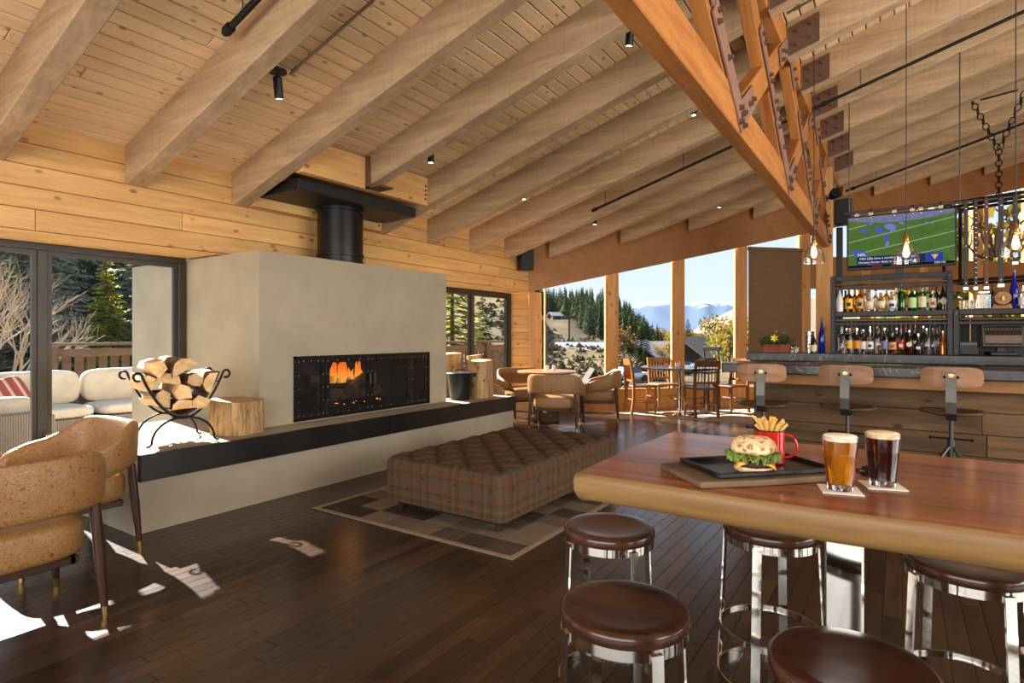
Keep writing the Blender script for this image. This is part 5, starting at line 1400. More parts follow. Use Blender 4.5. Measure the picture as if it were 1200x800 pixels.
LO = [(-0.595, 'clear', .33, .040, None, 'blue', 'flask', 'clear bottle with blue stopper at the left end of the counter row', None), (-0.509, 'clear', .31, .038, 'yellow', 'yellow', 'std', 'clear bottle with yellow mark on the counter', None), (-0.432, 'clear', .31, .040, 'orange', 'silver', 'flask', 'clear bottle with orange mark on the counter', None),
      (-0.364, 'clear', .29, .032, 'white', 'silver', 'tall', 'slim clear bottle with small white label on the counter', None), (-0.294, 'clear', .29, .037, 'white', 'silver', 'flask', 'clear bottle with big white label on the counter', 'black'), (-0.221, 'clear', .33, .034, None, 'orange', 'tall', 'tall clear bottle with orange stopper on the counter', None),
      (-0.147, 'clear', .31, .036, 'blue', 'silver', 'std', 'clear bottle with blue mark on the counter', None), (-0.070, 'gold', .28, .040, 'tan', 'black', 'flask', 'square bottle with tan label and red mark on the counter', 'red'), (0.014, 'clear', .31, .036, 'red', 'red', 'std', 'clear bottle with red label and red cap on the counter', 'white'),
      (0.094, 'brown', .28, .040, None, 'silver', 'std', 'dark brown bottle with round cream label on the counter', None), (0.179, 'brown', .24, .040, 'black', 'silver', 'squat', 'dark squat bottle with white cross mark on the counter', 'white'), (0.258, 'clear', .30, .034, None, 'silver', 'std', 'clear bottle right of the dark squat one on the counter', None),
      (0.318, 'clear', .30, .028, None, 'green', 'tall', 'thin clear bottle with green stopper on the counter', None), (0.408, 'copper', .27, .034, None, 'silver', 'tall', 'copper coloured shaker at the right end of the counter row', None)]
for (x, g, h, r_, lab, cap, sh, lb, mk) in LO:
    o = bottle(lb, x, 8.19, LZ, g, h, r_, lab, cap, sh, (0.2, 0.5), gL, mk)
    if 'round cream' in lb:
        b = MB(); b.lathe([(0, 0), (0.028, 0), (0.028, 0.002), (0, 0.002)], 20); b.obj('label', LB['cream'], o, (0, -0.040, 0.115), (R(90), 0, 0))
for i, x in enumerate((-0.55, -0.47, -0.39, -0.30, -0.21, -0.12, -0.03, 0.06, 0.15, 0.23, 0.36)):
    bottle('clear bottle in the back row on the counter, number %s from the left' % ['one', 'two', 'three', 'four', 'five', 'six', 'seven', 'eight', 'nine', 'ten', 'eleven'][i], x, 8.335, LZ, 'clear', 0.31 + 0.02 * (i % 2), .034, ['white', None, None, 'orange'][i % 4], ['silver', 'red', 'black'][i % 3], 'std', group=gL)
# things standing on the right hand shelf
bottle('tall cobalt blue bottle on the right hand shelf', 1.035, 8.26, UZ, 'blue', 0.42, .042, None, 'blue', 'tall')
bottle('clear bottle with silver label beside the cobalt bottle', 1.10, 8.18, UZ, 'clear', 0.24, .042, 'white', 'silver', 'flask')
bottle('slim black bottle beside the glass jar on the right hand shelf', 0.86, 8.30, UZ, 'dark', 0.27, .028, None, 'black', 'tall')
for i, x in enumerate((0.585, 0.635, 0.69)):
    b = MB(); b.lathe([(0, 0), (0.026, 0), (0.034, 0.10), (0.032, 0.10), (0.024, 0.006), (0, 0.006)], 20); tag(b.obj('tumbler', M['drink'], None, (x, 8.18, UZ)), ['left of three clear tumblers beside the shelf post', 'middle of three clear tumblers beside the shelf post', 'right of three clear tumblers beside the shelf post'][i], 'glass', 'tumblers on the right shelf')
o = thing('glass_jar', 'square clear glass jar with corks and steel lid on the right hand shelf', 'jar', (0.775, 8.22, UZ))
b = MB(); b.cbox((-0.055, -0.05, 0), (0.055, 0.05, 0.17), 0.01); b.obj('body', M['drink'], o); b = MB(); b.cbox((-0.05, -0.045, 0.171), (0.05, 0.045, 0.20), 0.008); b.obj('lid', M['chrome'], o)
o = thing('small_keg', 'small wooden barrel on a wooden cradle on the right hand shelf', 'barrel', (0.925, 8.2, UZ))
M['keg'] = wood('keg_oak', srgb(130, 88, 48), srgb(176, 128, 78), 'Y', 12, 0.1, 0.5, 1.0, 0.05)
b = MB(); b.lathe([(0.0, -0.08), (0.068, -0.08), (0.072, -0.075), (0.080, 0), (0.072, 0.075), (0.068, 0.08), (0.0, 0.08)], 28); b.obj('barrel', M['keg'], o, (0, 0, 0.115), (R(90), 0, 0))
for yy in (-0.06, 0.06): b = MB(); b.lathe([(0.0755, -0.008), (0.0775, 0.008), (0.0765, 0.008)], 28); b.obj('hoop', M['iron'], o, (0, yy, 0.115), (R(90), 0, 0))
b = MB(); b.prism([(-0.085, 0), (0.085, 0), (0.07, 0.055), (0.03, 0.035), (-0.03, 0.035), (-0.07, 0.055)], -0.05, 0.05, Matrix.Rotation(R(90), 4, 'X')); b.obj('cradle', M['keg'], o)
b = MB(); b.cyl((0, -0.082, 0.10), (0, -0.11, 0.10), 0.010, n=8); b.cyl((0, -0.10, 0.10), (0, -0.10, 0.13), 0.006, n=8); b.obj('tap', M['brass'], o)
# cash register and printer
o = thing('cash_register', 'dark point of sale touch screen on the back counter', 'register', (0.93, 8.26, 1.1812), R(8))
b = MB(); b.cbox((-0.12, -0.10, 0), (0.12, 0.12, 0.04), 0.008); b.obj('base', M['black'], o)
b = MB(); b.cbox((-0.04, 0.0, 0.04), (0.04, 0.04, 0.14), 0.004); b.obj('stand', M['black'], o)
M['bezel'] = plain('grey_bezel', srgb(70, 66, 62), 0.4)
b = MB(); b.cbox((-0.185, -0.025, -0.125), (0.185, 0.025, 0.125), 0.008); sc_ = b.obj('monitor', M['bezel'], o, (0, -0.03, 0.215), (R(-14), 0, 0))
M['pos'] = plain('dim_screen', srgb(34, 32, 31), 0.15)
b = MB(); b.box((-0.16, -0.0275, -0.105), (0.16, -0.0255, 0.10)); b.obj('screen', M['pos'], sc_)
b = MB(); b.box((-0.158, -0.0285, -0.09), (0.158, -0.0276, 0.0)); b.obj('screen_window', plain('screen_beige', srgb(112, 92, 78), 0.3), sc_)
m = MB(); m.box((-0.0075, -0.0285, 0.055), (0.0075, -0.0276, 0.085)); me = m.mesh('screen_key', plain('screen_key', srgb(96, 72, 62), 0.3))
for k in range(14): inst(me, 'screen_key', sc_, (-0.148 + k * 0.0228, 0, 0))
o = thing('receipt_printer', 'small black receipt printer left of the register', 'printer', (0.64, 8.28, 1.1812))
b = MB(); b.cbox((-0.09, -0.08, 0), (0.09, 0.09, 0.13), 0.012); b.obj('body', M['black'], o); b = MB(); b.cbox((-0.085, -0.084, 0.10), (0.085, 0.06, 0.15), 0.01); b.obj('lid', M['bezel'], o)

# left end of the back counter
o = thing('flower_planter', 'reddish wooden box planter with yellow lily and trailing greenery on the back counter', 'planter', (-1.33, 8.22, 1.1812))
M['redwood'] = wood('red_cedar_box', srgb(118, 54, 34), srgb(150, 78, 52), 'X', 10, 0.1, 0.6, 1.0, 0.05)
b = MB(); b.cbox((-0.16, -0.08, 0), (0.16, 0.08, 0.105), 0.005); b.obj('box', M['redwood'], o)
M['leafd'] = plain('grey_green_leaf', srgb(70, 84, 48), 0.6, 0, 0.5, 9); M['lily'] = plain('yellow_petal', srgb(240, 214, 50), 0.5)
rr = random.Random(5); b = MB()
for k in range(330):
    a = rr.uniform(0, 6.28); q = math.sqrt(rr.random()); p = Vector((0.21 * q * math.cos(a), 0.11 * q * math.sin(a), 0.10 + 0.15 * rr.random() * (1.15 - q * 0.6)))
    if abs(p.x) > 0.15: p.z -= 0.02 * rr.random()
    L = rr.uniform(0.025, 0.055); w_ = L * 0.28; R3 = Euler((rr.uniform(-1.2, 1.2), rr.uniform(-1.2, 1.2), rr.uniform(0, 6.28))).to_matrix()
    pts = [R3 @ Vector(q_) + p for q_ in ((-w_, 0, 0), (0, -L * .4, 0.003), (w_, 0, 0), (0, L, 0.0))]
    b.add(pts, [(0, 1, 2, 3)])
tag(b.obj('foliage', M['leafd'], o), kind='stuff')
for k in range(26):
    a = rr.uniform(0, 6.28); b = MB(); x0 = rr.uniform(-0.13, 0.13); b.tube([(x0, 0, 0.1), (x0 * 1.3 + 0.02 * math.cos(a), 0.04 * math.sin(a), 0.22), (x0 * 1.6 + 0.06 * math.cos(a), 0.06 * math.sin(a), rr.uniform(0.25, 0.32))], 0.0016, 4); b.obj('stem', M['leafd'], o)
fl_ = MB()
for k in range(6):
    a = R(60 * k); R3 = Matrix.Rotation(a, 3, 'Y')
    pts = [R3 @ Vector(q_) for q_ in ((-0.004, 0, 0), (-0.013, -0.016, 0.028), (0, -0.024, 0.055), (0.013, -0.016, 0.028), (0.004, 0, 0))]
    fl_.add(pts, [(0, 1, 2, 3, 4)])
fo = fl_.obj('lily_flower', M['lily'], o, (-0.01, -0.10, 0.185)); fo.modifiers.new('solid', 'SOLIDIFY').thickness = 0.0015
for (x, z, r_) in ((0.0, 0.27, 0.014), (0.09, 0.255, 0.010)):
    b = MB(); b.ball((x, -0.05, z), (r_, r_, r_ * .7), 10, 6); b.obj('yellow_bloom', plain('deep_yellow', srgb(214, 160, 40), 0.6), o)
for i, x in enumerate((-1.135, -1.085)):
    b = MB(); b.lathe([(0, 0), (0.022, 0), (0.026, 0.07), (0.0245, 0.07), (0.0205, 0.008), (0, 0.008)], 16); tag(b.obj('shot_glass', M['drink'], None, (x, 8.15, 1.1812)), ['clear shot glass touching the flower planter', 'clear shot glass right of its twin by the planter'][i], 'glass', 'shot glasses by the planter')
t = NT('mercury_glass'); n_ = t.noise(t.coords(), 50, 3); t.bsdf(t.ramp(n_, [(0.42, srgb(70, 60, 50)), (0.55, srgb(225, 215, 200))]), 0.15, 0.9, n_, 0.4, 0.004); M['mercury'] = t.m
b = MB(); b.lathe([(0.0, 0), (0.045, 0), (0.045, 0.27), (0.041, 0.27), (0.041, 0.01), (0, 0.01)], 24, smooth=True); tag(b.obj('mercury_vase', M['mercury'], None, (-0.965, 8.30, 1.1812)), 'speckled silver cylinder vase left of the wine bottle', 'vase')
bottle('dark wine bottle with cream label beside the silver vase', -0.895, 8.14, 1.1812, 'brown', 0.27, .037, 'cream', 'red', 'tall', (0.1, 0.38))
bottle('tall cobalt blue bottle beside the wine bottle', -0.81, 8.20, 1.1812, 'blue', 0.45, .042, None, 'blue', 'tall')

# ---- television
tv = thing('television', 'flat television showing a football game above the bottle shelves', 'television', (0, 8.16, 2.19))
b = MB(); b.cbox((-0.535, -0.005, 0.0), (0.535, 0.055, 0.65), 0.006); b.obj('housing', M['black'], tv)
b = MB(); b.cbox((-0.25, 0.06, 0.1), (0.25, 0.12, 0.5), 0.004); b.obj('wall_mount', M['steel'], tv)
b = MB(); b.cbox((-0.04, 0.0, -0.068), (0.04, 0.05, 0.0), 0.004); b.obj('stand', M['black'], tv)
t = NT('game_picture'); v = t.node('ShaderNodeTexCoord').outputs['Object']; sp = t.node('ShaderNodeSeparateXYZ'); t.l.new(v, sp.inputs[0])
n_ = t.noise(t.coords((2, 1, 6)), 3, 3)
grass = t.mix(n_, srgb(52, 84, 38), srgb(96, 128, 60))
vv = t.math('ADD', sp.outputs['Z'], t.math('MULTIPLY', t.math('MULTIPLY', sp.outputs['X'], sp.outputs['X']), -0.22))
crowd = t.mix(t.noise(t.coords((3, 1, 30)), 3, 2), srgb(60, 62, 110), srgb(150, 150, 180))
cc = t.mix(t.ramp(t.math('MULTIPLY', vv, 1.0), [(0.535, (0, 0, 0, 1)), (0.55, (1, 1, 1, 1))]), grass, crowd)
lin = t.math('FRACT', t.math('ADD', t.math('MULTIPLY', t.math('ADD', sp.outputs['Z'], t.math('MULTIPLY', sp.outputs['X'], -0.20)), 6.2), 0.3))
lf_ = t.math('MULTIPLY', t.math('LESS_THAN', lin, 0.055), t.math('LESS_THAN', vv, 0.53))
cc = t.mix(t.math('MULTIPLY', lf_, 0.45), cc, srgb(210, 220, 200))
em = t.node('ShaderNodeEmission'); t.l.new(cc, em.inputs[0]); em.inputs[1].default_value = 1.0; t.l.new(em.outputs[0], t.out.inputs[0])
b = MB(); b.box((-0.515, -0.0075, 0.025), (0.515, -0.0052, 0.632)); scr = b.obj('screen', t.m, tv)
def tvrect(x0, x1, z0, z1, col, name, dep=0.0085, st=1.0):
    m = MB(); m.box((x0, -dep - 0.0006, z0), (x1, -dep, z1)); return m.obj(name, emit('screen_' + name, col, st), scr)
tvrect(-0.515, 0.515, 0.025, 0.055, srgb(22, 20, 30), 'ticker'); tvrect(-0.27, -0.17, 0.03, 0.05, srgb(140, 30, 40), 'ticker_block', 0.0092); tvrect(-0.085, 0.03, 0.03, 0.05, srgb(140, 30, 40), 'ticker_block', 0.0092)
tvrect(-0.43, 0.25, 0.06, 0.155, srgb(34, 44, 84), 'banner'); tvrect(0.255, 0.41, 0.06, 0.155, srgb(46, 62, 170), 'logo_box')
m = MB(); m.prism([(-0.035, 0.03), (0.0, -0.032), (0.035, 0.03), (0.012, 0.022), (0, 0.034), (-0.012, 0.022)], 0, 0.0008); m.obj('gold_emblem', emit('emblem_gold', srgb(214, 180, 80), 1.0), scr, (0.335, -0.0095, 0.108), (R(90), 0, 0))
MT = lambda x, z: Matrix.Translation((x, -0.0100, z)) @ Matrix.Rotation(R(90), 4, 'X')
wht = emit('screen_white', (0.9, 0.9, 0.95, 1), 1.0)
text_mesh('NFL', 0.05, 'caption', wht, scr, MT(-0.42, 0.162))
text_mesh('MIN QBs have a combined 15       INTs', 0.036, 'caption', wht, scr, MT(-0.40, 0.118))
text_mesh('Christian Ponder likely to start vs Green Bay', 0.033, 'caption', wht, scr, MT(-0.415, 0.074))
text_mesh('ESPN HD', 0.026, 'caption', wht, scr, MT(0.33, 0.032))
for k, (x, z, sx, sz, cl_) in enumerate([(-0.35, 0.46, .05, .02, 0), (-0.20, 0.46, .05, .035, 0), (-0.09, 0.49, .06, .035, 1), (-0.06, 0.44, .03, .02, 1), (-0.13, 0.37, .022, .045, 0), (-0.12, 0.29, .02, .03, 1), (-0.30, 0.53, .03, .012, 0), (0.02, 0.52, .03, .012, 1), (-0.40, 0.20, .09, .03, 0), (0.28, 0.50, .04, .01, 1)]):
    m = MB(); m.lathe([(0, 0), (1, 0), (1, 0.0006), (0, 0.0006)], 18, sx=sx, sy=sz); m.obj('player', emit('player_%d' % k, srgb(74, 96, 190) if cl_ == 0 else srgb(120, 130, 200), 0.9), scr, (x, -0.0082, z), (R(90), R(14), 0))

# ---- straps on a pipe, speaker on the truss post
pp = thing('strap_pipe', 'steel pipe above the back bar carrying hanging leather straps', 'pipe', (0, 8.02, 2.86))
b = MB(); b.tube([(-0.55, 0, 0), (2.6, 0, 0)], 0.016, 10); b.obj('pipe', M['gunmetal'], pp)
for xx in (-0.5, 0.55, 2.5):
    b = MB(); b.tube([(xx, 0, 0.0), (xx, 0, zb(xx) - 2.86 + 0.3)], 0.006, 6); b.obj('drop_rod', M['gunmetal'], pp)
M['strap_b'] = plain('black_leather_strap', srgb(38, 32, 29), 0.5); M['strap_r'] = plain('oxblood_strap', srgb(92, 44, 34), 0.5); M['stud'] = plain('silver_stud', srgb(200, 195, 185), 0.25, 1.0)
stm = MB(); stm.ball((0, 0, 0), (0.009, 0.005, 0.009), 8, 5); stm = stm.mesh('stud', M['stud'])
def strap(label, x, mat, z1, n_st, w_=0.035, y=8.02):
    o = thing('leather_strap', label, 'strap', (x, y, 2.86), 0, 'leather straps hanging over the back bar')
    b = MB(); b.torus((0, 0, 0), 0.022, 0.018, 16, 6, flat=(0.25, 1.0), axis='x'); b.v = [(a * 1.0, c_, d_) for a, c_, d_ in b.v]; b.obj('loop', mat, o)
    L = 2.86 - z1; b = MB(); b.cbox((-w_ / 2, -0.026, -L), (w_ / 2, -0.020, -0.0), 0.0015); st = b.obj('strap', mat, o)
    for k in range(n_st): inst(stm, 'stud', st, (0, -0.027, -0.08 - (L - 0.12) * k / max(1, n_st - 1)))
    b = MB(); b.cbox((-w_ * .7, -0.032, -L - 0.04), (w_ * .7, -0.018, -L), 0.004); b.obj('buckle', M['stud'], o)
strap('dark hanging strap with few studs nearest the television', 0.60, M['strap_b'], 1.93, 3)
strap('black hanging strap closely dotted with silver studs', 0.685, M['strap_b'], 1.93, 16, 0.03)
strap('oxblood red hanging strap with three studs', 0.775, M['strap_r'], 1.93, 4)
strap('black hanging strap beside the oxblood one', 0.895, M['strap_b'], 1.95, 4, 0.045)
strap('dark hanging strap at the right, beside the cobalt bottle', 1.01, M['strap_b'], 2.18, 6, 0.04)
for i, xx in enumerate((-0.42, -0.28, -0.05, 0.12, 0.2, 0.38)):
    strap('short strap looped on the pipe above the television, %s from the left' % ['first', 'second', 'third', 'fourth', 'fifth', 'sixth'][i], xx, [M['strap_r'], M['strap_b']][i % 2], 2.845, 1)
def speaker(label, loc, rz, sx, sy, sz, br=0.05):
    o = thing('loudspeaker', label, 'speaker', loc, rz)
    b = MB(); b.cbox((-sx / 2, -sy / 2, 0), (sx / 2, sy / 2, sz), 0.012); b.obj('cabinet', M['black'], o)
    b = MB(); b.cbox((-sx / 2 + 0.012, -sy / 2 - 0.006, 0.012), (sx / 2 - 0.012, -sy / 2, sz - 0.012), 0.003); b.obj('grille', plain('speaker_grille', srgb(34, 33, 32), 0.7), o)
    b = MB(); b.cbox((-0.03, sy / 2, sz * .4), (0.03, sy / 2 + br, sz * .6), 0.003); b.obj('bracket', M['black'], o)
speaker('black wall speaker beside the television on the truss post', (-0.66, 9.55, 2.98), R(-5), 0.22, 0.2, 0.36)
b = MB(); b.cbox((-0.76, 9.58, 0), (-0.68, 9.66, 2.96), 0.004); tag(b.obj('steel_column', M['black']), 'slim black steel column below the wall speaker', 'column')
speaker('black corner speaker under the ceiling joists above the round table', (-5.36, 8.45, 2.52), R(50), 0.24, 0.2, 0.40, 0.085)
# ================================================================= LAMPS AND PIPES UNDER THE CEILING
M['bulb'] = emit('warm_filament', (1.0, 0.62, 0.25, 1), 5)
M['pend'] = shade_glass('pendant_glass')
def pendant(label, x, y, zb_):
    zt_ = zd(x) - 0.01
    o = thing('pendant_lamp', label, 'lamp', (x, y, zb_), 0, 'glass pendant lamps over the bar')
    b = MB(); b.lathe([(0.098, 0.0), (0.094, 0.06), (0.078, 0.12), (0.05, 0.16), (0.03, 0.175), (0.028, 0.175), (0.048, 0.157), (0.075, 0.118), (0.0915, 0.06), (0.0955, 0.0), (0.098, 0.0)], 32)
    b.obj('glass_shade', M['pend'], o)
    b = MB(); b.lathe([(0.0, 0.17), (0.03, 0.17), (0.032, 0.19), (0.022, 0.20), (0.022, 0.25), (0.008, 0.27), (0, 0.27)], 18); b.obj('socket', M['brass'], o)
    b = MB(); b.lathe([(0, 0.045), (0.018, 0.055), (0.028, 0.085), (0.022, 0.125), (0.012, 0.17), (0, 0.17)], 16); b.obj('bulb', M['bulb'], o)
    b = MB(); b.tube([(0, 0, 0.265), (0, 0, zt_ - zb_ - 0.03)], 0.004, 6); b.obj('cord', M['black'], o)
    b = MB(); b.lathe([(0.0, zt_ - zb_ - 0.045), (0.05, zt_ - zb_ - 0.045), (0.055, zt_ - zb_ - 0.01), (0, zt_ - zb_ - 0.01)], 20); b.obj('canopy', M['gunmetal'], o)
pendant('clear glass pendant lamp farthest left, below the truss end', -0.688, 6.30, 2.10)
pendant('clear glass pendant lamp hanging in front of the television', 0.051, 6.30, 2.05)
pendant('clear glass pendant lamp at the right picture edge', 0.80, 6.30, 2.06)

M['spotglow'] = emit('spot_lens', (1.0, 0.85, 0.6, 1), 12)
def spot(label, x, y, ztop, tilt=0.0, az=0.0, big=1.0):
    o = thing('spot_light', label, 'lamp', (x, y, ztop), 0, 'black spot lights under the ceiling')
    b = MB(); b.lathe([(0, -0.02), (0.055 * big, -0.02), (0.055 * big, 0), (0, 0)], 20); b.obj('mounting_plate', M['black'], o)
    b = MB(); b.cyl((0, 0, -0.02), (0, 0, -0.06), 0.012, n=8); b.obj('swivel', M['black'], o)
    b = MB(); b.lathe([(0, -0.15), (0.026, -0.15), (0.026, -0.145), (0.034, -0.145), (0.034, 0.0), (0.02, 0.012), (0, 0.012)], 20); c_ = b.obj('can', M['black'], o, (0, 0, -0.06), (tilt, 0, az))
    b = MB(); b.lathe([(0, -0.1515), (0.024, -0.1515), (0.024, -0.1505), (0, -0.1505)], 16); b.obj('lens', M['spotglow'], c_)
SP = [(-3.985, 2.714, 'spot light on a round box nearest the left wall, under the pipe'), (-1.889, 4.635, 'spot light just left of the truss, nearest the viewer'), (-4.076, 4.577, 'spot light right of the flue box'), (-4.117, 6.45, 'spot light between the joists right of the flue'), (-4.10, 8.246, 'spot light nearest the corner speaker'), (-1.908, 6.509, 'second spot light along the truss'), (-1.928, 8.285, 'third spot light along the truss'), (-2.627, 10.091, 'spot light nearest the second far window')]
for i, (x, y, lb) in enumerate(SP):
    # keep clear of the joists
    k = round((y - 1.41) / 0.953 - 0.5); y2 = 1.41 + 0.953 * (k + 0.5)
    y = y if abs(((y - 1.41) / 0.953 + 0.5) % 1 - 0.5) * 0.953 > 0.17 else y2
    lowered = 0.12 if i else 0.10
    zz = zd(x) - 0.03
    spot(lb, x, y, zz, R(18 if i in (0, 1) else 0), R(40), 1.25 if i == 0 else 1.0)
def pipe(label, pts, r, mat):
    o = thing('ceiling_pipe', label, 'pipe', pts[0], 0); p0 = Vector(pts[0])
    b = MB(); b.tube([Vector(p) - p0 for p in pts], r, 10); b.obj('run', mat, o)
    for q in (0.02, 0.98):
        a = Vector(pts[0]).lerp(Vector(pts[-1]), q); d_ = (Vector(pts[-1]) - Vector(pts[0])).normalized()
        b = MB(); b.cyl(a - d_ * 0.03 - p0, a + d_ * 0.03 - p0, r * 1.5, n=10); b.obj('fitting', mat, o)
    for q in (0.08, 0.5, 0.92):
        a = Vector(pts[0]).lerp(Vector(pts[-1]), q) - p0
        b = MB(); b.tube([a, a + Vector((0, 0, zd((a + p0).x) - (a + p0).z - 0.003))], 0.004, 6); b.obj('hanger_rod', mat, o)
M['galv'] = plain('galvanised_pipe', srgb(150, 140, 126), 0.35, 0.8)
def slope_pipe(label, x0, x1, y, off, r, mat): pipe(label, [(x0, y, zd(x0) - off), (x1, y, zd(x1) - off)], r, mat)
slope_pipe('black iron pipe with a capped end at the top left', -3.74, TL - 0.05, 2.26 - 0.04 + 0.35 - 0.42, 0.14, 0.022, M['iron'])
slope_pipe('thin galvanised conduit running up from the left spot light', -3.95, TL - 0.05, 2.80, 0.05, 0.011, M['galv'])
slope_pipe('black sprinkler pipe below the joists left of the truss', -3.70, TL - 0.03, 7.28 + 0.34, 0.36, 0.018, M['iron'])
slope_pipe('black sprinkler pipe crossing the joists right of the truss', TR + 0.05, 5.2, 7.30 + 0.32, 0.36, 0.018, M['iron'])
slope_pipe('galvanised conduit at the top beside the truss', TR + 0.05, 3.5, 5.75, 0.10, 0.012, M['galv'])
slope_pipe('dark track rail low under the right hand joists', -0.80, 5.0, 11.90, 0.46, 0.02, M['iron'])
# wall lamp on the truss post
o = thing('flood_light', 'small dark flood light fixed to the right side of the truss', 'lamp', (-0.86, 9.6, 3.40))
b = MB(); b.lathe([(0, 0), (0.05, 0.02), (0.075, 0.09), (0.08, 0.13), (0.0, 0.125)], 20); b.obj('shade', M['iron'], o, (0.03, -0.02, 0), (R(70), 0, R(40)))
b = MB(); b.cyl((-0.03, 0, 0), (0.03, -0.01, 0), 0.014, n=8); b.obj('arm', M['iron'], o)

# antler chandelier
CH = (1.12, 10.2, 2.15)
ch = thing('antler_chandelier', 'antler chandelier in a black iron box frame hung by a chain', 'chandelier', CH, R(-20))
fx, fy, fh = 0.52, 0.32, 1.08
for sx in (-1, 1):
    for sy in (-1, 1):
        b = MB(); b.cbox((sx * fx - 0.02, sy * fy - 0.02, 0), (sx * fx + 0.02, sy * fy + 0.02, fh), 0.003); b.obj('upright', M['iron'], ch)
for z in (0.0, fh):
    for sy in (-1, 1): b = MB(); b.cbox((-fx - 0.02, sy * fy - 0.02, z - 0.02), (fx + 0.02, sy * fy + 0.02, z + 0.02), 0.003); b.obj('rail', M['iron'], ch)
    for sx in (-1, 1): b = MB(); b.cbox((sx * fx - 0.02, -fy, z - 0.02), (sx * fx + 0.02, fy, z + 0.02), 0.003); b.obj('rail', M['iron'], ch)
b = MB(); b.cbox((-fx, -0.02, fh - 0.02), (fx, 0.02, fh + 0.02), 0.003); b.obj('rail', M['iron'], ch)
M['antler'] = plain('brown_antler', srgb(96, 68, 42), 0.5, 0, 0.3, 10)
rr = random.Random(4)
for k in range(10):
    a0 = 2 * math.pi * k / 10 + 0.2; b = MB(); rad = 0.36
    main = []
    for i in range(9):
        s = i / 8; main.append((rad * (0.25 + s * 0.85) * math.cos(a0 + s * 0.7), 0.75 * rad * (0.25 + s * 0.85) * math.sin(a0 + s * 0.7), 0.32 + 0.25 * math.sin(s * 3.0) * (1 if k % 2 else -0.5) + s * 0.35))
    b.tube(main, [0.022 - 0.015 * i / 8 for i in range(9)], 8)
    for i in (3, 5, 6):
        p = Vector(main[i]); d_ = Vector((rr.uniform(-.1, .1), rr.uniform(-.1, .1), rr.uniform(0.12, 0.22))); b.tube([p, p + d_ * .5 + Vector((0.02, 0, 0)), p + d_], [0.012, 0.009, 0.003], 6)
    b.obj('antler', M['antler'], ch)
for k in range(8):
    a0 = 2 * math.pi * k / 8; p = Vector((0.36 * math.cos(a0), 0.24 * math.sin(a0), 0.55 + 0.1 * (k % 2)))
    b = MB(); b.cyl(p - Vector((0, 0, 0.09)), p, 0.010, n=8); cs = b.obj('candle', LB['cream'], ch)
    b = MB(); b.lathe([(0.005, 0), (0.011, 0.018), (0.007, 0.035), (0, 0.05)], 10, tuple(p)); b.obj('flame_bulb', M['bulb'], cs)
def link(parent, c, rot): 
    b = MB(); pts = []
    for i in range(16):
        a = 2 * math.pi * i / 16; pts.append((0.034 * math.cos(a), 0, 0.046 * math.sin(a)))
    b.tube(pts, 0.008, 6, True); return b
lk = link(None, None, None).mesh('chain_link', M['iron'])
cz0 = fh + 0.06
for k in range(9): inst(lk, 'chain_link', ch, (0, 0, cz0 + k * 0.074), (0, 0, R(90 * (k % 2))))
zj = zb(CH[0]) - CH[2]
top0 = cz0 + 9 * 0.074
nL = int((zj - top0) / 0.08)
for s_ in (-1, 1):
    for k in range(nL + 1): inst(lk, 'chain_link', ch, (s_ * (0.02 + 0.03 * k), 0, top0 + k * 0.078), (0, R(s_ * 15), R(90 * (k % 2))))
b = MB(); b.tube([(-0.2, 0, zj - 0.02), (0.2, 0, zj - 0.02)], 0.012, 8); b.obj('hook_bar', M['iron'], ch)
# ================================================================= OUTSIDE
def cam_pt(px_, e, z=0.0):
    X = (px_ - 600) / 680 * e
    return Vector((-e * SA + X * CA, e * CA + X * SA, z))
def sstep(a, c_, x):
    t_ = max(0.0, min(1.0, (x - a) / (c_ - a))); return t_ * t_ * (3 - 2 * t_)
def land(x, y):
    e = -x * SA + y * CA; l = x * CA + y * SA
    rho = math.hypot(e, l); ph = math.degrees(math.atan2(l, e))
    left = -2.2 + max(0, 0.30 * (min(rho, 140) - 36))
    w2 = -3.2 + max(0, 0.115 * (min(rho, 260) - 34))
    far = -4.2 + 3.6 * sstep(22, 110, rho) + 6.8 * sstep(115, 175, rho) + 7.0 * sstep(175, 260, rho)
    val = -4.9
    far = far * (1 - sstep(9.0, 12.5, ph)) + val * sstep(9.0, 12.5, ph)
    if ph > 5:
        scrub = -4.4 + 3.2 * sstep(24, 100, rho)
        near_ = val + (scrub - val) * (1 - sstep(11, 15, ph)); k = sstep(115, 170, rho)
        hill = 13 * (1 - sstep(9.5, 14.5, ph)) * sstep(120, 250, rho)
        far = far if ph < 5 else (near_ * (1 - k) + (val + 4.5 * (1 - sstep(8, 15, ph)) + hill) * k) * sstep(5, 8, ph) + far * (1 - sstep(5, 8, ph))
    a = sstep(-26, -12, ph); b_ = sstep(0.0, 4.0, ph)
    z = left * (1 - a) + w2 * a
    z = z * (1 - b_) + far * b_
    return z + 0.25 * math.sin(x * .31) * math.sin(y * .27) * min(1, rho / 40)
M['scrub'] = None
t = NT('dry_scrub_ground'); v = t.coords(); n1 = t.noise(v, 0.35, 6, 0.7); n2 = t.noise(v, 0.04, 4)
c = t.ramp(n1, [(0.36, srgb(56, 48, 37)), (0.5, srgb(80, 69, 53)), (0.64, srgb(100, 87, 66))])
t.bsdf(t.mix(t.ramp(n2, [(0.4, (0, 0, 0, 1)), (0.6, (0.7, 0.7, 0.7, 1))]), c, srgb(112, 97, 72)), 0.95, 0, n1, 0.5, 0.3, Specular_IOR_Level=0.05); M['scrub'] = t.m
b = MB()
phs = [-64 + 118 * i / 150 for i in range(151)]
rhos = [16.5 * (42.0 ** (j / 55)) for j in range(56)]
vs = []
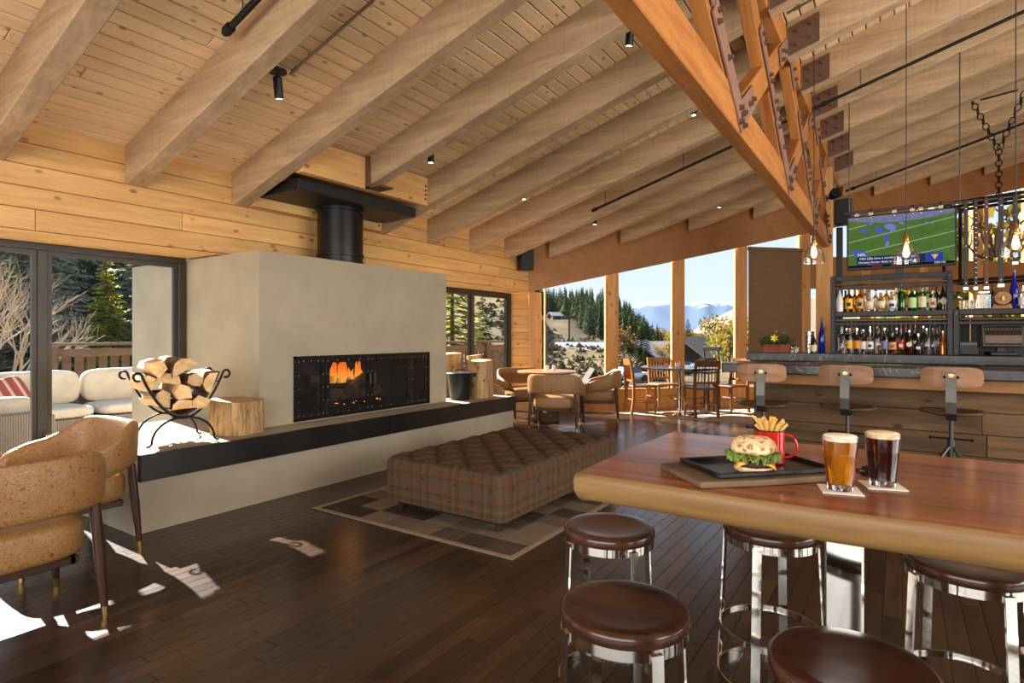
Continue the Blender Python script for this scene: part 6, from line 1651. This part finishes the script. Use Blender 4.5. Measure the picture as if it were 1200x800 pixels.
for rho in rhos:
    for ph in phs:
        e, l = rho * math.cos(R(ph)), rho * math.sin(R(ph))
        x, y = -e * SA + l * CA, e * CA + l * SA; vs.append((x, y, land(x, y)))
n_ = len(phs)
b.add(vs, [(j * n_ + i, (j + 1) * n_ + i, (j + 1) * n_ + i + 1, j * n_ + i + 1) for j in range(len(rhos) - 1) for i in range(n_ - 1)], True)
b.f = [f[::-1] for f in b.f]
struct(b.obj('ground_hillside', M['scrub'], angle=180), 'dry scrub hillside and valley floor outside the windows')

# mountains and bald hill
def ridge(name, e, x0, x1, prof, depth, mat, label):
    b = MB(); n_ = 60; vs = []; rr = random.Random(e)
    hs = []
    for i in range(n_ + 1):
        px_ = x0 + (x1 - x0) * i / n_
        for k in range(len(prof) - 1):
            if prof[k][0] <= px_ <= prof[k + 1][0]: f = (px_ - prof[k][0]) / (prof[k + 1][0] - prof[k][0]); yy = prof[k][1] * (1 - f) + prof[k + 1][1] * f; break
        hs.append((px_, 1.4 + (393 - yy) / 680 * e * (1 + rr.uniform(-.035, .035))))
    rows = 10
    for j in range(rows + 1):
        q = j / rows
        for i, (px_, h) in enumerate(hs):
            ee = e - depth * (1 - q); p = cam_pt(px_, ee); zz = -5 + (h + 5) * (q ** 1.2) * (1 + 0.10 * math.sin(i * 1.7 + j * 2.1) * math.sin(i * .6 + j) * (1 - q))
            vs.append((p.x, p.y, zz))
    for i, (px_, h) in enumerate(hs):
        p = cam_pt(px_, e + depth * 0.5); vs.append((p.x, p.y, -5))
    m_ = n_ + 1
    b.add(vs, [(j * m_ + i, j * m_ + i + 1, (j + 1) * m_ + i + 1, (j + 1) * m_ + i) for j in range(rows + 1) for i in range(n_)], True)
    return struct(b.obj(name, mat, angle=180), label)
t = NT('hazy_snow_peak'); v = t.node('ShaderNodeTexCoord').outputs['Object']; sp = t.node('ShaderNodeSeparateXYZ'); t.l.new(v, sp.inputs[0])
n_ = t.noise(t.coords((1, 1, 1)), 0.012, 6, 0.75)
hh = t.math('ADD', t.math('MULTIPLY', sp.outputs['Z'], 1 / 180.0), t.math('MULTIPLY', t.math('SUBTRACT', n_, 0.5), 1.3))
t.bsdf(t.mix(t.ramp(hh, [(0.90, (0, 0, 0, 1)), (1.0, (1, 1, 1, 1))]), srgb(84, 98, 118), srgb(180, 182, 186)), 1.0, Specular_IOR_Level=0); M['mtn'] = t.m  # grey-blue of the distant haze is put into the rock colour
ridge('mountain_range', 3200, 560, 1000, [(560, 372), (660, 366), (740, 358), (765, 354), (785, 352), (800, 356), (812, 355), (825, 351), (838, 356), (850, 353), (865, 354), (900, 358), (1000, 372)], 1500, M['mtn'], 'distant mountain range tinted haze blue with snow on the ridge')
M['bald'] = plain('bare_brown_hill', srgb(112, 98, 80), 1.0, 0, 0.25, 0.05)
ridge('bald_hill', 900, 806, 1150, [(806, 392), (825, 379), (845, 369), (862, 361), (900, 350), (980, 345), (1150, 360)], 350, M['bald'], 'bare brown hill to the right in front of the mountains')
M['valtrees'] = plain('valley_woods', srgb(92, 96, 62), 1.0, 0, 0.5, 0.12)

# ---- trees
def conifer_mesh(seed, mat, h=1.0, r=0.17, tiers=11, spikes=9, name='conifer'):
    rr = random.Random(seed); m = MB()
    m.tube([(0, 0, 0), (0, 0, h * .9)], [0.018 * h, 0.004 * h], 5)
    for j in range(tiers):
        q = j / (tiers - 1); z = h * (0.12 + 0.80 * q); R_ = r * h * (1 - q) ** 0.85 * rr.uniform(.85, 1.15) + 0.012 * h; dz = h * 0.16 * (1 - .5 * q)
        vs = [(0, 0, z + dz * .75)]; off = rr.uniform(0, 6)
        for k in range(2 * spikes):
            a = math.pi * k / spikes + off; q2 = R_ * (rr.uniform(.85, 1.2) if k % 2 == 0 else rr.uniform(.5, .7)); vs.append((q2 * math.cos(a), q2 * math.sin(a), z - dz * (0.35 if k % 2 == 0 else 0.05)))
        m.add(vs, [(0, 1 + k, 1 + (k + 1) % (2 * spikes)) for k in range(2 * spikes)])
    return m.mesh(name, mat)
def conifer_detail(seed, mat, barkm, whorls=26, per=9, r=0.17):
    rr = random.Random(seed); m = MB()
    m.tube([(0, 0, 0), (0, 0, 0.97)], [0.016, 0.002], 6); nt = len(m.f)
    for j in range(whorls):
        q = j / (whorls - 1); z = 0.10 + 0.86 * q; L = r * (1 - q) ** 0.8 * rr.uniform(.8, 1.2) + 0.012
        for k in range(per):
            a = 2 * math.pi * (k + rr.random() * .7) / per; d_ = Vector((math.cos(a), math.sin(a), rr.uniform(-.35, .05))); s = Vector((-d_.y, d_.x, 0)); l = L * rr.uniform(.7, 1.15); p = Vector((0, 0, z + rr.uniform(-.012, .012)))
            tip = p + d_ * l; w_ = l * 0.16
            m.add([p, p + d_ * l * .45 + s * w_, tip, p + d_ * l * .45 - s * w_], [(0, 1, 2, 3)])
            for g in (0.35, 0.55, 0.75, 0.9):
                c_ = p + d_ * l * g; tw = l * (0.42 - 0.28 * g) + 0.006
                for sg in (-1, 1):
                    e_ = c_ + (d_ * .6 + s * sg).normalized() * tw + Vector((0, 0, rr.uniform(-.4, .15) * tw)); m.add([c_ - d_ * .008, c_ + d_ * .012 + Vector((0, 0, .004)), e_], [(0, 1, 2)])
    me = m.mesh('conifer', mat); me.materials.append(barkm)
    for i in range(nt): me.polygons[i].material_index = 1
    return me
def foliage(name, c1, c2, tl=0.35):
    t = NT(name); oi = t.node('ShaderNodeObjectInfo'); g = t.node('ShaderNodeNewGeometry')
    c = t.mix(g.outputs['Random Per Island'], c1, c2)
    hs = t.node('ShaderNodeHueSaturation'); t.set(hs.inputs['Color'], c); t.set(hs.inputs['Value'], t.math('ADD', 0.75, t.math('MULTIPLY', oi.outputs['Random'], 0.5)))
    d1 = t.node('ShaderNodeBsdfDiffuse'); d2 = t.node('ShaderNodeBsdfTranslucent'); t.l.new(hs.outputs[0], d1.inputs[0]); t.l.new(hs.outputs[0], d2.inputs[0])
    mx = t.node('ShaderNodeMixShader'); mx.inputs[0].default_value = tl; t.l.new(d1.outputs[0], mx.inputs[1]); t.l.new(d2.outputs[0], mx.inputs[2]); t.l.new(mx.outputs[0], t.out.inputs[0])
    return t.m
M['needle'] = foliage('dark_needles', srgb(52, 62, 40), srgb(86, 94, 58)); M['needle_l'] = foliage('lit_needles', srgb(150, 150, 70), srgb(206, 200, 112), 0.55)  # needle_l: backlit brightness of the sunlit firs is put into the colour
M['needle_n'] = foliage('forest_needles', srgb(128, 134, 112), srgb(178, 180, 152), 0.5)
M['gold'] = foliage('golden_leaves', srgb(130, 106, 40), srgb(160, 138, 66), 0.4); M['orange'] = foliage('orange_leaves', srgb(122, 86, 44), srgb(148, 114, 64), 0.4); M['olive'] = foliage('olive_leaves', srgb(84, 86, 38), srgb(128, 120, 56), 0.45)
M['trunk'] = plain('grey_bark', srgb(110, 96, 82), 0.95, 0, 0.3, 4)
cmesh = [conifer_mesh(s, M['needle'], tiers=9 + s % 3) for s in range(4)]
cdet = [conifer_detail(s + 30, M['needle_n'], M['trunk']) for s in range(4)]
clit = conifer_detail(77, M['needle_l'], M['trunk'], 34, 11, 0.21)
cgrn = conifer_detail(78, M['needle'], M['trunk'], 30, 10, 0.19)
def tree(me, p, h, label, group, w_=1.0, name='conifer_tree', rz=0):
    o = inst(me, name, None, (p.x, p.y, p.z), rz); o.scale = (h * w_, h * w_, h); return tag(o, label, 'tree', group)
rr = random.Random(21)
n_ = 0
while n_ < 298:
    px_ = rr.uniform(604, 775); e = rr.uniform(max(128, 186 - max(0, px_ - 640) * 0.75), 250); p = cam_pt(px_, e); p.z = land(p.x, p.y) - 0.3
    h = rr.uniform(6.5, 10.5); tree(rr.choice(cmesh), p, h, 'small dark conifer of the forest on the far hillside', 'forest on the far hill', rr.uniform(.9, 1.4), rz=rr.uniform(0, 6)); n_ += 1
for i in range(130):
    px_ = rr.uniform(-40, 215); e = rr.uniform(27, 80) ; p = cam_pt(px_, e); p.z = land(p.x, p.y) - 0.4
    if 80 < px_ < 165 and e < 34: continue
    if px_ < 60 and e < 22: continue
    tree(rr.choice(cdet), p, rr.uniform(10, 17), 'shaded conifer in the dense forest beyond the terrace', 'forest beyond the terrace', rr.uniform(.8, 1.15), rz=rr.uniform(0, 6))
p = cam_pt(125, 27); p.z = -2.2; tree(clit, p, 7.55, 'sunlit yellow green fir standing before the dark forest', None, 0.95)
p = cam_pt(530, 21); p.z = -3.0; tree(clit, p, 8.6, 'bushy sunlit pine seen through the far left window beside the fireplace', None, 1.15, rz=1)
p = cam_pt(566, 30); p.z = -3.2; tree(cgrn, p, 6.9, 'pointed green fir seen through the window beside the cedar corner', None, 0.85, rz=2)
for i, (px_, e, h, lb) in enumerate(((658, 46, 3.4, 'small upright fir on the scrub slope below the hill'), (661, 38, 2.6, 'dark young fir at left on the scrub slope'), (671, 37, 2.2, 'bushy young pine right of the dark fir on the scrub slope'), (737, 85, 4.5, 'slim fir in front of the lodge roof'), (751, 80, 6.2, 'fir beside the golden trees in the valley'), (758, 78, 5.0, 'darker fir right of its neighbour in the valley'), (806, 190, 12, 'lone dark fir standing above the valley woods'))):
    p = cam_pt(px_, e); p.z = land(p.x, p.y) - .1; tree(cgrn, p, h, lb, None, 1.2, rz=i)
def leafy_mesh(seed, mat, n=620):
    rr = random.Random(seed); m = MB(); m.tube([(0, 0, 0), (0.02, 0, .3), (0, 0.02, .7)], [.03, .022, .008], 6)
    for k in range(6):
        a = k * 1.05; m.tube([(0, 0, .25 + .06 * k), (.12 * math.cos(a), .12 * math.sin(a), .42 + .07 * k), (.2 * math.cos(a), .2 * math.sin(a), .55 + .06 * k)], [.012, .008, .003], 5)
    nt = len(m.f)
    cl = [(Vector((rr.uniform(-.2, .2), rr.uniform(-.2, .2), rr.uniform(.35, .85))), rr.uniform(.12, .2)) for _ in range(11)]
    for k in range(n):
        c_, r_ = rr.choice(cl); d_ = Vector((rr.gauss(0, 1), rr.gauss(0, 1), rr.gauss(0, 1))).normalized(); p = c_ + d_ * r_ * rr.uniform(.7, 1.05); s = rr.uniform(.018, .034); R3 = Euler((rr.uniform(0, 6), rr.uniform(0, 6), rr.uniform(0, 6))).to_matrix()
        m.add([R3 @ Vector(q) * s + p for q in ((-1, 0, 0), (0, -.7, 0), (1, 0, 0.2), (0, .7, 0))], [(0, 1, 2, 3)])
    me = m.mesh('leafy_tree', mat); me.materials.append(M['trunk'])
    for i in range(nt): me.polygons[i].material_index = 1
    return me
lg, lo_, lv_ = leafy_mesh(1, M['gold']), leafy_mesh(2, M['orange']), leafy_mesh(3, M['olive'])
LT = [(746, 150, 7, lg, 'yellow aspen left of its twin at the forest foot'), (753, 150, 5.5, lg, 'yellow aspen right of its twin at the forest foot'), (731, 70, 5.2, lo_, 'thin orange brown tree right of the first fir post'), (775, 95, 5.2, lo_, 'orange tree left of the middle window post'), (785, 100, 5.5, lg, 'golden tree behind the dining table'), (772, 210, 10, lo_, 'orange tree in the dark forest edge'), (809, 200, 9, lg, 'golden tree above the brown roof'), (803, 190, 7, lo_, 'orange tree left of the brown roof'), (838, 120, 11, lg, 'golden tree left of the big olive one'), (847, 100, 8.5, lv_, 'olive tree between golden crowns'), (856, 85, 10, lg, 'tall golden tree next to the right fir post'), (864, 95, 9, lv_, 'olive tree half hidden by the right fir post'), (829, 150, 7, lv_, 'low olive tree by the car park'), (791, 150, 8, lg, 'golden tree right behind the middle post')]
for i, (px_, e, h, me, lb) in enumerate(LT):
    p = cam_pt(px_, e); p.z = land(p.x, p.y) - .1; tree(me, p, h, lb, None, 1.0, 'autumn_tree', i)
for i in range(70):
    px_ = rr.uniform(760, 880); e = rr.uniform(230, 420); p = cam_pt(px_, e); p.z = land(p.x, p.y) - .2
    if rr.random() < .45: tree(rr.choice([lv_, lo_, lg]), p, rr.uniform(6, 9), 'autumn coloured tree in the distant valley woods', 'valley woods', 1.3, 'valley_tree', i)
    else: tree(rr.choice(cmesh), p, rr.uniform(7, 11), 'dark conifer in the distant valley woods', 'valley conifers', 1.5, 'valley_conifer', i)
for i, (px_, e, h, me, lb) in enumerate(((1108, 30, 13, lv_, 'olive tree seen through the window above the television'), (1160, 28, 14, lg, 'golden tree seen through the window behind the chandelier'), (1205, 30, 14, lv_, 'olive tree behind the window at the right edge'))):
    p = cam_pt(px_, e); p.z = land(p.x, p.y); tree(me, p, h, lb, None, 1.0, 'autumn_tree', i)
# bare tree
M['twig'] = plain('pale_bare_twig', srgb(172, 150, 124), 0.9, 0, 0.2, 5)
rr = random.Random(8); b = MB()
def grow(p, d_, l, r_, lev):
    q = p + d_ * l; mid = p.lerp(q, .5) + Vector((rr.uniform(-.06, .06), rr.uniform(-.06, .06), 0)) * l
    b.tube([p, mid, q], [r_, r_ * .85, r_ * .68], 5 if lev < 3 else 3)
    if lev >= 6: return
    for k in range(3 if lev < 5 else 2):
        nd = (d_ + Vector((rr.gauss(0, .45), rr.gauss(0, .45), rr.uniform(-.05, .45)))).normalized(); grow(q if k else p.lerp(q, .75), nd, l * rr.uniform(.62, .85), r_ * .62, lev + 1)
for k in range(3): grow(Vector((0.1 * k, 0, 0)), Vector((rr.uniform(-.3, .3), rr.uniform(-.3, .3), 1)).normalized(), 1.5, 0.065, 1)
p = cam_pt(-12, 12.5); tag(b.obj('bare_tree', M['twig'], None, (p.x, p.y, -1.7)), 'leafless pale branched tree at the left edge outside', 'tree')
# scrub
b = MB(); rr = random.Random(31)
for k in range(900):
    px_ = rr.uniform(560, 800); e = 22 * (6.5 ** rr.random()); p = cam_pt(px_, e); z = land(p.x, p.y); s = rr.uniform(.25, .6) * (0.6 + e / 90)
    for g in range(5):
        a = rr.uniform(0, 6.28); q = Vector((p.x + s * .6 * math.cos(a), p.y + s * .6 * math.sin(a), z + rr.uniform(.0, .6) * s)); h_ = s * rr.uniform(.4, .8)
        b.add([q + Vector((-h_, 0, 0)), q + Vector((0, -h_, h_ * .3)), q + Vector((h_, 0, 0)), q + Vector((0, h_, h_ * .3)), q + Vector((0, 0, h_))], [(0, 1, 4), (1, 2, 4), (2, 3, 4), (3, 0, 4)])
tag(b.obj('scrub_brush', foliage('scrub_twigs', srgb(98, 86, 66), srgb(134, 118, 90), 0.35)), 'grey brown sagebrush covering the slope below the windows', 'brush', None, 'stuff')

# ---- buildings and cars in the valley
M['metalroof'] = plain('pale_metal_roof', srgb(128, 130, 132), 0.5, 0, 0.05); M['shingle'] = plain('brown_shingle', srgb(118, 104, 88), 0.9, 0, 0.2, 3); M['darkwall'] = plain('dark_cabin_wall', srgb(64, 52, 44), 0.9); M['winglass'] = plain('far_window_glass', srgb(70, 84, 96), 0.1)
def house(label, px_, e, w_, d_, hw, hr, rz, roofm, nwin, z=None):
    p = cam_pt(px_, e); z = land(p.x, p.y) if z is None else z
    o = thing('cabin', label, 'building', (p.x, p.y, z - .3), rz)
    b = MB(); b.box((-w_ / 2, -d_ / 2, 0), (w_ / 2, d_ / 2, hw)); b.add([(-w_ / 2, -d_ / 2, hw), (-w_ / 2, d_ / 2, hw), (-w_ / 2, 0, hw + hr), (w_ / 2, -d_ / 2, hw), (w_ / 2, d_ / 2, hw), (w_ / 2, 0, hw + hr)], [(0, 2, 1), (3, 4, 5)]); b.obj('walls', M['darkwall'], o)
    ov = .6
    for s in (-1, 1):
        b = MB(); y0 = s * (d_ / 2 + ov); z0 = hw - hr * ov / (d_ / 2)
        vs = [(-w_ / 2 - ov, y0, z0 + .02), (w_ / 2 + ov, y0, z0 + .02), (w_ / 2 + ov, 0, hw + hr + .02), (-w_ / 2 - ov, 0, hw + hr + .02)]; vs += [(x, y, zz + .22) for x, y, zz in vs]
        b.add(vs, [(0, 1, 2, 3), (7, 6, 5, 4), (0, 4, 5, 1), (1, 5, 6, 2), (2, 6, 7, 3), (3, 7, 4, 0)]); b.obj('roof_slope', roofm, o)
    for k in range(nwin):
        for s in (-1, 1):
            b = MB(); x = -w_ / 2 + w_ * (k + .5) / nwin; b.box((x - .5, s * d_ / 2 - .04, hw * .35), (x + .5, s * d_ / 2 + .04, hw * .75)); b.obj('window', M['winglass'], o)
    return o
house('long lodge with pale metal roof below the forest', 706, 105, 16, 9, 1.6, 1.3, ALPHA + R(6), M['metalroof'], 6, -2.6)
house('dark gabled cabin with pale roof at the forest foot', 748, 98, 9, 8, 2.0, 2.3, ALPHA + R(60), M['metalroof'], 3, -3.6)
house('long low brown roofed building behind the golden trees', 778, 135, 18, 10, 2.2, 2.6, ALPHA - R(5), M['shingle'], 6)
house('brown gabled roof building beside the car park', 816, 118, 12, 11, 2.4, 3.6, ALPHA + R(40), M['shingle'], 3)
house('small dark gable roof just outside the first far window', 694, 34, 0.9, 0.9, 2.9, 0.7, ALPHA + R(90), M['darkwall'], 1)
house('dark green shed low at left on the scrub slope', 644, 44, 3.0, 3.5, 1.1, 0.3, ALPHA, M['darkwall'], 1)
house('white ski lift hut high on the grassy slope', 652, 172, 3.6, 3, 1.5, 0.8, ALPHA + R(20), M['metalroof'], 2)
p = cam_pt(667, 120); o = thing('lift_tower', 'dark T shaped lift tower on the grassy slope', 'tower', (p.x, p.y, land(p.x, p.y) - .2), ALPHA)
b = MB(); b.cyl((0, 0, 0), (0, 0, 6), .22, n=8); b.obj('pole', M['darkwall'], o); b = MB(); b.box((-1.6, -.15, 5.7), (1.6, .15, 6.1)); b.obj('crossarm', M['darkwall'], o)
carcol = {'white': plain('car_white', srgb(225, 225, 225), 0.25), 'dark': plain('car_dark', srgb(40, 44, 52), 0.25), 'silver': plain('car_silver', srgb(150, 155, 160), 0.25), 'red': plain('car_red', srgb(130, 40, 34), 0.25)}
def car(label, px_, e, col, rz):
    p = cam_pt(px_, e); o = thing('parked_car', label, 'car', (p.x, p.y, land(p.x, p.y) + .02), rz, 'cars parked in the valley')
    b = MB(); b.cbox((-2.1, -.85, .28), (2.1, .85, .85), .15); b.obj('body', carcol[col], o)
    b = MB(); vs = [(-1.5, -.75, .85), (1.1, -.75, .85), (1.1, .75, .85), (-1.5, .75, .85), (-1.1, -.65, 1.4), (.5, -.65, 1.4), (.5, .65, 1.4), (-1.1, .65, 1.4)]; b.add(vs, [(4, 5, 6, 7), (0, 1, 5, 4), (1, 2, 6, 5), (2, 3, 7, 6), (3, 0, 4, 7)]); b.obj('cabin', M['winglass'], o)
    for sx in (-1.3, 1.3):
        for sy in (-.85, .85): b = MB(); b.cyl((sx, sy - .1, .32), (sx, sy + .1, .32), .32, n=12); b.obj('wheel', M['black'], o)
CR = [(737, 58, 'white', 30, 'white car parked lowest, right of the first fir post'), (800, 120, 'white', 80, 'white car parked left in the valley lot'), (807, 112, 'silver', 75, 'silver car parked second in the valley lot'), (815, 125, 'dark', 80, 'dark car parked third in the valley lot'), (822, 118, 'dark', 85, 'dark car parked fourth in the valley lot'), (830, 126, 'silver', 80, 'silver car parked fifth in the valley lot'), (838, 120, 'dark', 70, 'dark car parked sixth in the valley lot'), (846, 118, 'red', 80, 'red car parked at the right of the valley lot'), (803, 90, 'dark', 20, 'dark car parked nearer, below the middle post')]
for px_, e, c_, rz, lb in CR: car(lb, px_, e, c_, ALPHA + R(rz))

# ---- terrace left of the room
M['paving'] = plain('pale_stone_paving', srgb(205, 196, 182), 0.85, 0, 0.1, 2)
b = MB(); b.box((-12.6, -6, -0.22), (-6.2, 6.0, -0.03)); b.box((-9.0, 6.0, -0.22), (-6.2, 13.3, -0.03)); struct(b.obj('floor_terrace', M['subfloor']), 'pale paved terrace outside the left windows')
terr = bpy.data.objects['floor_terrace']; m = MB(); plank_mb(0.79, 0.79, 0.028, 0.006, m); me = m.mesh('paver', M['paving'])
for i in range(8):
    for j in range(15):
        x, y = -6.6 - i * .8, -5.6 + j * .8
        if y < 5.9: inst(me, 'paver', terr, (x, y, 0))
for i in range(3):
    for j in range(9): inst(me, 'paver', terr, (-6.6 - i * .8, 6.4 + j * .8, 0))
M['deckwood'] = wood('brown_railing_wood', srgb(84, 62, 46), srgb(120, 92, 70), 'Y', 8, 0.1, 0.8, 1.0, 0.15)
def railing(label, x, y0, y1):
    o = thing('deck_railing', label, 'railing', (x, y0, 0), 0); L = y1 - y0
    b = MB(); b.cbox((-0.09, 0, 1.22), (0.09, L, 1.27), .008); b.obj('top_rail', M['deckwood'], o)
    b = MB(); b.cbox((-0.03, 0, 1.02), (0.03, L, 1.16), .006); b.obj('upper_board', M['deckwood'], o)
    b = MB(); b.cbox((-0.03, 0, 0.10), (0.03, L, 0.20), .006); b.obj('lower_board', M['deckwood'], o)
    m = MB(); m.cbox((-0.045, -0.07, 0.2), (-0.03, 0.07, 1.1), .003); me = m.mesh('baluster', M['deckwood'])
    for k in range(int(L / .19)): inst(me, 'baluster', o, (0, .1 + k * .19, 0))
    m = MB(); m.cbox((-0.06, -0.06, 0), (0.06, 0.06, 1.22), .006); me = m.mesh('post', M['deckwood'])
    for k in range(int(L / 1.9) + 1): inst(me, 'post', o, (0.03, min(L - .06, .06 + k * 1.9), 0))
railing('brown wooden deck railing outside the window beside the cedar corner', -8.65, 6.0, 13.2)
railing('brown wooden deck railing behind the wicker sofa', -12.3, 3.9, 6.0)
M['wicker'] = None
t = NT('grey_wicker'); v = t.coords((1, 1, 1)); wv = t.node('ShaderNodeTexWave'); t.l.new(v, wv.inputs['Vector']); wv.inputs['Scale'].default_value = 18; wv.bands_direction = 'Z'; w2_ = t.node('ShaderNodeTexWave'); t.l.new(v, w2_.inputs['Vector']); w2_.inputs['Scale'].default_value = 14; w2_.bands_direction = 'Y'
f = t.math('MULTIPLY', wv.outputs['Fac'], w2_.outputs['Fac']); t.bsdf(t.ramp(f, [(0.1, srgb(110, 96, 84)), (0.7, srgb(186, 172, 156))]), 0.7, 0, f, 0.8, 0.01); M['wicker'] = t.m
M['outcush'] = plain('oatmeal_outdoor_cushion', srgb(196, 184, 166), 0.9)
def cushion(name, a, c_, parent, mat, rot=None, loc=None):
    hx, hy, hz = [(q - p) / 2 for p, q in zip(a, c_)]; ce = [(q + p) / 2 for p, q in zip(a, c_)]; m = MB()
    def fn(u, v_):
        an = 2 * math.pi * u; tt = math.pi * v_; s = sgn_pow(math.sin(tt), .35)
        return (ce[0] + hx * s * sgn_pow(math.cos(an), .35), ce[1] + hy * s * sgn_pow(math.sin(an), .35), ce[2] - hz * sgn_pow(math.cos(tt), .5))
    m.grid(fn, 32, 14, True); return m.obj(name, mat, parent, loc, rot, angle=80)
o = thing('wicker_sofa', 'long grey wicker terrace sofa with oatmeal cushions outside the left window', 'sofa', (-9.5, 1.0, 0))
b = MB(); b.cbox((-0.45, 0, 0.03), (0.45, 3.7, 0.30), .02); b.obj('base', M['wicker'], o); b = MB(); b.cbox((-0.47, 0, 0.03), (-0.33, 3.7, 0.66), .02); b.obj('back', M['wicker'], o); b = MB(); b.cbox((-0.45, 3.7, 0.03), (0.45, 3.84, 0.55), .02); b.obj('arm', M['wicker'], o)
for k in range(3): cushion('seat_cushion', (-0.30, 0.03 + k * 1.22, 0.30), (0.46, 1.22 + k * 1.22, 0.46), o, M['outcush']); cushion('back_cushion', (-0.33, 0.03 + k * 1.22, 0.44), (-0.10, 1.22 + k * 1.22, 0.92), o, M['outcush'])
t = NT('striped_pillow'); v = t.node('ShaderNodeTexCoord').outputs['Object']; sp = t.node('ShaderNodeSeparateXYZ'); t.l.new(v, sp.inputs[0]); t.bsdf(t.ramp(t.math('FRACT', t.math('MULTIPLY', sp.outputs['Y'], 9)), [(0.3, srgb(150, 70, 62)), (0.36, srgb(206, 180, 160)), (0.6, srgb(176, 146, 100)), (0.66, srgb(136, 66, 64))]), 0.9)
b_ = cushion('throw_pillow', (-0.09, -0.24, 0.0), (0.09, 0.24, 0.40), None, t.m, Euler((R(20), R(-24), 0)), (-9.40, 2.62, 0.47)); tag(b_, 'red striped throw pillow leaning on the terrace sofa', 'pillow')
o = thing('wicker_armchair', 'grey wicker terrace armchair nearest the glass at the left edge', 'armchair', (-7.95, 1.95, 0), R(10))
b = MB(); b.cbox((-0.4, -0.42, 0.03), (0.4, 0.42, 0.28), .02); b.obj('base', M['wicker'], o)
for sy in (-1, 1): b = MB(); b.cbox((-0.42, sy * .42 - .06, 0.03), (0.42, sy * .42 + .06, 0.55), .02); b.obj('arm', M['wicker'], o)
b = MB(); b.cbox((0.34, -0.42, 0.03), (0.46, 0.42, 0.60), .02); b.obj('back', M['wicker'], o); cushion('seat_cushion', (-0.36, -0.34, 0.28), (0.34, 0.34, 0.43), o, M['outcush']); cushion('back_cushion', (0.14, -0.33, 0.42), (0.35, 0.33, 0.76), o, M['outcush'])
